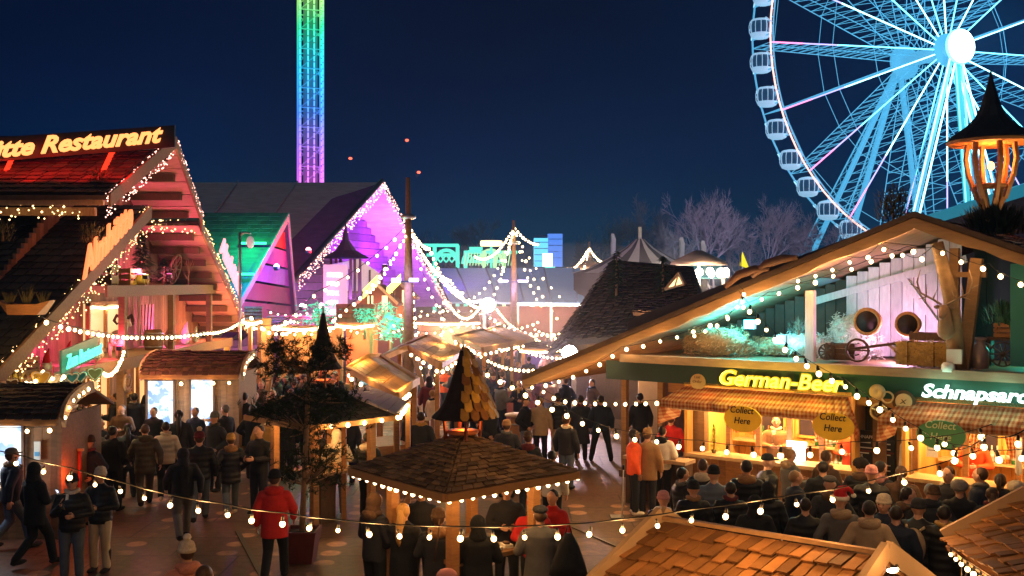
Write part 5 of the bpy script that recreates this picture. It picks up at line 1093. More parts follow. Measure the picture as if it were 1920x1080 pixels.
    MB().box((9.2,-.55,2.5), (9.8,.2,.2)).build('frieze', wood_o, t, True)
    for x in (TB(1290,-.6), TB(1318,-.2), TB(1655,-.2), TB(1700,-.2)): MB().box((x,-.6 if x < 4.6 else -.3,1.3), (.26,.24,2.6)).build('corner_post', wood_m, t, True)
    return t
barchalet()
def barfront():
    t = bar; gi = bpy.data.materials.new('gingham'); gi.use_nodes = True; nt = gi.node_tree; n = nt.nodes; L = nt.links; b = n['Principled BSDF']; tc = n.new('ShaderNodeTexCoord'); s = n.new('ShaderNodeSeparateXYZ'); L.new(tc.outputs['Object'], s.inputs[0]); b.inputs['Roughness'].default_value = .9
    def st(a, k):
        q = n.new('ShaderNodeMath'); q.operation = 'MULTIPLY'; q.inputs[1].default_value = k; L.new(a, q.inputs[0]); f = n.new('ShaderNodeMath'); f.operation = 'FRACT'; L.new(q.outputs[0], f.inputs[0]); g = n.new('ShaderNodeMath'); g.operation = 'GREATER_THAN'; g.inputs[1].default_value = .5; L.new(f.outputs[0], g.inputs[0]); return g.outputs[0]
    ad = n.new('ShaderNodeMath'); ad.operation = 'ADD'; L.new(st(s.outputs[0],13), ad.inputs[0]); L.new(st(s.outputs[2],13), ad.inputs[1]); dv = n.new('ShaderNodeMath'); dv.operation = 'MULTIPLY'; dv.inputs[1].default_value = .5; L.new(ad.outputs[0], dv.inputs[0]); r = n.new('ShaderNodeValToRGB'); L.new(dv.outputs[0], r.inputs[0]); r.color_ramp.interpolation = 'CONSTANT'
    e = r.color_ramp.elements; e[0].color = (.66,.46,.26,1); e[1].position = .9; e[1].color = (.4,.12,.04,1); q = e.new(.4); q.color = (.54,.27,.12,1); L.new(r.outputs[0], b.inputs['Base Color']); tl = n.new('ShaderNodeBsdfTranslucent'); L.new(r.outputs[0], tl.inputs[0]); ms = n.new('ShaderNodeMixShader'); ms.inputs[0].default_value = .5; L.new(b.outputs[0], ms.inputs[1]); L.new(tl.outputs[0], ms.inputs[2]); L.new(ms.outputs[0], n['Material Output'].inputs[0])
    ginghams = gi
    def canopy(xa, xb, nm, lab=None):
        y1, y2 = -.75, -1.45; zt, zb = 2.55, 2.3; m = MB(); K = 26; vs = []
        for k in range(K+1):
            x = xa+.28+(xb-xa-.56)*k/K; x2 = xa+(xb-xa)*k/K; w_ = .03*math.sin(k*1.9); vs += [V((x,y1,zt)), V((x2,y2+w_,zb)), V((x2,y2+w_*1.6,zb-.14))]
        for k in range(K): m.add([vs[3*k],vs[3*k+3],vs[3*k+4],vs[3*k+1],vs[3*k+5],vs[3*k+2]], [(0,1,2,3),(3,2,4,5)], True)
        for x, dx in ((xa,.28),(xb,-.28)):
            m.add([(x+dx,y1,zt),(x,y2,zb),(x-.06*dx/abs(dx),y2+.05,zb-.52),(x+dx*.3,y1+.1,zb-.42)], [(0,1,2,3)])
        m.v = m.v; o = m.build(nm, gi, t, True); md = o.modifiers.new('s','SOLIDIFY'); md.thickness = .012
        m = MB(); lace = M('white lace', (.7,.6,.45), .9, nz=(40,.5)); 
        m.box(((xa+xb)/2,y2+.28,zb-.1), (xb-xa-.3,.015,.2)); m.build('lace_trim', lace, t, True)
    # openings (local x ranges) with warm back room
    rooms = ((4.75,8.35,'Collect Here'),(9.3,14.0,None))
    back = M('honey boards', (.7,.38,.09), .6, nz=(4,.3), island=.18, stretch=(5,5,1)); dkg = M('dark glass', (.05,.04,.06), .15, nz=(3,.5)); cn = M('counter top', (.6,.4,.2), .5, nz=(6,.2))
    for xa, xb, _ in rooms:
        canopy(xa-.25, xb+.2, 'gingham_awning')
        m = MB(); x = xa
        while x < xb: m.box((x+.1,2.1,1.35), (.19,.05,2.6)); x += .2
        m.build('back_wall', back, t, True)
        MB().box(((xa+xb)/2,.7,2.62), (xb-xa,3.0,.06)).build('ceiling', back, t, True)
        for x in (xa,xb): MB().box((x,.7,1.3), (.07,2.8,2.55)).build('side_wall', back, t, True)
        MB().box(((xa+xb)/2,-.42,1.07), (xb-xa,.62,.07)).build('counter_top', cn, t, True)
        m = MB(); x = xa
        while x < xb: m.box((x+.09,-.6,.53), (.17,.05,1.02)); x += .18
        m.build('counter_front', wood_o, t, True)
        # window openings at the back, shelves, bottles
        k = 0; x = xa+.35
        while x < xb-.6:
            o = MB().box((x+.42,2.05,1.72), (.78,.05,.85)).build('rear_window', dkg, t, True); m = MB()
            for dx in (0,.84): m.box((x+dx,2.03,1.72), (.06,.07,.95))
            for dz in (1.27,2.17): m.box((x+.42,2.03,dz), (.9,.07,.06))
            m.build('frame', back, o, True)
            x += 1.15; k += 1
        MB().box(((xa+xb)/2,1.75,1.12), (xb-xa-.2,.35,.05)).build('shelf', cn, t, True); MB().box(((xa+xb)/2,1.85,.6), (xb-xa-.2,.3,.05)).build('shelf', cn, t, True)
        x = xa+.15; rr = random.Random(int(xa)); 
        for i in range(6):
            xx = xa+.1+(xb-xa-.2)*i/5; MB().box((xx,-.2,1.9), (.1,.1,1.5)).build('front_post', wood_o, t, True)
            s_ = 1 if i % 2 else -1; vs = []; m = MB()
            for q in range(9):
                f = q/8; wv = .02*math.sin(q*2.4); vs += [V((xx+s_*(.06+.42*f),-.12+wv,2.42)), V((xx+s_*(.06+.2*f),-.12+wv*2,1.95)), V((xx+s_*(.06+.1*f),-.12+wv,1.55))]
            for q in range(8): m.add([vs[3*q],vs[3*q+3],vs[3*q+4],vs[3*q+1],vs[3*q+5],vs[3*q+2]], [(0,1,2,3),(3,2,4,5)], True)
            if i in (1,2,4): m.build('curtain', gi, t, True)
        for x in (xa+.6,(xa+xb)/2,xb-.6): lamp((x,.4,2.45), 95, (1,.58,.2), .12, t, local=True)
        [lamp((x,-1.0,2.3), 16, (1,.6,.25), .12, t, local=True) for x in (xa+.7,(xa+xb)/2,xb-.7)]
    return
barfront()
glasses = [M('bottle green', (.02,.12,.04), .15), M('bottle amber', (.35,.12,.02), .15), M('bottle clear', (.6,.6,.55), .1)]
def bottle(p, k, label, rz=0):
    t = thing('bottle', p, label, 'bottle', 0, 'bottles on the bar shelves'); mm = CACHE.get(('bt',k))
    if not mm: m = MB(); m.lathe((0,0,0), [(.04,0),(.042,.02),(.042,.2),(.016,.27),(.016,.34)], 8); mm = CACHE[('bt',k)] = mesh_of(m, glasses[k]); m = MB(); m.lathe((0,0,0), [(.044,.08),(.044,.17)], 8); CACHE['lb'] = mesh_of(m, white)
    for nm, me in (('glass',mm),('paper_label',CACHE['lb'])): o = bpy.data.objects.new(nm, me); col.objects.link(o); o.parent = t
rr = random.Random(12)
for xa, n_, z, y, lb in ((5.35,9,1.15,1.72,'small bottle in the row on the first bar counter shelf, left of the pillar'), (6.8,8,1.15,1.72,'small bottle in the row on the middle of the back bar shelf'), (7.5,7,1.15,1.72,'small bottle in the row near the chalkboard end of the back shelf'), (6.9,8,.64,1.8,'small bottle in the row on the lower back shelf'), (10.2,8,1.15,1.72,'small bottle in the row on the second bar shelf')):
    for k in range(n_): bottle(Wb((xa+k*.1,y+rr.uniform(-.04,.04),z)), rr.randrange(3), lb)
cypress = fir(Wb((5.25,-.35,1.1)), .62, .13, 'small bright green conical tree standing on the bar counter', M('lime needles', (.3,.42,.04), .8, island=.35), 9, 'potted tree')
fir(Wb((12.3,-.35,1.1)), .5, .12, 'small green conical tree on the counter at the right edge', M('lime needles'), 10, 'potted tree')
def disc(px, py, off, r, t_, mat, txt, tcol, label, name='oval_sign', sx=1.0, lines=2, size=.14):
    p = BL(px,py,off); s = thing(name, Wb(p), label, 'sign', AR); m = MB(); K = 28; vs = []
    for yy in (0,.04): vs += [V((r*sx*math.cos(2*PI*k/K), yy, r*math.sin(2*PI*k/K))) for k in range(K)]
    m.add(vs, [tuple(range(K)), tuple(range(2*K-1,K-1,-1))]+[(k,k+K,(k+1)%K+K,(k+1)%K) for k in range(K)]); m.build('board', mat, s, True)
    for i, ln in enumerate(txt):
        wd = r*sx*(1.25 if len(ln) > 4 else .85); MB().text(ln, (-wd/2,-.012,(.1 if len(txt) > 1 else -.06)*r/.22-i*size*1.25*r/.22), (1,0,0), (0,0,1), size*r/.22*1.1, .008, .2, .008, fit=wd).build('lettering', tcol, s, True)
    return s
yel = M('yellow board', (.85,.55,.03), .6, nz=(5,.15))
disc(1392,786,-1.55,.265,.03,yel,('Collect','Here'),black,'yellow oval Collect Here sign hanging over the left of the first bar counter', sx=1.5)
disc(1562,800,-1.55,.265,.03,yel,('Collect','Here'),black,'yellow oval Collect Here sign over the right of the first bar counter', sx=1.5)
disc(1764,816,-1.55,.26,.03,M('green board2', (.08,.3,.12), .6),('Collect','Here'),M('pale letters', (.6,.7,.4), .6),'green oval sign hanging over the second bar counter', sx=1.6)
disc(1308,716,-.85,.17,.03,M('cream disc', (.6,.42,.22), .7),('Last','Order'),wood_m,'round cream plaque on the left corner post of the bar chalet', 'round_sign', size=.1)
disc(1694,753,-.9,.21,.03,wood_d,(),black,'round dark carved plaque between the two gingham awnings', 'round_sign'); disc(1694,753,-.95,.15,.03,M('cream disc'),('X',),wood_d,'pale inner disc with crossed emblem between the two awnings', 'round_sign', size=.16)
for k,(px,py,r_) in enumerate(((1645,735,.15),(1648,772,.17),(1664,745,.12))):
    s = thing('plaque', Wb(BL(px,py,-.95)), f'{("upper pale shield plaque","round steer-head plaque, lowest","small pale ring plaque")[k]} between the awnings', 'plaque', AR); m = MB(); m.lathe((0,0,0), [(r_*.75,-.02),(r_,-.02),(r_,.02),(r_*.75,.02)] if k else [(.01,-.02),(r_,-.02),(r_,.02),(.01,.02)], 20); R = Matrix.Rotation(PI/2,4,'X'); m.v = [R @ v for v in m.v]; m.build('ring', M('cream disc'), s, True)
    if k == 1: MB().ell((0,-.02,-.02), (.06,.03,.09)).build('steer_head', wood_d, s, True); MB().tube([(-.13,-.02,.06),(0,-.02,.02),(.13,-.02,.06)], .015, 6).build('horn', white, s, True)
# chalkboards and doors between the counters
s = thing('menu_board', Wb(BL(1636,870,-.35)), 'black chalkboard price list on the wall between the two bar counters', 'sign', AR); MB().box((0,0,0), (.85,.05,1.3)).build('board', black, s, True); m = MB()
MB().text('SCHNAPPS', (-.36,-.03,.5), (1,0,0), (0,0,1), .09, .005, 0, .004).build('lettering', M('chalk', (.6,.6,.55), .9), s, True); MB().text('BEER', (-.36,-.03,.12), (1,0,0), (0,0,1), .09, .005, 0, .004).build('lettering', M('chalk'), s, True)
for k in range(9):
    z = .42-k*.105-(.1 if k > 2 else 0); m.box((-.18,-.03,z), (.3+.08*math.sin(k*2),.006,.022)); m.box((.28,-.03,z), (.14,.006,.022))
m.build('price_row', M('chalk'), s, True); MB().box((0,-.03,.25), (.84,.02,.03)).build('divider', CM('maroon'), s, True)
s = thing('black_door', Wb(V((8.85,-.3,1.2))), 'tall black door panel between the chalkboard and the second bar counter', 'door', AR); MB().box((.0,0,0), (.75,.06,2.3)).build('panel', M('black lacquer', (.02,.017,.012), .4, nz=(2,.4)), s, True); MB().box((.38,-.04,0), (.03,.03,2.3)).build('edge_strip', wood_p, s, True); MB().lathe((-.3,-.05,-.1), [(.03,-.02),(.03,.02)], 10).build('handle', metal, s, True)
s = thing('white_notice', Wb(BL(1748,847,-.45)), 'square white paper notice on the door post of the bar', 'notice', AR); MB().box((0,0,0), (.2,.01,.2)).build('paper', white, s, True); MB().box((0,-.008,.03), (.14,.004,.015)).build('print_line', wood_d, s, True)
for k,(px,py) in enumerate(((1690,880),(1910,845))):
    s = thing('white_parasol', Wb(BL(px,py,-.5)), 'furled white cloth hanging '+('beside the chalkboard' if k == 0 else 'at the right edge of the second counter'), 'cloth', AR); MB().lathe((0,0,-.45), [(.02,0),(.06,.05),(.05,.5),(.03,.9),(.01,.95)], 10).build('cloth', white, s, True); MB().tube([(0,0,.5),(0,0,.62)], .01, 5).build('hook', metal, s, True)
s = thing('till_screen', Wb(V((7.05,-.25,1.15))), 'bright white lit display on the first bar counter', 'screen', AR); MB().box((0,0,.3), (.42,.05,.12)).build('upper_panel', screen('cold panel', (.9,.95,1), 2), s, True); MB().box((.05,0,.1), (.25,.05,.26)).build('panel', screen('cold panel'), s, True); MB().box((0,.03,.17), (.05,.04,.34)).build('stand', metal, s, True)
lamp(Wb(V((7.05,-.6,1.4))), 8, (.9,.95,1), .15, s)
# lettering
s = thing('neon_sign', Wb(BL(1465,697,-1.0)), 'yellow neon German Beer lettering over the first awning of the bar', 'sign', AR)
a, b = BL(1350,708,-1.05), BL(1586,708,-1.05)
YN = M('yellow outline neon', (1,.85,.1), emit=1.6, ecol=(1,.8,.08)); YD = M('yellow acrylic', (.4,.3,.02), .4, emit=.22, ecol=(.9,.6,.02))
for (dy, mm, bo) in ((.05,YD,.05),(0,YN,.0)):
    m = MB(); m.text('German-Beer', (a.x,-1.05+dy,2.68), (1,0,0), (0,0,1), .44, .03, .25, bo, fit=b.x-a.x-.02); m.v = m.v; m.build('halo_board' if dy else 'lettering', mm, s) if False else None
    q = m; q.v = [BMx @ v for v in q.v]; q.build('back_letters' if dy else 'lettering', mm, s)
for x in (a.x+.4,(a.x+b.x)/2,b.x-.4): lamp(Wb((x,-1.45,2.75)), 8, (1,.75,.1), .1, s)
s = thing('neon_sign', Wb(BL(1830,712,-1.0)), 'white-green neon Schnapsaro lettering on the green fascia of the bar', 'sign', AR)
a, b = BL(1727,715,-.95), BL(1932,722,-.95)
m = MB(); m.text('Schnapsaro', (a.x,-.9,2.68), (1,0,0), (0,0,1), .34, .03, .25, .03, fit=b.x-a.x); m.v = [BMx @ v for v in m.v]; m.build('lettering', M('white neon2', (1,1,1), emit=1.5, ecol=(.75,1,.88)), s)
for x in (a.x+.4,b.x-.4): lamp(Wb((x,-1.3,2.8)), 4, (.4,1,.75), .1, s)
# loft lights
for p, pw, c, lb in ((BL(1405,617,.4),75,(.02,.8,1),'cyan floodlight glowing at the left of the bar loft'), (BL(1462,655,-.6)+V((0,0,.1)),14,(.1,.8,1),'small white floodlight box at the loft edge above the beer sign'), ((8.9,.9,3.3),60,(1,.55,.95),'pink floodlight behind the crooked post in the bar loft'), ((6.6,.9,3.3),10,(.1,.8,.9),'teal floodlight behind the baskets in the bar loft'), ((11.2,1.4,3.5),12,(.05,1,.75),'green floodlight at the right end of the bar loft')):
    f = thing('floodlight', Wb(p), lb, 'floodlight', AR, 'floodlights in the bar loft'); MB().box((0,.05,.1), (.26,.1,.2)).build('housing', M('grey housing', (.3,.3,.32), .5), f, True); MB().box((0,-.01,.1), (.22,.03,.17)).build('lens', screen('lens '+str(c), c, 1), f, True) if False else MB().box((0,-.01,.1), (.22,.03,.17)).build('lens', M('bar lens '+str(c), c, emit=9 if pw > 30 else 3, ecol=tuple(.15+.85*q for q in c)), f, True)
    lamp(Wb(V(p)+V((0,-.25,.25))), pw, c, .12, f)
lamp(Wb((4.9,.2,3.9)), 7, (.02,.8,1), .2, bar)
# loft props
LZ = 3.21
HB = lambda x, y: Wb((x,y,LZ))
h2 = M('shaggy pale hay', (.4,.26,.14), .9, nz=(18,.5), bump=1, island=.35)
def shag(p, r, label, mat, seed, n=900, flat=.6):
    rr = random.Random(seed); t = thing('straw_heap', p, label, 'straw', AR); m = MB(); m.ell((0,0,r[2]*.45), (r[0]*.8,r[1]*.8,r[2]*.5), 14, 9, .08)
    for i in range(n):
        a, z = rr.uniform(0,6.28), rr.random(); q = V((r[0]*math.cos(a)*(1-.35*z**3), r[1]*math.sin(a)*(1-.35*z**3), r[2]*z))*rr.uniform(.8,1); d = V((rr.gauss(0,1),rr.gauss(0,1),rr.gauss(0,.8))).normalized()*.09; s = d.cross(V((.2,.9,.3))).normalized()*.006; m.add([q-s,q+s,q+d+s,q+d-s], [(0,1,2,3)])
    m.build('straw', mat, t, True); return t
shag(HB(TB(1345,.3),.3), (.85,.4,.62), 'big shaggy hay mound at the left end of the bar loft', h2, 1, 1600)
shag(HB(TB(1445,.9),.9), (.55,.3,.4), 'low hay mound behind the small floodlight box', h2, 2, 900)
shag(HB(TB(1600,1.2),1.2), (.6,.4,.95), 'pale shaggy straw heap left of the first round basket', M('white straw', (.55,.5,.42), .9, island=.3, bump=.6, nz=(15,.4)), 3, 1600)
shag(HB(TB(1505,1.0),1.0), (.7,.3,.5), 'low pale straw heap behind the white loft post', M('white straw'), 4, 900)
haybale(HB(TB(1732,-.35),-.35), (.95,.45,.46), 'golden hay bale on the loft edge left of the crooked post', AR, 5, hay)
haybale(HB(TB(1800,-.0)+2.2,.2), (.8,.45,.3), 'low orange hay bale at the far right of the loft', AR, 6, M('orange hay', (.35,.14,.05), .9, island=.4, nz=(15,.5)))
def basket(px, py, off, r, label):
    p = BL(px,py,off); t = thing('skep_basket', Wb(p), label, 'basket', AR)
    R = Matrix.Rotation(PI/2,4,'X')
    for k in range(5): m = MB(); rr_ = r*(1-.05*k); 
    m = MB(); m.tube([(r*math.cos(2*PI*k/24),0,r*math.sin(2*PI*k/24)) for k in range(25)], r*.17, 8, False); m.build('rim', M('basket straw', (.4,.2,.07), .85, nz=(20,.5), bump=.8), t, True)
    m = MB(); m.lathe((0,0,0), [(r*.95,0),(r*.98,-.15),(r*.85,-.35),(r*.3,-.45)], 20); m.v = [Matrix.Rotation(PI/2,4,'X') @ v for v in m.v]; m.build('body', M('basket straw'), t, True)
    m = MB(); m.lathe((0,0,0), [(r*.88,0),(r*.9,.005)], 20); m.v = [Matrix.Rotation(PI/2,4,'X') @ v+V((0,-.025,0)) for v in m.v]; m.build('shade_disc', M('basket dark', (.03,.015,.01), .9), t, True)  # dark disc stands in for the shade inside the basket
basket(1626,603,.5,.25,'round straw basket on its side, left of the pair in the loft'); basket(1702,608,.5,.22,'round straw basket on its side, right of the pair in the loft')
crate(HB(TB(1745,.6),.6), (.7,.45,.62), 'dark slatted crate behind the golden hay bale', AR, wood_d)
crate(HB(TB(1580,.2),.2), (.6,.4,.35), 'low dark crate under the left basket in the loft', AR, wood_d)
wheelprop(HB(TB(1550,-.1),-.1), .17, 'small dark wheel standing at the middle of the loft edge', AR)
t = thing('hand_cart', HB(TB(1640,0),0), 'dark old hand cart tilted below the baskets in the loft', 'cart', AR); MB().slab([(-.55,-.25,.25),(.45,-.25,.42),(.45,.25,.42),(-.55,.25,.25)], .05).build('bed', wood_d, t, True)
for s in (-1,1): MB().bar((.3,s*.22,.4),(.75,s*.22,.0), .05).build('handle', wood_p, t, True)
for k in range(6): MB().bar((.5+.05*k,-.3,.05+.02*k),(.75+.02*k,-.32,.3-.05*k), .02).build('slat', wood_p, t, True)
m = MB(); m.lathe((0,0,0), [(.2,-.03),(.24,-.03),(.24,.03),(.2,.03)], 18); m.v = [Matrix.Translation((-.25,-.3,.24)) @ Matrix.Rotation(PI/2,4,'X') @ v for v in m.v]; m.build('wheel', wood_d, t, True); MB().bar((-.5,-.3,.24),(0,-.3,.24), .03).build('spoke', wood_d, t, True)
p = HB(TB(1837,-.35),-.35); t = thing('milk_churn', p, 'old metal milk churn standing on the loft edge right of the leaning post', 'milk churn', AR)
MB().lathe((0,0,0), [(.15,0),(.16,.02),(.16,.34),(.1,.44),(.095,.5),(.12,.53),(.125,.56),(.06,.58)], 18).build('churn', M('aged steel', (.36,.27,.25), .4, .5, nz=(5,.3)), t, True)
for s in (-1,1): MB().tube([(s*.1,0,.48),(s*.17,0,.45),(s*.16,0,.36)], .012, 6).build('handle', metal, t, True)
p = HB(TB(1880,.2),.2); wheelprop(p, .24, 'spoked cart wheel at the right of the loft behind the milk churn', AR)
crate(Wb((TB(1900,.4),.4,LZ+.55)), (.6,.4,.28), 'orange wooden crate of greenery at the right end of the loft', AR, wood_o)
t = thing('bench', HB(TB(1895,.4),.4), 'plain dark wooden trestle under the greenery crate', 'trestle', AR); MB().box((0,0,.52), (.9,.45,.05)).build('top', wood_d, t, True)
for sx in (-.35,.35): MB().box((sx,0,.25), (.07,.35,.5)).build('leg', wood_d, t, True)
bush(Wb((TB(1885,.4),.4,LZ+.75)), .4, .45, 'drooping grassy plant in the orange crate at the right of the loft', M('teal grass', (.04,.13,.07), .8, island=.4), 300, 12)
bush(Wb(BL(1497,628,.1)), .22, .35, 'cyan-lit bunch of flowers by the white loft post', M('flower leaves', (.15,.3,.25), .8, island=.5), 160, 13)
t = thing('white_box_light', Wb(BL(1790,690,-.9)+V((0,0,.05))), 'white floodlight box on a stand at the loft edge above the schnapps sign', 'floodlight', AR); MB().box((0,0,.16), (.26,.12,.26)).build('housing', white, t, True); MB().lathe((-.1,-.05,-.12), [(.13,0),(.12,.12),(.08,.17)], 14).build('base', white, t, True)
# stag head
p = BL(1772,592,-.95); t = thing('stag_head', Wb(p), 'carved stag head with wide antlers hung on the crooked loft post', 'ornament', AR)
MB().cap((0,.05,-.3),(0,-.05,.08), .15, .1).build('neck', M('stag wood', (.32,.2,.12), .8, nz=(6,.3)), t, True); MB().cap((0,-.08,.12),(0,-.28,-.02), .09, .05).build('head', M('stag wood'), t, True)
for s in (-1,1):
    MB().tube([(s*.05,-.05,.2),(s*.2,-.05,.3),(s*.42,-.05,.42),(s*.48,-.05,.62),(s*.42,-.05,.85)], [.025,.022,.02,.016,.006], 6).build('antler', M('antler', (.3,.2,.12), .7), t, True)
    for (a_, b_) in (((.2,.3),(.12,.48)),((.32,.37),(.3,.58)),((.45,.5),(.6,.58)),((.3,.35),(.45,.3))): MB().tube([(s*a_[0],-.05,a_[1]),(s*b_[0],-.08,b_[1])], [.016,.005], 5).build('tine', M('antler'), t, True)
    MB().ell((s*.12,-.05,.16), (.07,.02,.035)).build('ear', M('stag wood'), t, True)
# plants on roof ridge
bush(Wb((TB(1665,-.2)+.05,0,6.0)), .34, .75, 'tall dry grass tuft on the bar chalet roof left of the peak', M('dry leaves'), 320, 14)
bush(Wb((tA+.9,1.5,5.75)), .6, .5, 'dark creeping shrub on the tiled slope right of the peak', M('dark shrub', (.04,.05,.015), .8, island=.5), 500, 15)
bush(Wb((tA+.55,2.2,5.95)), .25, .55, 'small yellow-green fern on the ridge by the lantern', M('yellow leaves'), 120, 16)
# bulbs along the bar chalet
def LP_(pts, off=-1.1): return [Wb(BL(px,py,off)) for px,py in pts]
S('bulb string looping along the left roof edge of the bar chalet', LP_([(985,722),(1040,712),(1100,690),(1165,650),(1245,632),(1310,612),(1395,570),(1440,548),(1500,530),(1590,500),(1640,480),(1700,462),(1752,462)], -1.15), [.03]*12, .4, .042, every=2, power=12, cr=.006)
S('second bulb string sagging under the left roof edge', LP_([(1290,620),(1330,606),(1380,575),(1395,545),(1382,530)], -1.2), [.12,.1,.02,.0], .3, .042, every=3, power=8, cr=.006)
S('bulb string under the loft gable peak', LP_([(1480,525),(1600,482),(1650,455),(1690,470),(1722,482),(1750,460)], -.9), [.05,.1,.05,.05,.02], .38, .042, every=2, power=13, cr=.006)
S('bulb string down the right roof edge of the bar chalet', LP_([(1750,462),(1770,467),(1828,493),(1855,493),(1880,512),(1935,530)], -1.1), [.03]*5, .35, .042, every=2, power=8, cr=.006)
S('bulb row along the low eave left of the bar, over the walkway', [Wb((x0R+.3,-1.0,zE-.08)), Wb((1.8,-.6,2.05)), Wb((TB(1285,-.5),-.5,2.28))], [.08,.06], .26, .045, every=2, power=20, cr=.006)
S('long bulb string slanting down across the beer sign to the right', [W(1385,545,17.5), W(1440,610,16.6), W(1500,665,15.8), W(1585,712,14.8), W(1650,752,14), W(1720,800,13.2), W(1810,835,12.4), W(1940,838,11.8)], [.02,.02,.02,.02,.03,.06,.05], .3, .04, every=3, power=11, socket=True, cr=.006)
S('bulb string across the lane into the bar front, descending to the right', [W(882,672,24), W(960,715,22.5), W(1060,765,20.8), W(1140,800,19.6), W(1235,815,18.6), W(1310,825,18), W(1450,838,17), W(1600,828,16.5), W(1762,818,16), W(1860,795,15.6)], [.03]*9, .52, .05, every=1, power=14, socket=True, cr=.007)
S('bulb string climbing at the far right over the second counter', [W(1762,838,12.5), W(1850,815,12), W(1940,790,11.7)], [.1,.1], .42, .045, every=2, power=7, socket=True)
# side table and counter under the left eave
t = thing('serving_counter', Wb((TB(1235,-1.2),-1.2,0)), 'dark serving counter with papers beside the bar corner post', 'counter', AR); MB().box((0,0,1.0), (1.5,.5,.07)).build('top', wood_p, t, True)
for s in (-.65,.65): MB().box((s,0,.5), (.1,.4,1.0)).build('leg', wood_d, t, True)
MB().box((0,.1,.5), (1.35,.04,.95)).build('side_panel', wood_d, t, True)
for px,nm in ((1172,'left'),(1240,'middle')):
    o = Wb((TB(px,1.2),1.2,0)); t = thing('timber_post', o, f'plain timber post under the low eave of the bar chalet, {nm} one', 'post', AR); MB().box((0,0,1.3), (.14,.14,2.6)).build('shaft', wood_m, t, True); MB().box((0,0,.08), (.22,.22,.16)).build('base', wood_d, t, True)
MB_ = MB(); o = thing('side_hut_wall', Wb((4.4,5.2,0)), 'dark timber screen wall behind the walkway under the low eave', 'wall', AR); m = MB(); x = -3.3
while x < 1.3: m.box((x,0,1.0), (.2,.05,2.0)); x += .22
m.build('boards', M('violet brown boards', (.12,.07,.06), .8, island=.35, nz=(4,.4)), o, True); MB().box((-1,-.04,2.0), (4.8,.06,.08)).build('top_rail', wood_m, o, True)
# teal-edged marquee behind
a, b = W(1690,420,36), W(1990,322,31); t = thing('teal_marquee', V(((a.x+b.x)/2,34,0)), 'dark marquee with a teal-lit roof edge behind the bar chalet', 'tent')
MB().slab([a,b,b+V((0,0,-.42)),a+V((0,0,-.36))], .4, (0,1,0)).build('roof_edge', M('teal glow edge', (.02,.3,.4), .5, emit=.2, ecol=(.01,.35,.55)), t)  # teal lighting put into the edge's colour and emission
MB().slab([V((a.x,a.y+.1,0)), V((b.x,b.y+.1,0)), b+V((0,.1,-.42)), a+V((0,.1,-.36))], .3, (0,1,0)).build('wall', M('navy wall', (.01,.02,.04), .6), t)
# big lantern on the ridge
def lantern(c, sc_, label, glow=14, post=.55, name='roof_lantern'):
    t = thing(name, c, label, 'lantern'); s = sc_; z0 = post
    MB().tube([(0,0,0),(0,0,z0+.05)], .045*s, 8).build('post', wood_m, t, True)
    for k in range(6):
        a = k*PI/3+.45; ca, sa = math.cos(a), math.sin(a); pts = [(.06,0),(.25,.42),(.4,.85),(.46,1.2),(.42,1.5)]; m = MB()
        for (r0,z_0),(r1,z_1) in zip(pts, pts[1:]): m.bar((ca*r0*s,sa*r0*s,z0+z_0*s-.015), (ca*r1*s,sa*r1*s,z0+z_1*s+.015), .09*s, .07*s)
        m.build('rib', wood_o, t, True)
    m = MB(); m.lathe((0,0,z0), [(.28*s,.62*s),(.3*s,.66*s),(.28*s,.7*s)], 12); m.build('shelf', wood_o, t, True)
    m = MB(); m.lathe((0,0,z0+1.5*s), [(.44*s,0),(.8*s,-.02),(.82*s,.04),(.44*s,.05)], 16, False); m.build('eave', M('amber plank', (.6,.3,.1), .7, nz=(3,.3)), t, True)
    m = MB(); prof = [(.85,0.02),(.72,.14),(.48,.3),(.3,.48),(.19,.7),(.12,.95),(.05,1.2),(.01,1.42)]
    m.lathe((0,0,z0+1.53*s), [(r*s,z*s) for r, z in prof], 12, False); m.build('roof', M('lantern shingle', (.02,.025,.028), .6, nz=(7,.5), bump=.8), t, True)
    b = MB(); b.ell((0,0,z0+1.05*s), (.07*s,.07*s,.09*s)); b.build('candle_bulb', M('amber bulb', (1,.4,.1), emit=3, ecol=(1,.4,.12), samp=0), t, True)
    lamp((0,0,z0+1.12*s), glow, (1,.28,.06), .08, t, local=True); return t
lantern(V((10.58,22,5.78)), 1.12, 'large curved wooden lantern glowing orange on the bar chalet ridge', 70, .42)
lamp(V((10.9,20.9,6.4)), 10, (1,.7,.35), .2, bar)
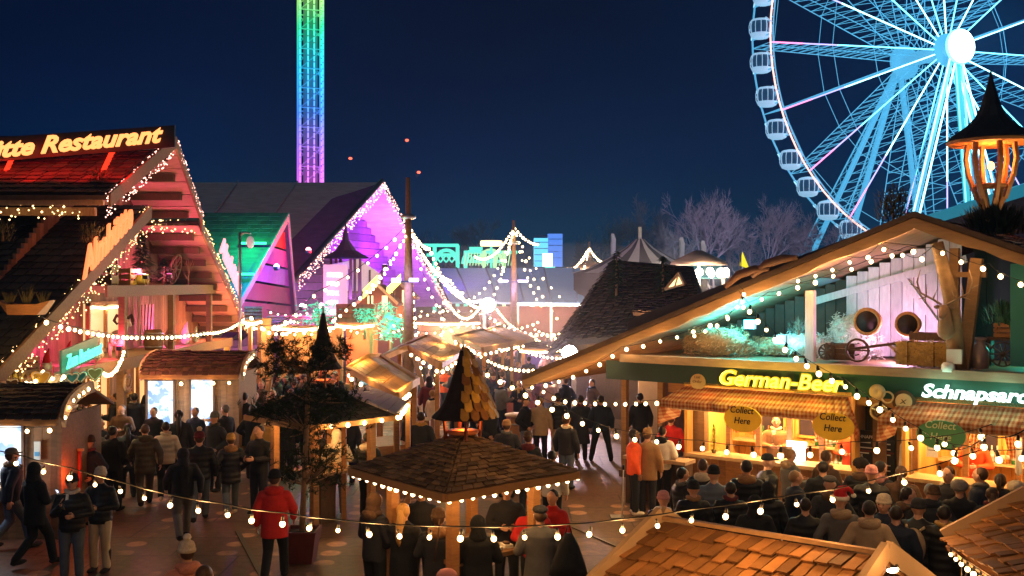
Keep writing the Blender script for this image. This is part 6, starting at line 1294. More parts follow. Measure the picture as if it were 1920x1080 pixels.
# ------------------------------------------------------------------ shingled kiosks with cupola lanterns
def kiosk(c, half, ze, za, rot, label, shm, rows, cols, bulbs=True, table=True, cup_h=.8, ts=0, gold_=False):
    t = thing('round_kiosk', c, label, 'kiosk', rot); cs = [V((sx*half,sy*half,ze)) for sx, sy in ((-1,-1),(1,-1),(1,1),(-1,1))]; ap = V((0,0,za))
    for i in range(4):
        a, b = cs[i], cs[(i+1)%4]; m = MB(); m.shingles(a*1, b*1, ap.lerp(b,.03), ap.lerp(a,.03), rows, cols, .02, 1.1, over=1.6); m.slab([a,b,ap], .05); m.build('roof_face', shm, t, True)
        MB().bar(a+V((0,0,-.05)), b+V((0,0,-.05)), .09, .1).build('eave_board', M('amber plank', (.6,.3,.1), .7, nz=(3,.3)), t, True)
        q = a*.62; MB().box((q.x,q.y,ze/2+.05), (.13,.13,ze+.1)).build('post', wood_o, t, True)
        MB().bar((q.x,q.y,ze-.12), (cs[(i+1)%4].x*.62,cs[(i+1)%4].y*.62,ze-.12), .09, .12).build('beam', wood_o, t, True)
    if table:
        MB().box((0,0,1.05), (half*1.0,half*1.0,.06)).build('table_top', wood_m, t, True); MB().box((0,0,.5), (.35,.35,1.0)).build('table_base', wood_d, t, True)
    # cupola
    s = cup_h; u = thing('cupola_lantern', SM[t.name] @ ap, label_c[0], 'lantern', rot+.3)
    for k in range(4): a = k*PI/2+PI/4; MB().bar((.3*s*math.cos(a),.3*s*math.sin(a),-.1),(.34*s*math.cos(a),.34*s*math.sin(a),.34*s), .035).build('post', M('red brown post', (.25,.06,.02), .6), u, True)
    MB().lathe((0,0,0), [(.28*s,.0),(.3*s,.03),(.28*s,.05)], 8).build('floor_plate', M('orange glow plate', (.8,.25,.08), .6), u, True)
    for (n0, n1, mt, nm) in label_c[1]:
        m = MB(); prof = [(.56,.3),(.45,.4),(.34,.56),(.26,.76),(.19,.98),(.12,1.22),(.05,1.46)]; prof = prof if gold_ else [(r*.72,z) for r, z in prof]; K = 16; vs = []
        for (r, z) in prof:
            for k in range(n0, n1+1): a = 2*PI*k/K; vs.append((r*s*math.cos(a), r*s*math.sin(a), z*s))
        w_ = n1-n0+1
        for i in range(len(prof)-1):
            for k in range(w_-1): m.add([vs[i*w_+k],vs[i*w_+k+1],vs[(i+1)*w_+k+1],vs[(i+1)*w_+k]], [(0,1,2,3)])
        o = m.build(nm, mt, u, True); md = o.modifiers.new('s','SOLIDIFY'); md.thickness = .03*s
    MB().tube([(0,0,1.45*s),(0,0,1.66*s)], [.03*s,.005], 6).build('finial', metal, u, True)
    lamp((0,0,.16*s), 3.5, (1,.25,.04), .05, u, local=True)
    if gold_:
        for i in range(8):
            z0 = .3+i*.145; z1 = z0+.2; R0 = .56*(1-i/8.6)**.85+.03; R1 = .56*(1-(i+1.35)/8.6)**.85+.02 if i < 7 else .03
            n_ = max(2, 5-i//2)
            for k in range(n_):
                w_ = 1.5/n_; a = -1.62-rot-.3+.12*(i%2)+k*w_; vs = []
                for (r, z, f) in ((R0,z0+.05,.08),(R0+.012,z0,.3),(R0+.012,z0,.7),(R0,z0+.05,.92),(R1,z1,.9),(R1,z1,.1)): b_ = a+f*w_; vs.append(V(((r+.03)*s*math.cos(b_),(r+.03)*s*math.sin(b_),z*s)))
                MB().slab(vs, .018, (math.cos(a+w_/2),math.sin(a+w_/2),.2)).build('scale', rnd.choice([gold,gold,M('rust scale', (.2,.08,.02), .7, nz=(9,.5), bump=.5), M('dull gold scale', (.33,.17,.03), .65, nz=(9,.5), bump=.5)]), u, True)
    if ts: lamp((0,0,ze-.25), ts, (1,.5,.16), .15, t, local=True)
    return t, [SM[t.name] @ q for q in cs]
gold = M('golden scales', (.5,.27,.04), .55, nz=(9,.55), island=.5, bump=.5); blk = M('black shingle', (.035,.022,.016), .85, nz=(9,.5), bump=.8)
label_c = ['tall curved black and gold spire lantern on the central kiosk roof', [(0,11,blk,'spire_shell'),(11,16,blk,'spire_shell')]]
kio, kc = kiosk(V((-.69,14.0,0)), 1.14, 2.17, 2.68, .70, 'shingled standing-table kiosk ringed with bulbs in the centre foreground', M('moss brown shake', (.26,.155,.075), .85, nz=(9,.5), bump=.8, island=.5), 13, 13, ts=16, gold_=True)
lamp(V((-.1,13.2,3.2)), 3, (1,.5,.12), .1, kio)
order = sorted(kc, key=lambda q: q.x); L0, R0 = order[0], order[-1]; F0 = min(kc, key=lambda q: q.y)
dz = V((0,0,-.05))
S('bulbs strung round the eave of the central kiosk', [L0+dz, F0+dz, R0+dz], [.02,.02], .185, .03, every=2, power=3.2, socket=False, cr=.006)
label_c = ['curved dark spire on the dark hut behind the pine', [(0,8,blk,'spire_shell'),(8,16,blk,'spire_shell')]]
kiosk(V((GX(606,20.0),20.0,0)), 1.1, 2.15, 2.8, .8, 'dark shingled hut behind the pine sapling, seen over the crowd', M('charcoal shake', (.02,.018,.014), .9, nz=(9,.5), bump=.8, island=.4), 10, 12, cup_h=.95, ts=20)
S('bulbs on the front eave of the dark hut behind the pine', [W(486,782,20.0), W(610,792,18.5), W(722,780,19.6)], [.02,.02,.02], .42, .045, every=2, power=8, cr=.006)
# ------------------------------------------------------------------ small ticket kiosks by the chalet
def ticket(px0, px1, ytop, ybot, Y, label, roofm, panes, pw):
    x0, x1 = GX(px0,Y), GX(px1,Y); zb = H-(ybot-HY)/F*Y; zt = H-(ytop-HY)/F*(Y+1.1); t = thing('ticket_kiosk', ((x0+x1)/2,Y,0), label, 'kiosk'); n = 9; pr = []
    for k in range(n+1): a = k/n*PI*.5; pr.append(V((0, Y+1.3*(1-math.cos(a)), zb+(zt-zb)*math.sin(a))))
    m = MB(); 
    for k in range(n): A, B = pr[k], pr[k+1]; m.shingles((x0,A.y,A.z),(x1,A.y,A.z),(x1,B.y,B.z),(x0,B.y,B.z), 1, int((x1-x0)/.16), .03, 1.2, over=1.3)
    m.build('barrel_roof', roofm, t)
    m = MB()
    for k in range(n): A, B = pr[k], pr[k+1]; m.slab([(x0,A.y,A.z-.02),(x1,A.y,A.z-.02),(x1,B.y,B.z-.02),(x0,B.y,B.z-.02)], .05)
    m.slab([(x0,Y+1.3,zt),(x1,Y+1.3,zt),(x1,Y+2.6,zb),(x0,Y+2.6,zb)], .05); m.build('roof_deck', wood_m, t)
    for x in (x0-.04,x1+.04): m = MB(); m.slab([(x,q.y,q.z+.06) for q in pr]+[(x,q.y+.1,q.z-.16) for q in reversed(pr)], .07, (1,0,0)); m.build('end_arch', wood_p, t)
    MB().bar((x0,Y-.02,zb-.05),(x1,Y-.02,zb-.05), .08,.12).build('eave_board', wood_o, t)
    m = MB(); x = x0+.2
    while x < x1-.2: m.box((x+.08,Y+.45,zb/2), (.155,.06,zb)); x += .16
    m.build('front_boards', wood_m, t); 
    for x in (x0+.15,x1-.15): MB().box((x,Y+1.3,zb/2), (.08,1.8,zb)).build('side_wall', wood_m, t)
    for (a_, b_, c_, d_, mt) in panes:
        p, q = W(a_,b_,Y+.4), W(c_,d_,Y+.4); o = MB().box(((p.x+q.x)/2,Y+.38,(p.z+q.z)/2), (q.x-p.x,.05,p.z-q.z)).build('display_window', mt, t); m = MB()
        for x in (p.x,q.x): m.box((x,Y+.35,(p.z+q.z)/2), (.05,.07,p.z-q.z+.1))
        for z in (p.z,q.z): m.box(((p.x+q.x)/2,Y+.35,z), (q.x-p.x+.1,.07,.05))
        m.build('frame', wood_d, o); lamp(((p.x+q.x)/2,Y-.1,(p.z+q.z)/2), pw, (.85,.9,1), .2, t)
        MB().box(((p.x+q.x)/2,Y+.25,q.z-.06), (q.x-p.x+.2,.35,.05)).build('sill', wood_p, o)
    S('row of bulbs under the eave of the '+label[:60].split(' with')[0], [(x0+.1,Y-.1,zb-.12),(x1-.1,Y-.1,zb-.12)], [.02], .4, .045, every=3, power=12, cr=.006)
    S('bulbs up the arched right end of the '+label[:60].split(' with')[0], [pr[0]+V((x1+.1,0,0)), pr[4]+V((x1+.1,0,0)), pr[8]+V((x1+.1,0,0))], [0,0], .22, .05, every=3, power=7, cr=.006)
    return t
def img(name, e):
    m = bpy.data.materials.new(name); m.use_nodes = True; nt = m.node_tree; n = nt.nodes; L = nt.links; b = n['Principled BSDF']; tc = n.new('ShaderNodeTexCoord'); t = n.new('ShaderNodeTexNoise'); t.inputs['Scale'].default_value = 4.2; L.new(tc.outputs['Object'], t.inputs['Vector']); r = n.new('ShaderNodeValToRGB'); L.new(t.outputs['Fac'], r.inputs[0]); e_ = r.color_ramp.elements; e_[0].position = .36; e_[0].color = (.15,.3,.6,1); e_[1].position = .6; e_[1].color = (1,1,1,1); q = e_.new(.5); q.color = (.9,.8,.65,1); q = e_.new(.42); q.color = (.5,.75,1,1)
    L.new(r.outputs[0], b.inputs['Emission Color']); b.inputs['Emission Strength'].default_value = e; b.inputs['Base Color'].default_value = (.05,.05,.05,1); return m
scr = img('display glow', .95)
ticket(262,448,660,703,25.6,'small ticket kiosk with a brown barrel roof and two bright display windows', shing_r, [(277,712,328,800,scr),(358,710,402,800,scr)], 12)
ticket(-60,108,722,786,18.2,'small kiosk with a dark barrel roof and a bright window at the left edge', shing_d, [(-30,795,46,905,scr)], 14)
for px, py, Y, sd in ((70,845,18.4,0),(68,860,18.4,1)):
    if sd == 0: s = thing('notice', W(px,py,18.55), 'small white and blue notice on the left kiosk wall', 'notice'); MB().box((0,0,0), (.12,.02,.34)).build('paper', M('notice paper', (.6,.65,.6), .7), s, True); MB().box((0,-.012,-.06), (.09,.01,.08)).build('blue_block', CM('blue'), s, True)
s = thing('red_lit_alcove', W(128,880,19.3), 'red-orange lit alcove right of the left kiosk', 'curtain'); m = MB()
for k in range(7): m.tube([(-.2+k*.07,.05*(k%2),.35),(-.2+k*.07,.05*(k%2),-.4)], .035, 6)
m.build('cloth', M('scarlet cloth', (.5,.04,.015), .8), s, True); MB().bar((-.3,0,.38),(.3,0,.38), .05).build('rail', wood_p, s, True)  # alcove's red light put into the tube colour, no curtain hangs here
lamp(W(132,890,18.6), 9, (1,.12,.02), .2, s)
# ------------------------------------------------------------------ tall round table, bench
t = thing('barrel_table', V((GX(975,28),28,0)), 'round standing table on a wooden barrel base at the centre of the lane', 'table'); MB().lathe((0,0,1.06), [(.42,0),(.43,.02),(.42,.05)], 24).build('table_top', M('pale table top', (.6,.4,.22), .5), t, True); MB().lathe((0,0,0), [(.28,0),(.33,.3),(.34,.55),(.32,.8),(.27,1.05)], 16).build('barrel_base', wood_o, t, True)
for z in (.2,.85): MB().lathe((0,0,z), [(.33,-.02),(.345,-.02),(.345,.02),(.33,.02)], 16).build('hoop', metal, t, True)
cup(V((GX(988,27.9),27.85,1.11)), 'paper cup on the round barrel table in the lane')
t = thing('red_bench_box', V((GX(970,34),34,0)), 'red panelled box counter beyond the round table', 'counter'); MB().box((0,0,.55), (1.5,.4,1.1)).build('panel', M('dusty red', (.4,.1,.06), .7, nz=(4,.3)), t, True); MB().box((0,0,1.13), (1.6,.5,.05)).build('top', wood_p, t, True)
# items on the kiosk table
kt = SM[kio.name]
t = thing('table_lantern', kt @ V((-.1,-.42,1.08)), 'small glowing candle lantern on the central kiosk table', 'lantern'); MB().lathe((0,0,0), [(.05,0),(.045,.02),(.045,.2),(.05,.22)], 10).build('glass', M('candle glass', (1,.6,.2), .3, emit=1.8, ecol=(1,.5,.15)), t, True); MB().lathe((0,0,.22), [(.055,0),(.04,.04),(.01,.06)], 10).build('cap', metal, t, True)
cup(kt @ V((-.3,-.35,1.08)), 'paper cup with pale lid on the kiosk table beside the lantern')
for k,(x,y) in enumerate(((.35,-.2),(.25,-.42),(.5,-.35))):
    t = thing('food_tray', kt @ V((x,y,1.08)), f'small paper food tray on the kiosk table, {("inner","front","right-hand")[k]} one', 'food tray', k); MB().box((0,0,.02), (.2,.13,.04)).build('tray', white, t, True); MB().ell((0,0,.05), (.08,.05,.025), 10, 6, .15).build('food', CM('brown' if k else 'peach'), t, True)
# ------------------------------------------------------------------ pine sapling in red planter
def sapling():
    Y = 17.2; x = GX(572,Y); t = thing('pine_sapling', (x,Y,0), 'slender pine sapling with dark clumped branches in a red planter', 'pine tree'); rr = random.Random(31)
    Zp = lambda py: H-(py-HY)/F*Y; tr = [V((GX(px,Y),Y,Zp(py))) for px, py in ((566,1000),(571,900),(575,800),(578,740),(582,690),(590,640))]; MB().tube(tr, [.055,.05,.045,.035,.025,.01], 7).build('trunk', bark, t)
    clumps = [(545,660,60,26),(520,655,30,20),(600,660,40,26),(640,655,28,22),(575,690,55,22),(520,690,32,18),(590,735,75,24),(530,760,60,22),(640,750,45,24),(500,770,35,16),(590,780,70,26),(560,860,60,26),(620,850,55,28),(540,895,30,18),(600,900,60,28),(565,815,45,18),]
    m = MB(); b = MB()
    for (cx, cy, wx, wy) in clumps:
        c = V((GX(cx,Y),Y+rr.uniform(-.35,.35),Zp(cy))); rx = wx/F*Y*.82; rz = wy/F*Y*1.1
        near = min(tr, key=lambda q: (q-c).length+.8*max(0,q.z-c.z)); 
        for k in range(5): e = c+V((rr.uniform(-.8,.8)*rx,rr.uniform(-.5,.5)*rx,rr.uniform(-.5,.5)*rz)); b.tube([near-V((0,0,.08)), near.lerp(e,.5)+V((0,0,-.06)), e], [.018,.012,.004], 4)
        for k in range(int(26*rx*rz/.06*1.1)+45):
            q = c+V((rr.gauss(0,.5)*rx,rr.gauss(0,.5)*rx,rr.gauss(0,.5)*rz)); ax = V((rr.uniform(-1,1),rr.uniform(-1,1),rr.uniform(-.1,.9))).normalized()
            for j in range(11): d = (ax+V((rr.uniform(-.8,.8),rr.uniform(-.8,.8),rr.uniform(-.8,.8)))).normalized()*rr.uniform(.07,.13); s = d.cross(V((.3,.8,.4))).normalized()*.006; p = q+ax*rr.uniform(-.06,.06); m.add([p-s,p+s,p+d], [(0,1,2)])
    m.build('needles', M('pine needles dark', (.022,.042,.012), .7, nz=(2,.5), island=.5), t); b.build('branch', bark, t)
    p = thing('planter', (GX(566,Y),Y,0), 'square dark red planter holding the pine sapling', 'planter'); MB().lathe((0,0,0), [(.3,0),(.4,.5),(.42,.55),(.36,.55),(.34,.48)], 4, False, rot=PI/4).build('box', M('planter red', (.12,.02,.012), .7, nz=(5,.4)), p, True); MB().lathe((0,0,.49), [(.33,0),(.1,.03)], 4, False, rot=PI/4).build('soil', M('soil', (.02,.015,.01), .9), p, True)
sapling()
t = thing('wooden_pole', W(500,735,24)-V((0,0,2.6)), 'leaning bare wooden pole behind the crowd left of the pine', 'pole'); MB().tube([W(492,740,24)-V((.2,0,2.1)), W(515,672,24)], [.05,.035], 6).build('shaft', wood_p, t); MB().tube([W(515,672,24)-V((.05,0,.02)), W(515,672,24)+V((.2,0,.05))], [.03,.02], 6).build('hook', wood_p, t)
# ------------------------------------------------------------------ foreground roofs
def froof(nm_label, A, B, C, D, rows, cols, E=None, Fp=None, barge=True, mat=shing_o):
    """A-B eave near, D-C ridge"""
    t = thing('hut_roof', (A+B)/2*1.0, nm_label, 'roof'); m = MB(); m.shingles(A,B,C,D, rows, cols, .02, 1.3, over=1.5, tilt=.9); m.slab([A-V((0,0,.03)),B-V((0,0,.03)),C-V((0,0,.03)),D-V((0,0,.03))], .05); m.build('shingle_slope', mat, t)
    if E is not None: m = MB(); m.shingles(E,Fp,D,C, rows, cols, .02, 1.0, over=1.4); m.slab([C,D,Fp,E] if False else [D,C,E,Fp], .05); m.build('far_slope', mat, t)
    MB().bar(D+V((0,0,.035)), C+V((0,0,.035)), .05, .03).build('ridge_board', wood_m, t)
    for p, q in ((D,A),(C,B)): MB().bar(q+V((0,0,.03)), p+V((0,0,.06)), .05, .13).build('bargeboard', M('grey barge plank', (.3,.2,.12), .75, nz=(5,.3)), t)
    if E is not None:
        for p, q in ((C,E),(D,Fp)): MB().bar(q+V((0,0,.03)), p+V((0,0,.06)), .05, .13).build('bargeboard', M('grey barge plank'), t)
    return t
D_, C_ = W(1240,978,8.0), W(1662,1047,6.9); dn = V((-.79,-.56,0))*1.15+V((0,0,-.62)); up_ = V((.88,.55,0))*1.1+V((0,0,-.7))
fr = froof('orange shingled hut roof in the foreground, lower middle right', D_+dn, C_+dn+V((-.05,-.3,0)), C_, D_, 8, 20, C_+up_, D_+up_)
cz = (C_+D_)/2; MB().box((cz.x,cz.y,(cz.z-.75)/2), (1.1,1.0,cz.z-.75), rz=-.67).build('hut_wall', wood_m, fr)
l = thing('hut_lamp', W(1672,1066,6.95), 'bright warm lamp at the right end of the foreground hut roof', 'lamp'); MB().ell((0,0,0), (.045,.045,.03), 12, 8).build('bulb', M('bright warm', (1,.8,.5), emit=20, ecol=(1,.75,.45), samp=0), l, True); MB().lathe((0,0,.02), [(.05,0),(.03,.04)], 10).build('shade', black, l, True); lamp(W(1690,1050,6.6), 3, WARM, .06, l)
A2 = W(1772,1016,7.4); D2 = W(2010,900,7.1); B2_ = W(1935,1120,5.6); C2 = W(2240,985,5.5)
fr2 = froof('orange shingled hut roof corner at the lower right edge', A2, B2_, C2, D2, 9, 15); q = (A2+B2_+C2+D2)/4; MB().box((q.x+.5,q.y,(q.z-.5)/2), (.9,.9,q.z-.5)).build('hut_wall', wood_m, fr2)
S('bulbs hung along the eave of the lower right hut roof', [A2+V((-.02,-.1,.0)), B2_+V((-.05,-.05,.02))], [.03], .15, .018, every=2, power=1.2, socket=True, cr=.005)
for p, pw in ((W(1300,930,5.6)+V((0,0,.4)),9),(W(1560,960,5.2)+V((0,0,.5)),9),(W(1800,940,5.2)+V((0,0,.5)),8)): pass
# ------------------------------------------------------------------ nearest bulb strings
N1 = [(30,862),(82,878),(132,888),(178,902),(225,914),(270,927),(320,939),(371,949),(426,957),(472,967),(530,973),(581,981),(634,986),(691,992),(748,996),(806,998),(864,999),(925,1000),(983,998),(1045,996),(1106,992),(1167,985),(1232,977),(1297,967),(1361,959),(1427,949),(1493,938),(1560,929),(1628,913),(1695,897),(1762,880)]
def Yn(px): return 8.3-1.9*math.sin((px+100)/2020*PI)
ex = [W(px,py-6,Yn(px)) for px, py in N1]
S('nearest long bulb string sagging across the whole foreground', [ex[0]+V((-1,0,.2)), *[e+V((0,0,.02)) for e in ex], W(1850,840,8)], [0]*(len(ex)+1), 1, .019, every=2, power=9, socket=True, cr=.005, exact=ex, group='nearest bulb strings')
# ------------------------------------------------------------------ the crowd
hh = ('hang','hang'); PK = ('pocket','pocket'); HO = ('hold','hold'); PH = ('hold','phone'); WK = ('fore','back')
def Q(px, py, face, label, **k): return person(px, py, face, label, **k)
# left foreground
Q(22,843,-70,'person in dark jacket and cap striding right at the lower left edge', coat='navy', kind='plain', leg='walk', arms=WK, trous='denim', head='cap', hc='grey', h=1.8)
r = Q(66,868,-60,'person in black hooded coat walking right, looking down at a phone', coat='black', style='mid', kind='plain', leg='walk', arms=('hang','hold'), trous='black', head='hoodup', hc='black'); phone(r,'phone held out by the black-hooded walker at the lower left',1,'hold')
r = Q(135,893,165,'person in black beanie and black jacket facing us, phone raised to the chin', coat='black', arms=PH, trous='denim', head='beanie', hc='dark', eyes=True, h=1.68); phone(r,'phone held up by the person in the black beanie')
r = Q(188,880,150,'person in white beanie, black jacket and cream trousers looking at a phone', coat='black', arms=HO, trous='cream', head='beanie', hc='cream', eyes=True, h=1.7, boot=True); phone(r,'phone held by the person in cream trousers',1,'hold')
Q(350,1020,20,'person in cream bobble hat, only the head showing at the bottom edge', coat='peach', head='pom', hc='cream', hood='peach', h=1.68)
Q(384,1062,-20,'person with dark hair just peeking in at the bottom edge', coat='brown', head='hair', hc='brownhair', h=1.7)
Q(515,885,-10,'person in bright red hooded jacket and black beanie walking away', coat='red', style='mid', kind='plain', leg='walk', arms=('hang','fore'), trous='black', head='beanie', hc='black', h=1.76, hood='red')
Q(433,816,5,'person in long dark coat and mustard hat walking away', coat='dark', style='mid', leg='walk', arms=PK, trous='denim', head='beanie', hc='mustard', h=1.66, hood='tan', shoes='white')
Q(374,812,0,'person in black puffer jacket and striped bobble hat walking away', coat='black', leg='walk', trous='denim', head='pom', hc='maroon', h=1.78)
Q(343,812,10,'person in black jacket just left of the striped bobble hat', coat='black', kind='plain', leg='walk', arms=WK, trous='grey', head='hoodup', hc='dark', h=1.7, Y=18.6)
Q(311,792,0,'person in cream puffer jacket and black trousers walking away', coat='cream', leg='walk', trous='black', head='hair', hc='darkhair', h=1.72, shoes='white')
Q(272,797,5,'broad person in olive puffer coat with hood down, walking away', coat='olive', style='mid', leg='walk', arms=WK, trous='olive', head='hair', hc='brownhair', h=1.74, hood='olive')
Q(240,795,0,'person with long dark hair in dark coat left of the olive coat', coat='dark', style='mid', trous='black', head='long', hc='darkhair', h=1.64)
r = Q(188,785,0,'bald person in dark jacket carrying a grey backpack', coat='dark', trous='navy', head='bald', h=1.78); backpack(r,'grey and violet backpack on the bald person by the chalet')
Q(216,738,75,'dark-haired person in long black coat turned left over a phone', coat='black', style='long', kind='plain', arms=HO, trous='black', head='hair', h=1.82)
Q(252,738,0,'person with black hair in a dark rain jacket by the chalet entrance', coat='dark', kind='plain', trous='dark', head='hair', h=1.78)
r = Q(318,728,0,'grey-haired person in stone jacket wearing a dark backpack', coat='beige', kind='plain', trous='dark', head='ponytail', hc='grey_hair', h=1.78); backpack(r,'dark backpack on the stone-coloured jacket','dark')
Q(347,743,175,'person in black coat and grey scarf facing us before the bright window', coat='black', kind='plain', arms=PK, trous='black', head='hair', h=1.74, eyes=True, hood='grey')
r = Q(388,740,178,'large bald person facing us and holding food with both hands', coat='dark', kind='plain', arms=HO, trous='dark', head='bald', h=1.84, eyes=True)
t = thing('sandwich', local_pt(r,(0,.36,1.17)), 'sandwich held by the large bald person', 'food'); MB().ell((0,0,0), (.1,.045,.035), 10, 6, .1).build('bread', CM('tan'), t, True); MB().ell((0,0,.02), (.085,.03,.02), 8, 6, .2).build('filling', CM('brown'), t, True)
Q(407,724,10,'person in navy coat behind the large bald person', coat='navy', kind='plain', head='hair', hc='brownhair', h=1.82)
Q(458,737,-5,'tall person in long black coat with back to us near the second display window', coat='black', style='long', kind='plain', trous='black', head='hair', h=1.86)
Q(436,728,-60,'blond person in open cream coat facing the tall black coat', coat='cream', kind='plain', arms=HO, trous='dark', head='long', hc='blonde', h=1.72)
Q(350,722,-20,'person in cream fur hat in front of the first display window', coat='grey', head='fur', hc='cream', h=1.8, kind='plain')
Q(378,718,0,'person with a shaved head close to the second display window', coat='brown', head='bald', h=1.74, kind='plain')
Q(495,778,-15,'person in mustard coat half hidden by the pine, back to us', coat='mustard', style='mid', kind='plain', trous='black', head='hair', hc='fair', h=1.6)
Q(536,765,10,'person in black coat hidden behind the pine trunk', coat='black', style='mid', kind='plain', head='hoodup', hc='black')
Q(600,800,0,'person in dark coat and grey jeans right behind the pine sapling', coat='dark', kind='plain', trous='denim', head='hair', hc='brownhair', h=1.74, shoes='white')
Q(134,740,-20,'person in brown jacket by the warm chalet window at the left', coat='brown', kind='plain', head='hair', h=1.75)
Q(160,748,30,'person in grey-brown jacket in the crowd before the green sign', coat='grey', head='beanie', hc='mustard', h=1.75, kind='plain')
Q(172,762,-30,'person with cropped hair in a dark jacket left of the bald backpacker', coat='navy', head='hair', hc='fair', h=1.72)
Q(108,735,10,'person in olive jacket at the edge of the left kiosk', coat='olive', head='beanie', hc='olive', h=1.8, kind='plain')
Q(140,790,-10,'person in dark trousers standing at the red glowing alcove', coat='grey', head='hair', trous='dark', h=1.78)
Q(196,722,0,'person in tan jacket close to the chalet wall', coat='tan', kind='plain', head='hair', hc='blonde', h=1.7)
Q(282,722,-40,'person in dark jacket at the left end of the ticket kiosk', coat='dark', head='hair', hc='grey_hair', h=1.75)
# crowd right of the ticket kiosk
bk = [(468,700,0,'navy','hair','darkhair'),(483,694,20,'dark','beanie','white'),(490,715,160,'olive','hair','fair'),(505,712,-30,'dark','long','blonde'),(520,694,0,'black','hair','darkhair'),(536,706,170,'dark','hair','brownhair'),(552,712,0,'navy','beanie','grey'),(566,700,40,'black','hair','fair'),(512,732,180,'brown','hair','fair'),(530,742,-20,'tan','long','blonde'),(582,722,10,'dark','hair','darkhair'),(478,735,-60,'dark','hair','brownhair')]
nm = ['behind the leaning wooden pole','in a white beanie right of the ticket kiosk','with fair hair facing us','with long blond hair facing right','with dark hair at the back','facing us beside the leaning pole','in a grey beanie','with fair hair turned left','with fair hair facing us nearest the pine','with long blond hair in tan by the pine','with dark hair behind the dark hut roof','with brown hair turned right']
for (px,py,f,c,hd,hc), n_ in zip(bk,nm): Q(px,py,f,f'person in {c if c!="dark" else "charcoal"}, left of the pine, {n_}', coat=c, kind='plain', head=hd, hc=hc, h=1.74, eyes=abs(f) > 150, arms=rnd.choice([hh,PK,HO]))
# more of the throng on the left and in the lane
ex_ = [(150,800,'dark','hair','by the glowing alcove, back to us'),(168,820,'navy','beanie','in the gap behind the phone users'),(212,800,'black','hair','between the bald backpacker and the long-haired one'),(228,760,'brown','hair','in brown before the chalet window'),(288,765,'black','hair','left of the stone jacket'),(296,745,'grey','beanie','in a grey hat left of the stone jacket'),(366,765,'navy','hair','between the grey scarf and the large bald person'),(335,770,'dark','long','with long hair below the grey scarf'),(422,760,'black','hair','between the large bald person and the tall black coat'),(402,775,'dark','beanie','in a dark hat under the large bald person'),(475,760,'black','hair','just right of the tall black coat'),(486,800,'dark','hair','low at the left of the mustard coat'),(120,762,'black','hair','close to the left kiosk arch'),(240,722,'olive','cap','in a cap by the chalet entrance'),(265,710,'tan','hair','near the ticket kiosk corner'),(545,730,'grey','hair','in grey behind the pine branches'),(560,740,'black','long','with long hair behind the pine branches'),(470,715,'brown','long','with long hair near the ticket kiosk end'),(455,705,'navy','cap','in a cap at the end of the ticket kiosk'),(500,742,'maroon','hair','in maroon near the leaning pole foot')]
for px,py,c,hd,n_ in ex_: Q(px,py,rnd.uniform(-50,50) if px % 3 else rnd.uniform(130,200),f'person in {c if c!="dark" else "charcoal"} jacket {n_}', coat=c, kind='plain', head=hd, hc=rnd.choice(['darkhair','brownhair','grey']), h=rnd.uniform(1.66,1.82), arms=rnd.choice([hh,PK,HO]), trous=rnd.choice(['black','dark','denim']))
ln_ = [(775,742,'black','in black right of the slatted canopy'),(765,765,'dark','in charcoal at the slatted canopy corner'),(905,735,'brown','in brown behind the golden spire scales'),(920,760,'black','in black just right of the golden spire'),(1062,780,'dark','in charcoal left of the bulb string over the lane'),(925,700,'navy','in navy behind the grey-jacketed table guest'),(1000,700,'maroon','in maroon beyond the barrel table'),(1030,705,'tan','in tan beyond the barrel table'),(1060,708,'black','in black under the white floodlight'),(1110,712,'brown','in brown near the low eave'),(985,745,'black','in black at the right of the barrel table'),(870,700,'olive','in olive left of the white puffer jacket'),(850,690,'dark','in charcoal left of the spire tip')]
for px,py,c,n_ in ln_: Q(px,py,rnd.uniform(-180,180),f'person {n_}', coat=c, kind='plain', head=rnd.choice(['hair','beanie','long','cap']), hc=rnd.choice(['darkhair','brownhair','grey']), h=rnd.uniform(1.66,1.82), arms=rnd.choice([hh,PK,HO]), trous=rnd.choice(['black','dark','denim']))
# at the central kiosk
Q(703,925,-50,'person in dark jacket and brown hood standing left of the central kiosk', coat='dark', kind='plain', arms=HO, trous='black', head='hoodup', hc='brown', h=1.8, hood='brown')
Q(757,945,-25,'person with long blond hair and black coat at the central kiosk', coat='black', style='mid', kind='plain', arms=HO, trous='black', head='long', hc='blonde', h=1.7)
Q(822,958,-10,'person in brown beanie and dark coat at the front of the central kiosk', coat='dark', style='mid', kind='plain', arms=HO, trous='black', head='beanie', hc='brown', h=1.7, hood='tan')
s = thing('pink_bag', W(838,1062,12.9)-V((0,0,.0)), 'dusty pink shoulder bag of the person in the brown beanie', 'bag'); MB().ell((0,0,-.12), (.14,.06,.1), 14, 10, .03).build('bag', CM('pink'), s, True); MB().tube([(-.17,0,.05),(-.12,.0,.35),(-.1,.05,.6)], .012, 6).build('strap', CM('brown'), s, True)
Q(896,968,5,'person in plain black coat with back to us at the central kiosk', coat='black', style='mid', kind='plain', arms=HO, trous='black', head='hoodup', hc='black', h=1.68)
Q(1013,952,0,'person in dark beret and grey wool coat, back to us, right of the kiosk', coat='grey', style='long', kind='plain', arms=HO, trous='black', head='flatcap', hc='dark', h=1.72)
Q(1000,935,178,'person in red patterned hat facing us across the kiosk table', coat='scarlet', kind='plain', arms=HO, head='beanie', hc='scarlet', h=1.62, eyes=True)
Q(1036,920,150,'person in scarlet coat beside the red patterned hat', coat='scarlet', style='mid', kind='plain', arms=HO, head='hair', hc='darkhair', h=1.66)
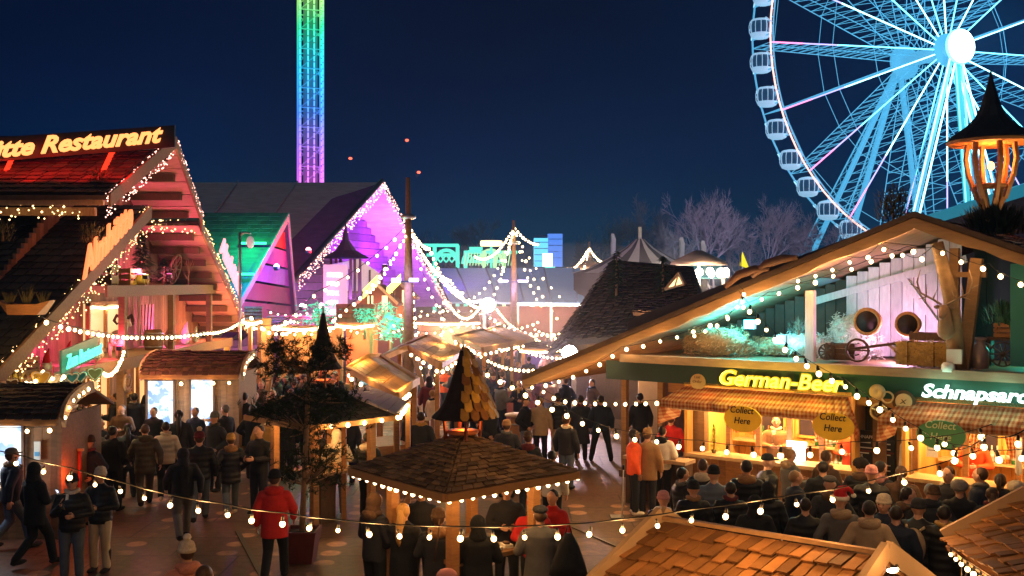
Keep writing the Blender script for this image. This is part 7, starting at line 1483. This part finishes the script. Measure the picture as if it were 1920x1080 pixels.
s = thing('black_cape_bag', W(1066,1035,13.2)-V((0,0,.3)), 'large black draped bag at the right side of the kiosk', 'bag'); MB().lathe((0,0,0), [(.26,0),(.22,.15),(.14,.38),(.05,.55)], 14, sy=.5).build('bag', CM('black'), s, True); MB().tube([(-.05,0,.52),(0,0,.68),(.05,0,.52)], .012, 6).build('strap', CM('black'), s, True)
Q(790,930,160,'person with fair hair behind the left post of the central kiosk, facing us', coat='dark', kind='plain', head='hair', hc='fair', h=1.7, eyes=True, Y=15.2)
Q(950,935,185,'person in dark jacket facing us between the kiosk posts', coat='dark', kind='plain', arms=HO, head='hair', hc='brownhair', h=1.72, eyes=True, Y=15.2)
# around the dark hut
Q(632,806,-15,'person in cream hoodie with hood up beside the dark hut', coat='cream', kind='plain', arms=HO, trous='grey', head='hoodup', hc='cream', h=1.74)
Q(690,812,-30,'person in black jacket with cream fur collar right of the cream hoodie', coat='black', arms=HO, trous='black', head='hair', hc='darkhair', h=1.72, hood='cream')
Q(652,770,170,'person in white cap facing us at the dark hut table', coat='dark', kind='plain', head='cap', hc='white', h=1.72, eyes=True)
Q(790,698,-20,'tall person in dark jacket in the lane right of the slatted canopy', coat='dark', kind='plain', trous='grey', head='hair', h=1.8, Y=23)
Q(812,732,-60,'person in pale violet coat near the kiosk spire', coat='cream', style='mid', kind='plain', trous='white', head='hair', hc='fair', h=1.7)
Q(893,668,5,'person in white puffer jacket behind the kiosk spire', coat='white', trous='black', head='hair', hc='brownhair', h=1.75, Y=30)
Q(833,650,170,'person in bright orange jacket at the plank-roofed stall', coat='orange', kind='plain', head='hair', hc='darkhair', h=1.75, Y=36)
Q(940,712,-60,'person in grey jacket left of the round barrel table', coat='grey', kind='plain', arms=HO, head='hair', hc='fair', h=1.78)
Q(974,715,-170,'blond person in dark jacket behind the round barrel table', coat='dark', kind='plain', arms=HO, head='long', hc='blonde', h=1.7, eyes=True)
Q(950,790,-5,'person in dark coat and tan hat just above the kiosk roof', coat='dark', kind='plain', head='beanie', hc='tan', h=1.7)
Q(990,812,0,'person in dark coat with brown headband above the kiosk roof', coat='black', kind='plain', head='beanie', hc='brown', h=1.7, hood='maroon')
Q(1035,846,-20,'person in white-shouldered jacket stooping behind the kiosk roof', coat='white', kind='plain', head='hair', hc='darkhair', h=1.62, trous='black')
Q(1013,745,-10,'person in pale coat and black trousers walking up the lane', coat='beige', style='mid', kind='plain', trous='black', head='hair', hc='fair', h=1.72)
Q(1046,740,5,'person in black jacket and beige trousers walking up the lane', coat='black', trous='beige', head='beanie', hc='dark', h=1.76)
Q(1089,742,0,'person in long dark green coat in the middle of the lane', coat='dark', style='long', kind='plain', trous='black', head='hair', hc='darkhair', h=1.74)
Q(1127,742,0,'person in dark jacket with legs apart in the lane', coat='navy', kind='plain', leg='wide', trous='black', head='hair', hc='darkhair', h=1.76)
Q(1200,738,10,'person in dark jacket beyond the low eave walkway', coat='dark', kind='plain', head='hair', h=1.8)
# at the serving counter
Q(1189,806,-80,'person in bright red-orange jacket with a white stick at the serving counter', coat='orange', kind='plain', arms=hh, trous='black', head='hair', hc='darkhair', h=1.75, skin=skinB, shoes='white', eyes=True)
Q(1214,806,-15,'person in tan wool coat with back to us at the serving counter', coat='tan', style='mid', kind='plain', trous='dark', head='beanie', hc='tan', h=1.74)
Q(1242,800,-20,'person in black and white jacket leaning to the serving counter', coat='white', kind='plain', arms=('reach','hold'), head='hair', h=1.72, hood='black', trous='black')
Q(1258,778,-10,'person in scarlet beanie beside the bar corner post', coat='scarlet', kind='plain', head='beanie', hc='scarlet', h=1.7)
s = thing('white_cane', W(1166,925,18.2)-V((0,0,.5)), 'thin white stick held by the person in the red-orange jacket', 'stick'); MB().tube([(0,0,0),(.03,0,.95)], .012, 6).build('shaft', white, s, True); MB().tube([(.03,0,.93),(.033,0,1.02)], .02, 6).build('grip', black, s, True)
s = thing('doormat', V((GX(1157,20.3),20.3,.015)), 'small black mat on the paving beside the serving counter', 'mat'); MB().box((0,0,.01), (.3,.35,.02)).build('mat', black, s, True); MB().box((0,0,.022), (.26,.3,.006)).build('inner_pad', metal, s, True)
# crowd before the bar
bc = [
(1244,925,-20,'person in black coat and pink hood low at the left of the bar crowd','black','short','beanie','pink',1.6,hh,'white'),
(1280,878,-60,'person in black coat and cap at the left end of the bar crowd','black','mid','hair','darkhair',1.72,hh,None),
(1318,862,-10,'person in black coat with cream fur hood before the bar curtain','black','mid','hair','brownhair',1.76,PK,'cream'),
(1338,877,5,'person in denim blue padded jacket and black beanie at the bar','denim','short','beanie','black',1.76,PK,None),
(1400,864,0,'broad person in black parka with fur hood in front of the beer counter','black','mid','hair','darkhair',1.82,HO,'tan'),
(1440,854,-70,'person in black cap and black jacket turned right at the beer counter','black','short','cap','black',1.8,PK,None),
(1482,842,-60,'person with pale bun and grey scarf at the lit display','grey','short','bun','fair',1.74,HO,'beige'),
(1492,884,-70,'person with short fair hair turned right in the bar crowd','navy','short','hair','fair',1.7,HO,None),
(1550,846,-40,'person in brown coat at the counter under the second oval sign','brown','mid','hair','brownhair',1.78,HO,'tan'),
(1543,866,5,'person with dark hair in black coat below the tan hood','black','short','hair','darkhair',1.72,hh,None),
(1556,895,10,'person in checked flat cap in the middle of the bar crowd','dark','short','flatcap','grey',1.74,PK,'brown'),
(1576,925,5,'person in red Santa hat and grey coat with fur hood','grey','mid','santa','scarlet',1.76,PK,'beige'),
(1630,940,0,'broad person in beige hooded jacket nearest us in the bar crowd','beige','mid','hair','darkhair',1.78,PK,'beige'),
(1657,932,160,'smiling person in patterned cream beanie facing us in the bar crowd','navy','short','beanie','cream',1.72,hh,None),
(1614,862,0,'person in black curly hair and brown collar at the counter end','black','short','fur','darkhair',1.72,HO,'brown'),
(1634,877,0,'person in pink beanie and big black coat','black','mid','beanie','pink',1.74,HO,None),
(1652,866,-40,'person with dark hair just right of the pink beanie','dark','short','hair','darkhair',1.74,hh,'pink'),
(1690,875,0,'person with very long reddish hair beside the black door','brown','short','long','brownhair',1.72,hh,None),
(1703,915,-70,'person with dark hair turned right in front of the black door','black','short','hair','darkhair',1.74,PK,'brown'),
(1722,940,-15,'person in black and cream patterned beanie carrying a bag at the right','black','mid','beanie','dark',1.7,hh,None),
(1745,908,0,'person with grey hair in dark rain jacket','olive','short','hair','grey_hair',1.74,hh,'dark'),
(1751,915,8,'person in brown knit beanie close to the grey-haired one','dark','short','beanie','brown',1.7,PK,None),
(1778,877,150,'person with short brown hair and white collar facing down','dark','short','hair','brownhair',1.84,HO,'cream'),
(1799,903,5,'person with curly grey hair in a black jacket','black','short','fur','grey_hair',1.72,PK,None),
(1838,878,70,'person with dark quiff turned left at the second counter','navy','short','hair','brownhair',1.84,HO,None),
(1876,890,-10,'person with brown hair holding papers at the far right','brown','short','ponytail','brownhair',1.74,HO,'dark'),
(1905,905,0,'person in fluffy cream hood by the lower right roof','beige','short','fur','cream',1.66,hh,None),
(1860,915,10,'person with long straight brown hair near the lower right roof','dark','short','long','brownhair',1.68,hh,None),
(1300,905,5,'person in black puffer between the black cap and the denim jacket','black','short','beanie','black',1.66,hh,None),
(1370,905,0,'person in black coat with dark hair behind the denim jacket','black','mid','hair','darkhair',1.66,hh,None),
(1440,905,0,'person in black jacket low in front of the beer counter','black','mid','hoodup','black',1.66,hh,None),
(1510,935,5,'person in black coat left of the Santa hat','black','mid','hair','darkhair',1.66,hh,None),
(1680,950,0,'person in dark navy coat right of the beige jacket','navy','mid','hair','darkhair',1.7,hh,None),
(1415,930,10,'person in black hooded coat nearest the foreground roof','black','mid','hoodup','black',1.66,hh,None),
(1770,950,0,'person in black coat above the foreground roof corner','black','mid','hair','darkhair',1.68,hh,None)]
for (px,py,f,lb,c,st_,hd,hc,h,ar,hood) in bc:
    pal_ = 'puffer' if c in ('black','denim') and px % 2 == 0 else 'plain'; r = Q(px,py,f,lb,coat=c,style=st_,head=hd,hc=hc,h=h,arms=ar,hood=hood,kind=pal_,trous='dark',eyes=abs(f) > 140,parts=False,group='customers crowding in front of the bar')
    if px == 1722: backpack(r,'cream and grey backpack worn by the person in the patterned beanie','beige')
# staff
for (x, lb, c, hd, f) in ((7.95,'bar worker in orange top standing left of the chalkboard','orange','hair',170),(10.3,'bar worker in orange top behind the second counter','orange','ponytail',165),(13.2,'bar worker in red top at the right edge of the second counter','scarlet','hair',180),(6.3,'bar worker in tan top behind the first counter','tan','hair',180)):
    w_ = Wb((x,.55,0)); px = 960+w_.x/w_.y*F; Q(px, HY+(H-.12-1.75)*F/w_.y, f, lb, coat=c, kind='plain', arms=HO, head=hd, hc='brownhair', h=1.75, Y=w_.y, z0=.12, eyes=True, group='bar staff', parts=False)
# far crowd
far = []
rr = random.Random(77)
for k in range(34):
    px = rr.uniform(640,800); Y = rr.uniform(36,44) if px < 700 else rr.uniform(40,56); far.append((px,Y))
for k in range(34): far.append((rr.uniform(895,1050), rr.uniform(33,56)))
for k in range(16): far.append((rr.uniform(500,640), rr.uniform(30,36)))
for k in range(10): far.append((rr.uniform(770,900), rr.uniform(30,40)))
fh = ['hair','beanie','long','hair','cap','hoodup']; fc = ['black','dark','navy','grey','brown','olive','maroon','black','tan','dark']
for i,(px,Y) in enumerate(far):
    h = rr.uniform(1.62,1.85); c = 'blue' if i == 5 else 'pink' if i == 40 else rr.choice(fc); z = 'beyond the pine and the red stall' if px < 800 and Y > 36 else 'behind the pine sapling' if px < 650 else 'in the violet-lit lane centre' if px > 890 else 'behind the tall pole foot'
    lb = 'person in bright blue top beside the red stall' if i == 5 else 'person in pink coat in the violet-lit lane' if i == 40 else f'small {("dark-clad" if c in ("black","dark","navy") else c+"-clad")} figure in the distant crowd {z}'
    person(690 if i == 5 else px, HY+(H-h)*F/Y, rr.uniform(-180,180), lb, coat=c, kind='plain', head=rr.choice(fh), hc=rr.choice(['darkhair','brownhair','fair','grey','black']), h=h, Y=36.5 if i == 5 else Y, arms=rr.choice([hh,PK,HO]), leg=rr.choice(['stand','walk']), parts=False, group='distant crowd '+z)
# ------------------------------------------------------------------ output
sd = bpy.data.lights.new('roof_fill_sun', 'SUN'); sd.energy = .08; sd.angle = math.radians(8); sd.color = (.75,.85,1); so_ = bpy.data.objects.new('roof_fill_sun', sd); col.objects.link(so_); so_.rotation_euler = (math.radians(38),math.radians(-12),0)  # weak sun lamp added to lift the roofs, no visible source
sc.view_settings.view_transform = 'Standard'; sc.view_settings.look = 'None'; sc.view_settings.exposure = .9; sc.view_settings.gamma = 1
cy_ = sc.cycles; cy_.use_denoising = True; cy_.max_bounces = 5; cy_.diffuse_bounces = 2; cy_.glossy_bounces = 2; cy_.transmission_bounces = 2; cy_.volume_bounces = 0; cy_.transparent_max_bounces = 4; cy_.sample_clamp_indirect = 3; cy_.sample_clamp_direct = 0; cy_.use_light_tree = True; cy_.caustics_reflective = False; cy_.caustics_refractive = False
HAZE = 1
if HAZE:
    hm = bpy.data.materials.new('haze'); hm.use_nodes = True; nt = hm.node_tree; nt.nodes.remove(nt.nodes['Principled BSDF']); vo = nt.nodes.new('ShaderNodeVolumePrincipled'); vo.inputs['Color'].default_value = (.3,.58,1,1); vo.inputs['Density'].default_value = .0006; vo.inputs['Anisotropy'].default_value = .3; nt.links.new(vo.outputs[0], nt.nodes['Material Output'].inputs['Volume'])
    hz = MB(); hz.box((0,95,34.5), (440,260,71)); hz = hz.build('haze', hm); tag(hz, kind='stuff')

    sm_ = bpy.data.materials.new('food steam'); sm_.use_nodes = True; nt = sm_.node_tree; nt.nodes.remove(nt.nodes['Principled BSDF']); vo = nt.nodes.new('ShaderNodeVolumePrincipled'); vo.inputs['Color'].default_value = (1,.92,.92,1); vo.inputs['Density'].default_value = .0028; vo.inputs['Anisotropy'].default_value = .35; nt.links.new(vo.outputs[0], nt.nodes['Material Output'].inputs['Volume'])
    for k, (rx, ry, rz) in enumerate(((12,14,3.2),(14.5,17,4.3),(17,20,5.4))): m = MB(); m.ell((1+.3*k,50,1.4), (rx,ry,rz), 32, 16); tag(m.build('steam', sm_), kind='stuff')  # mist volumes added so the lamps glow over the far lane
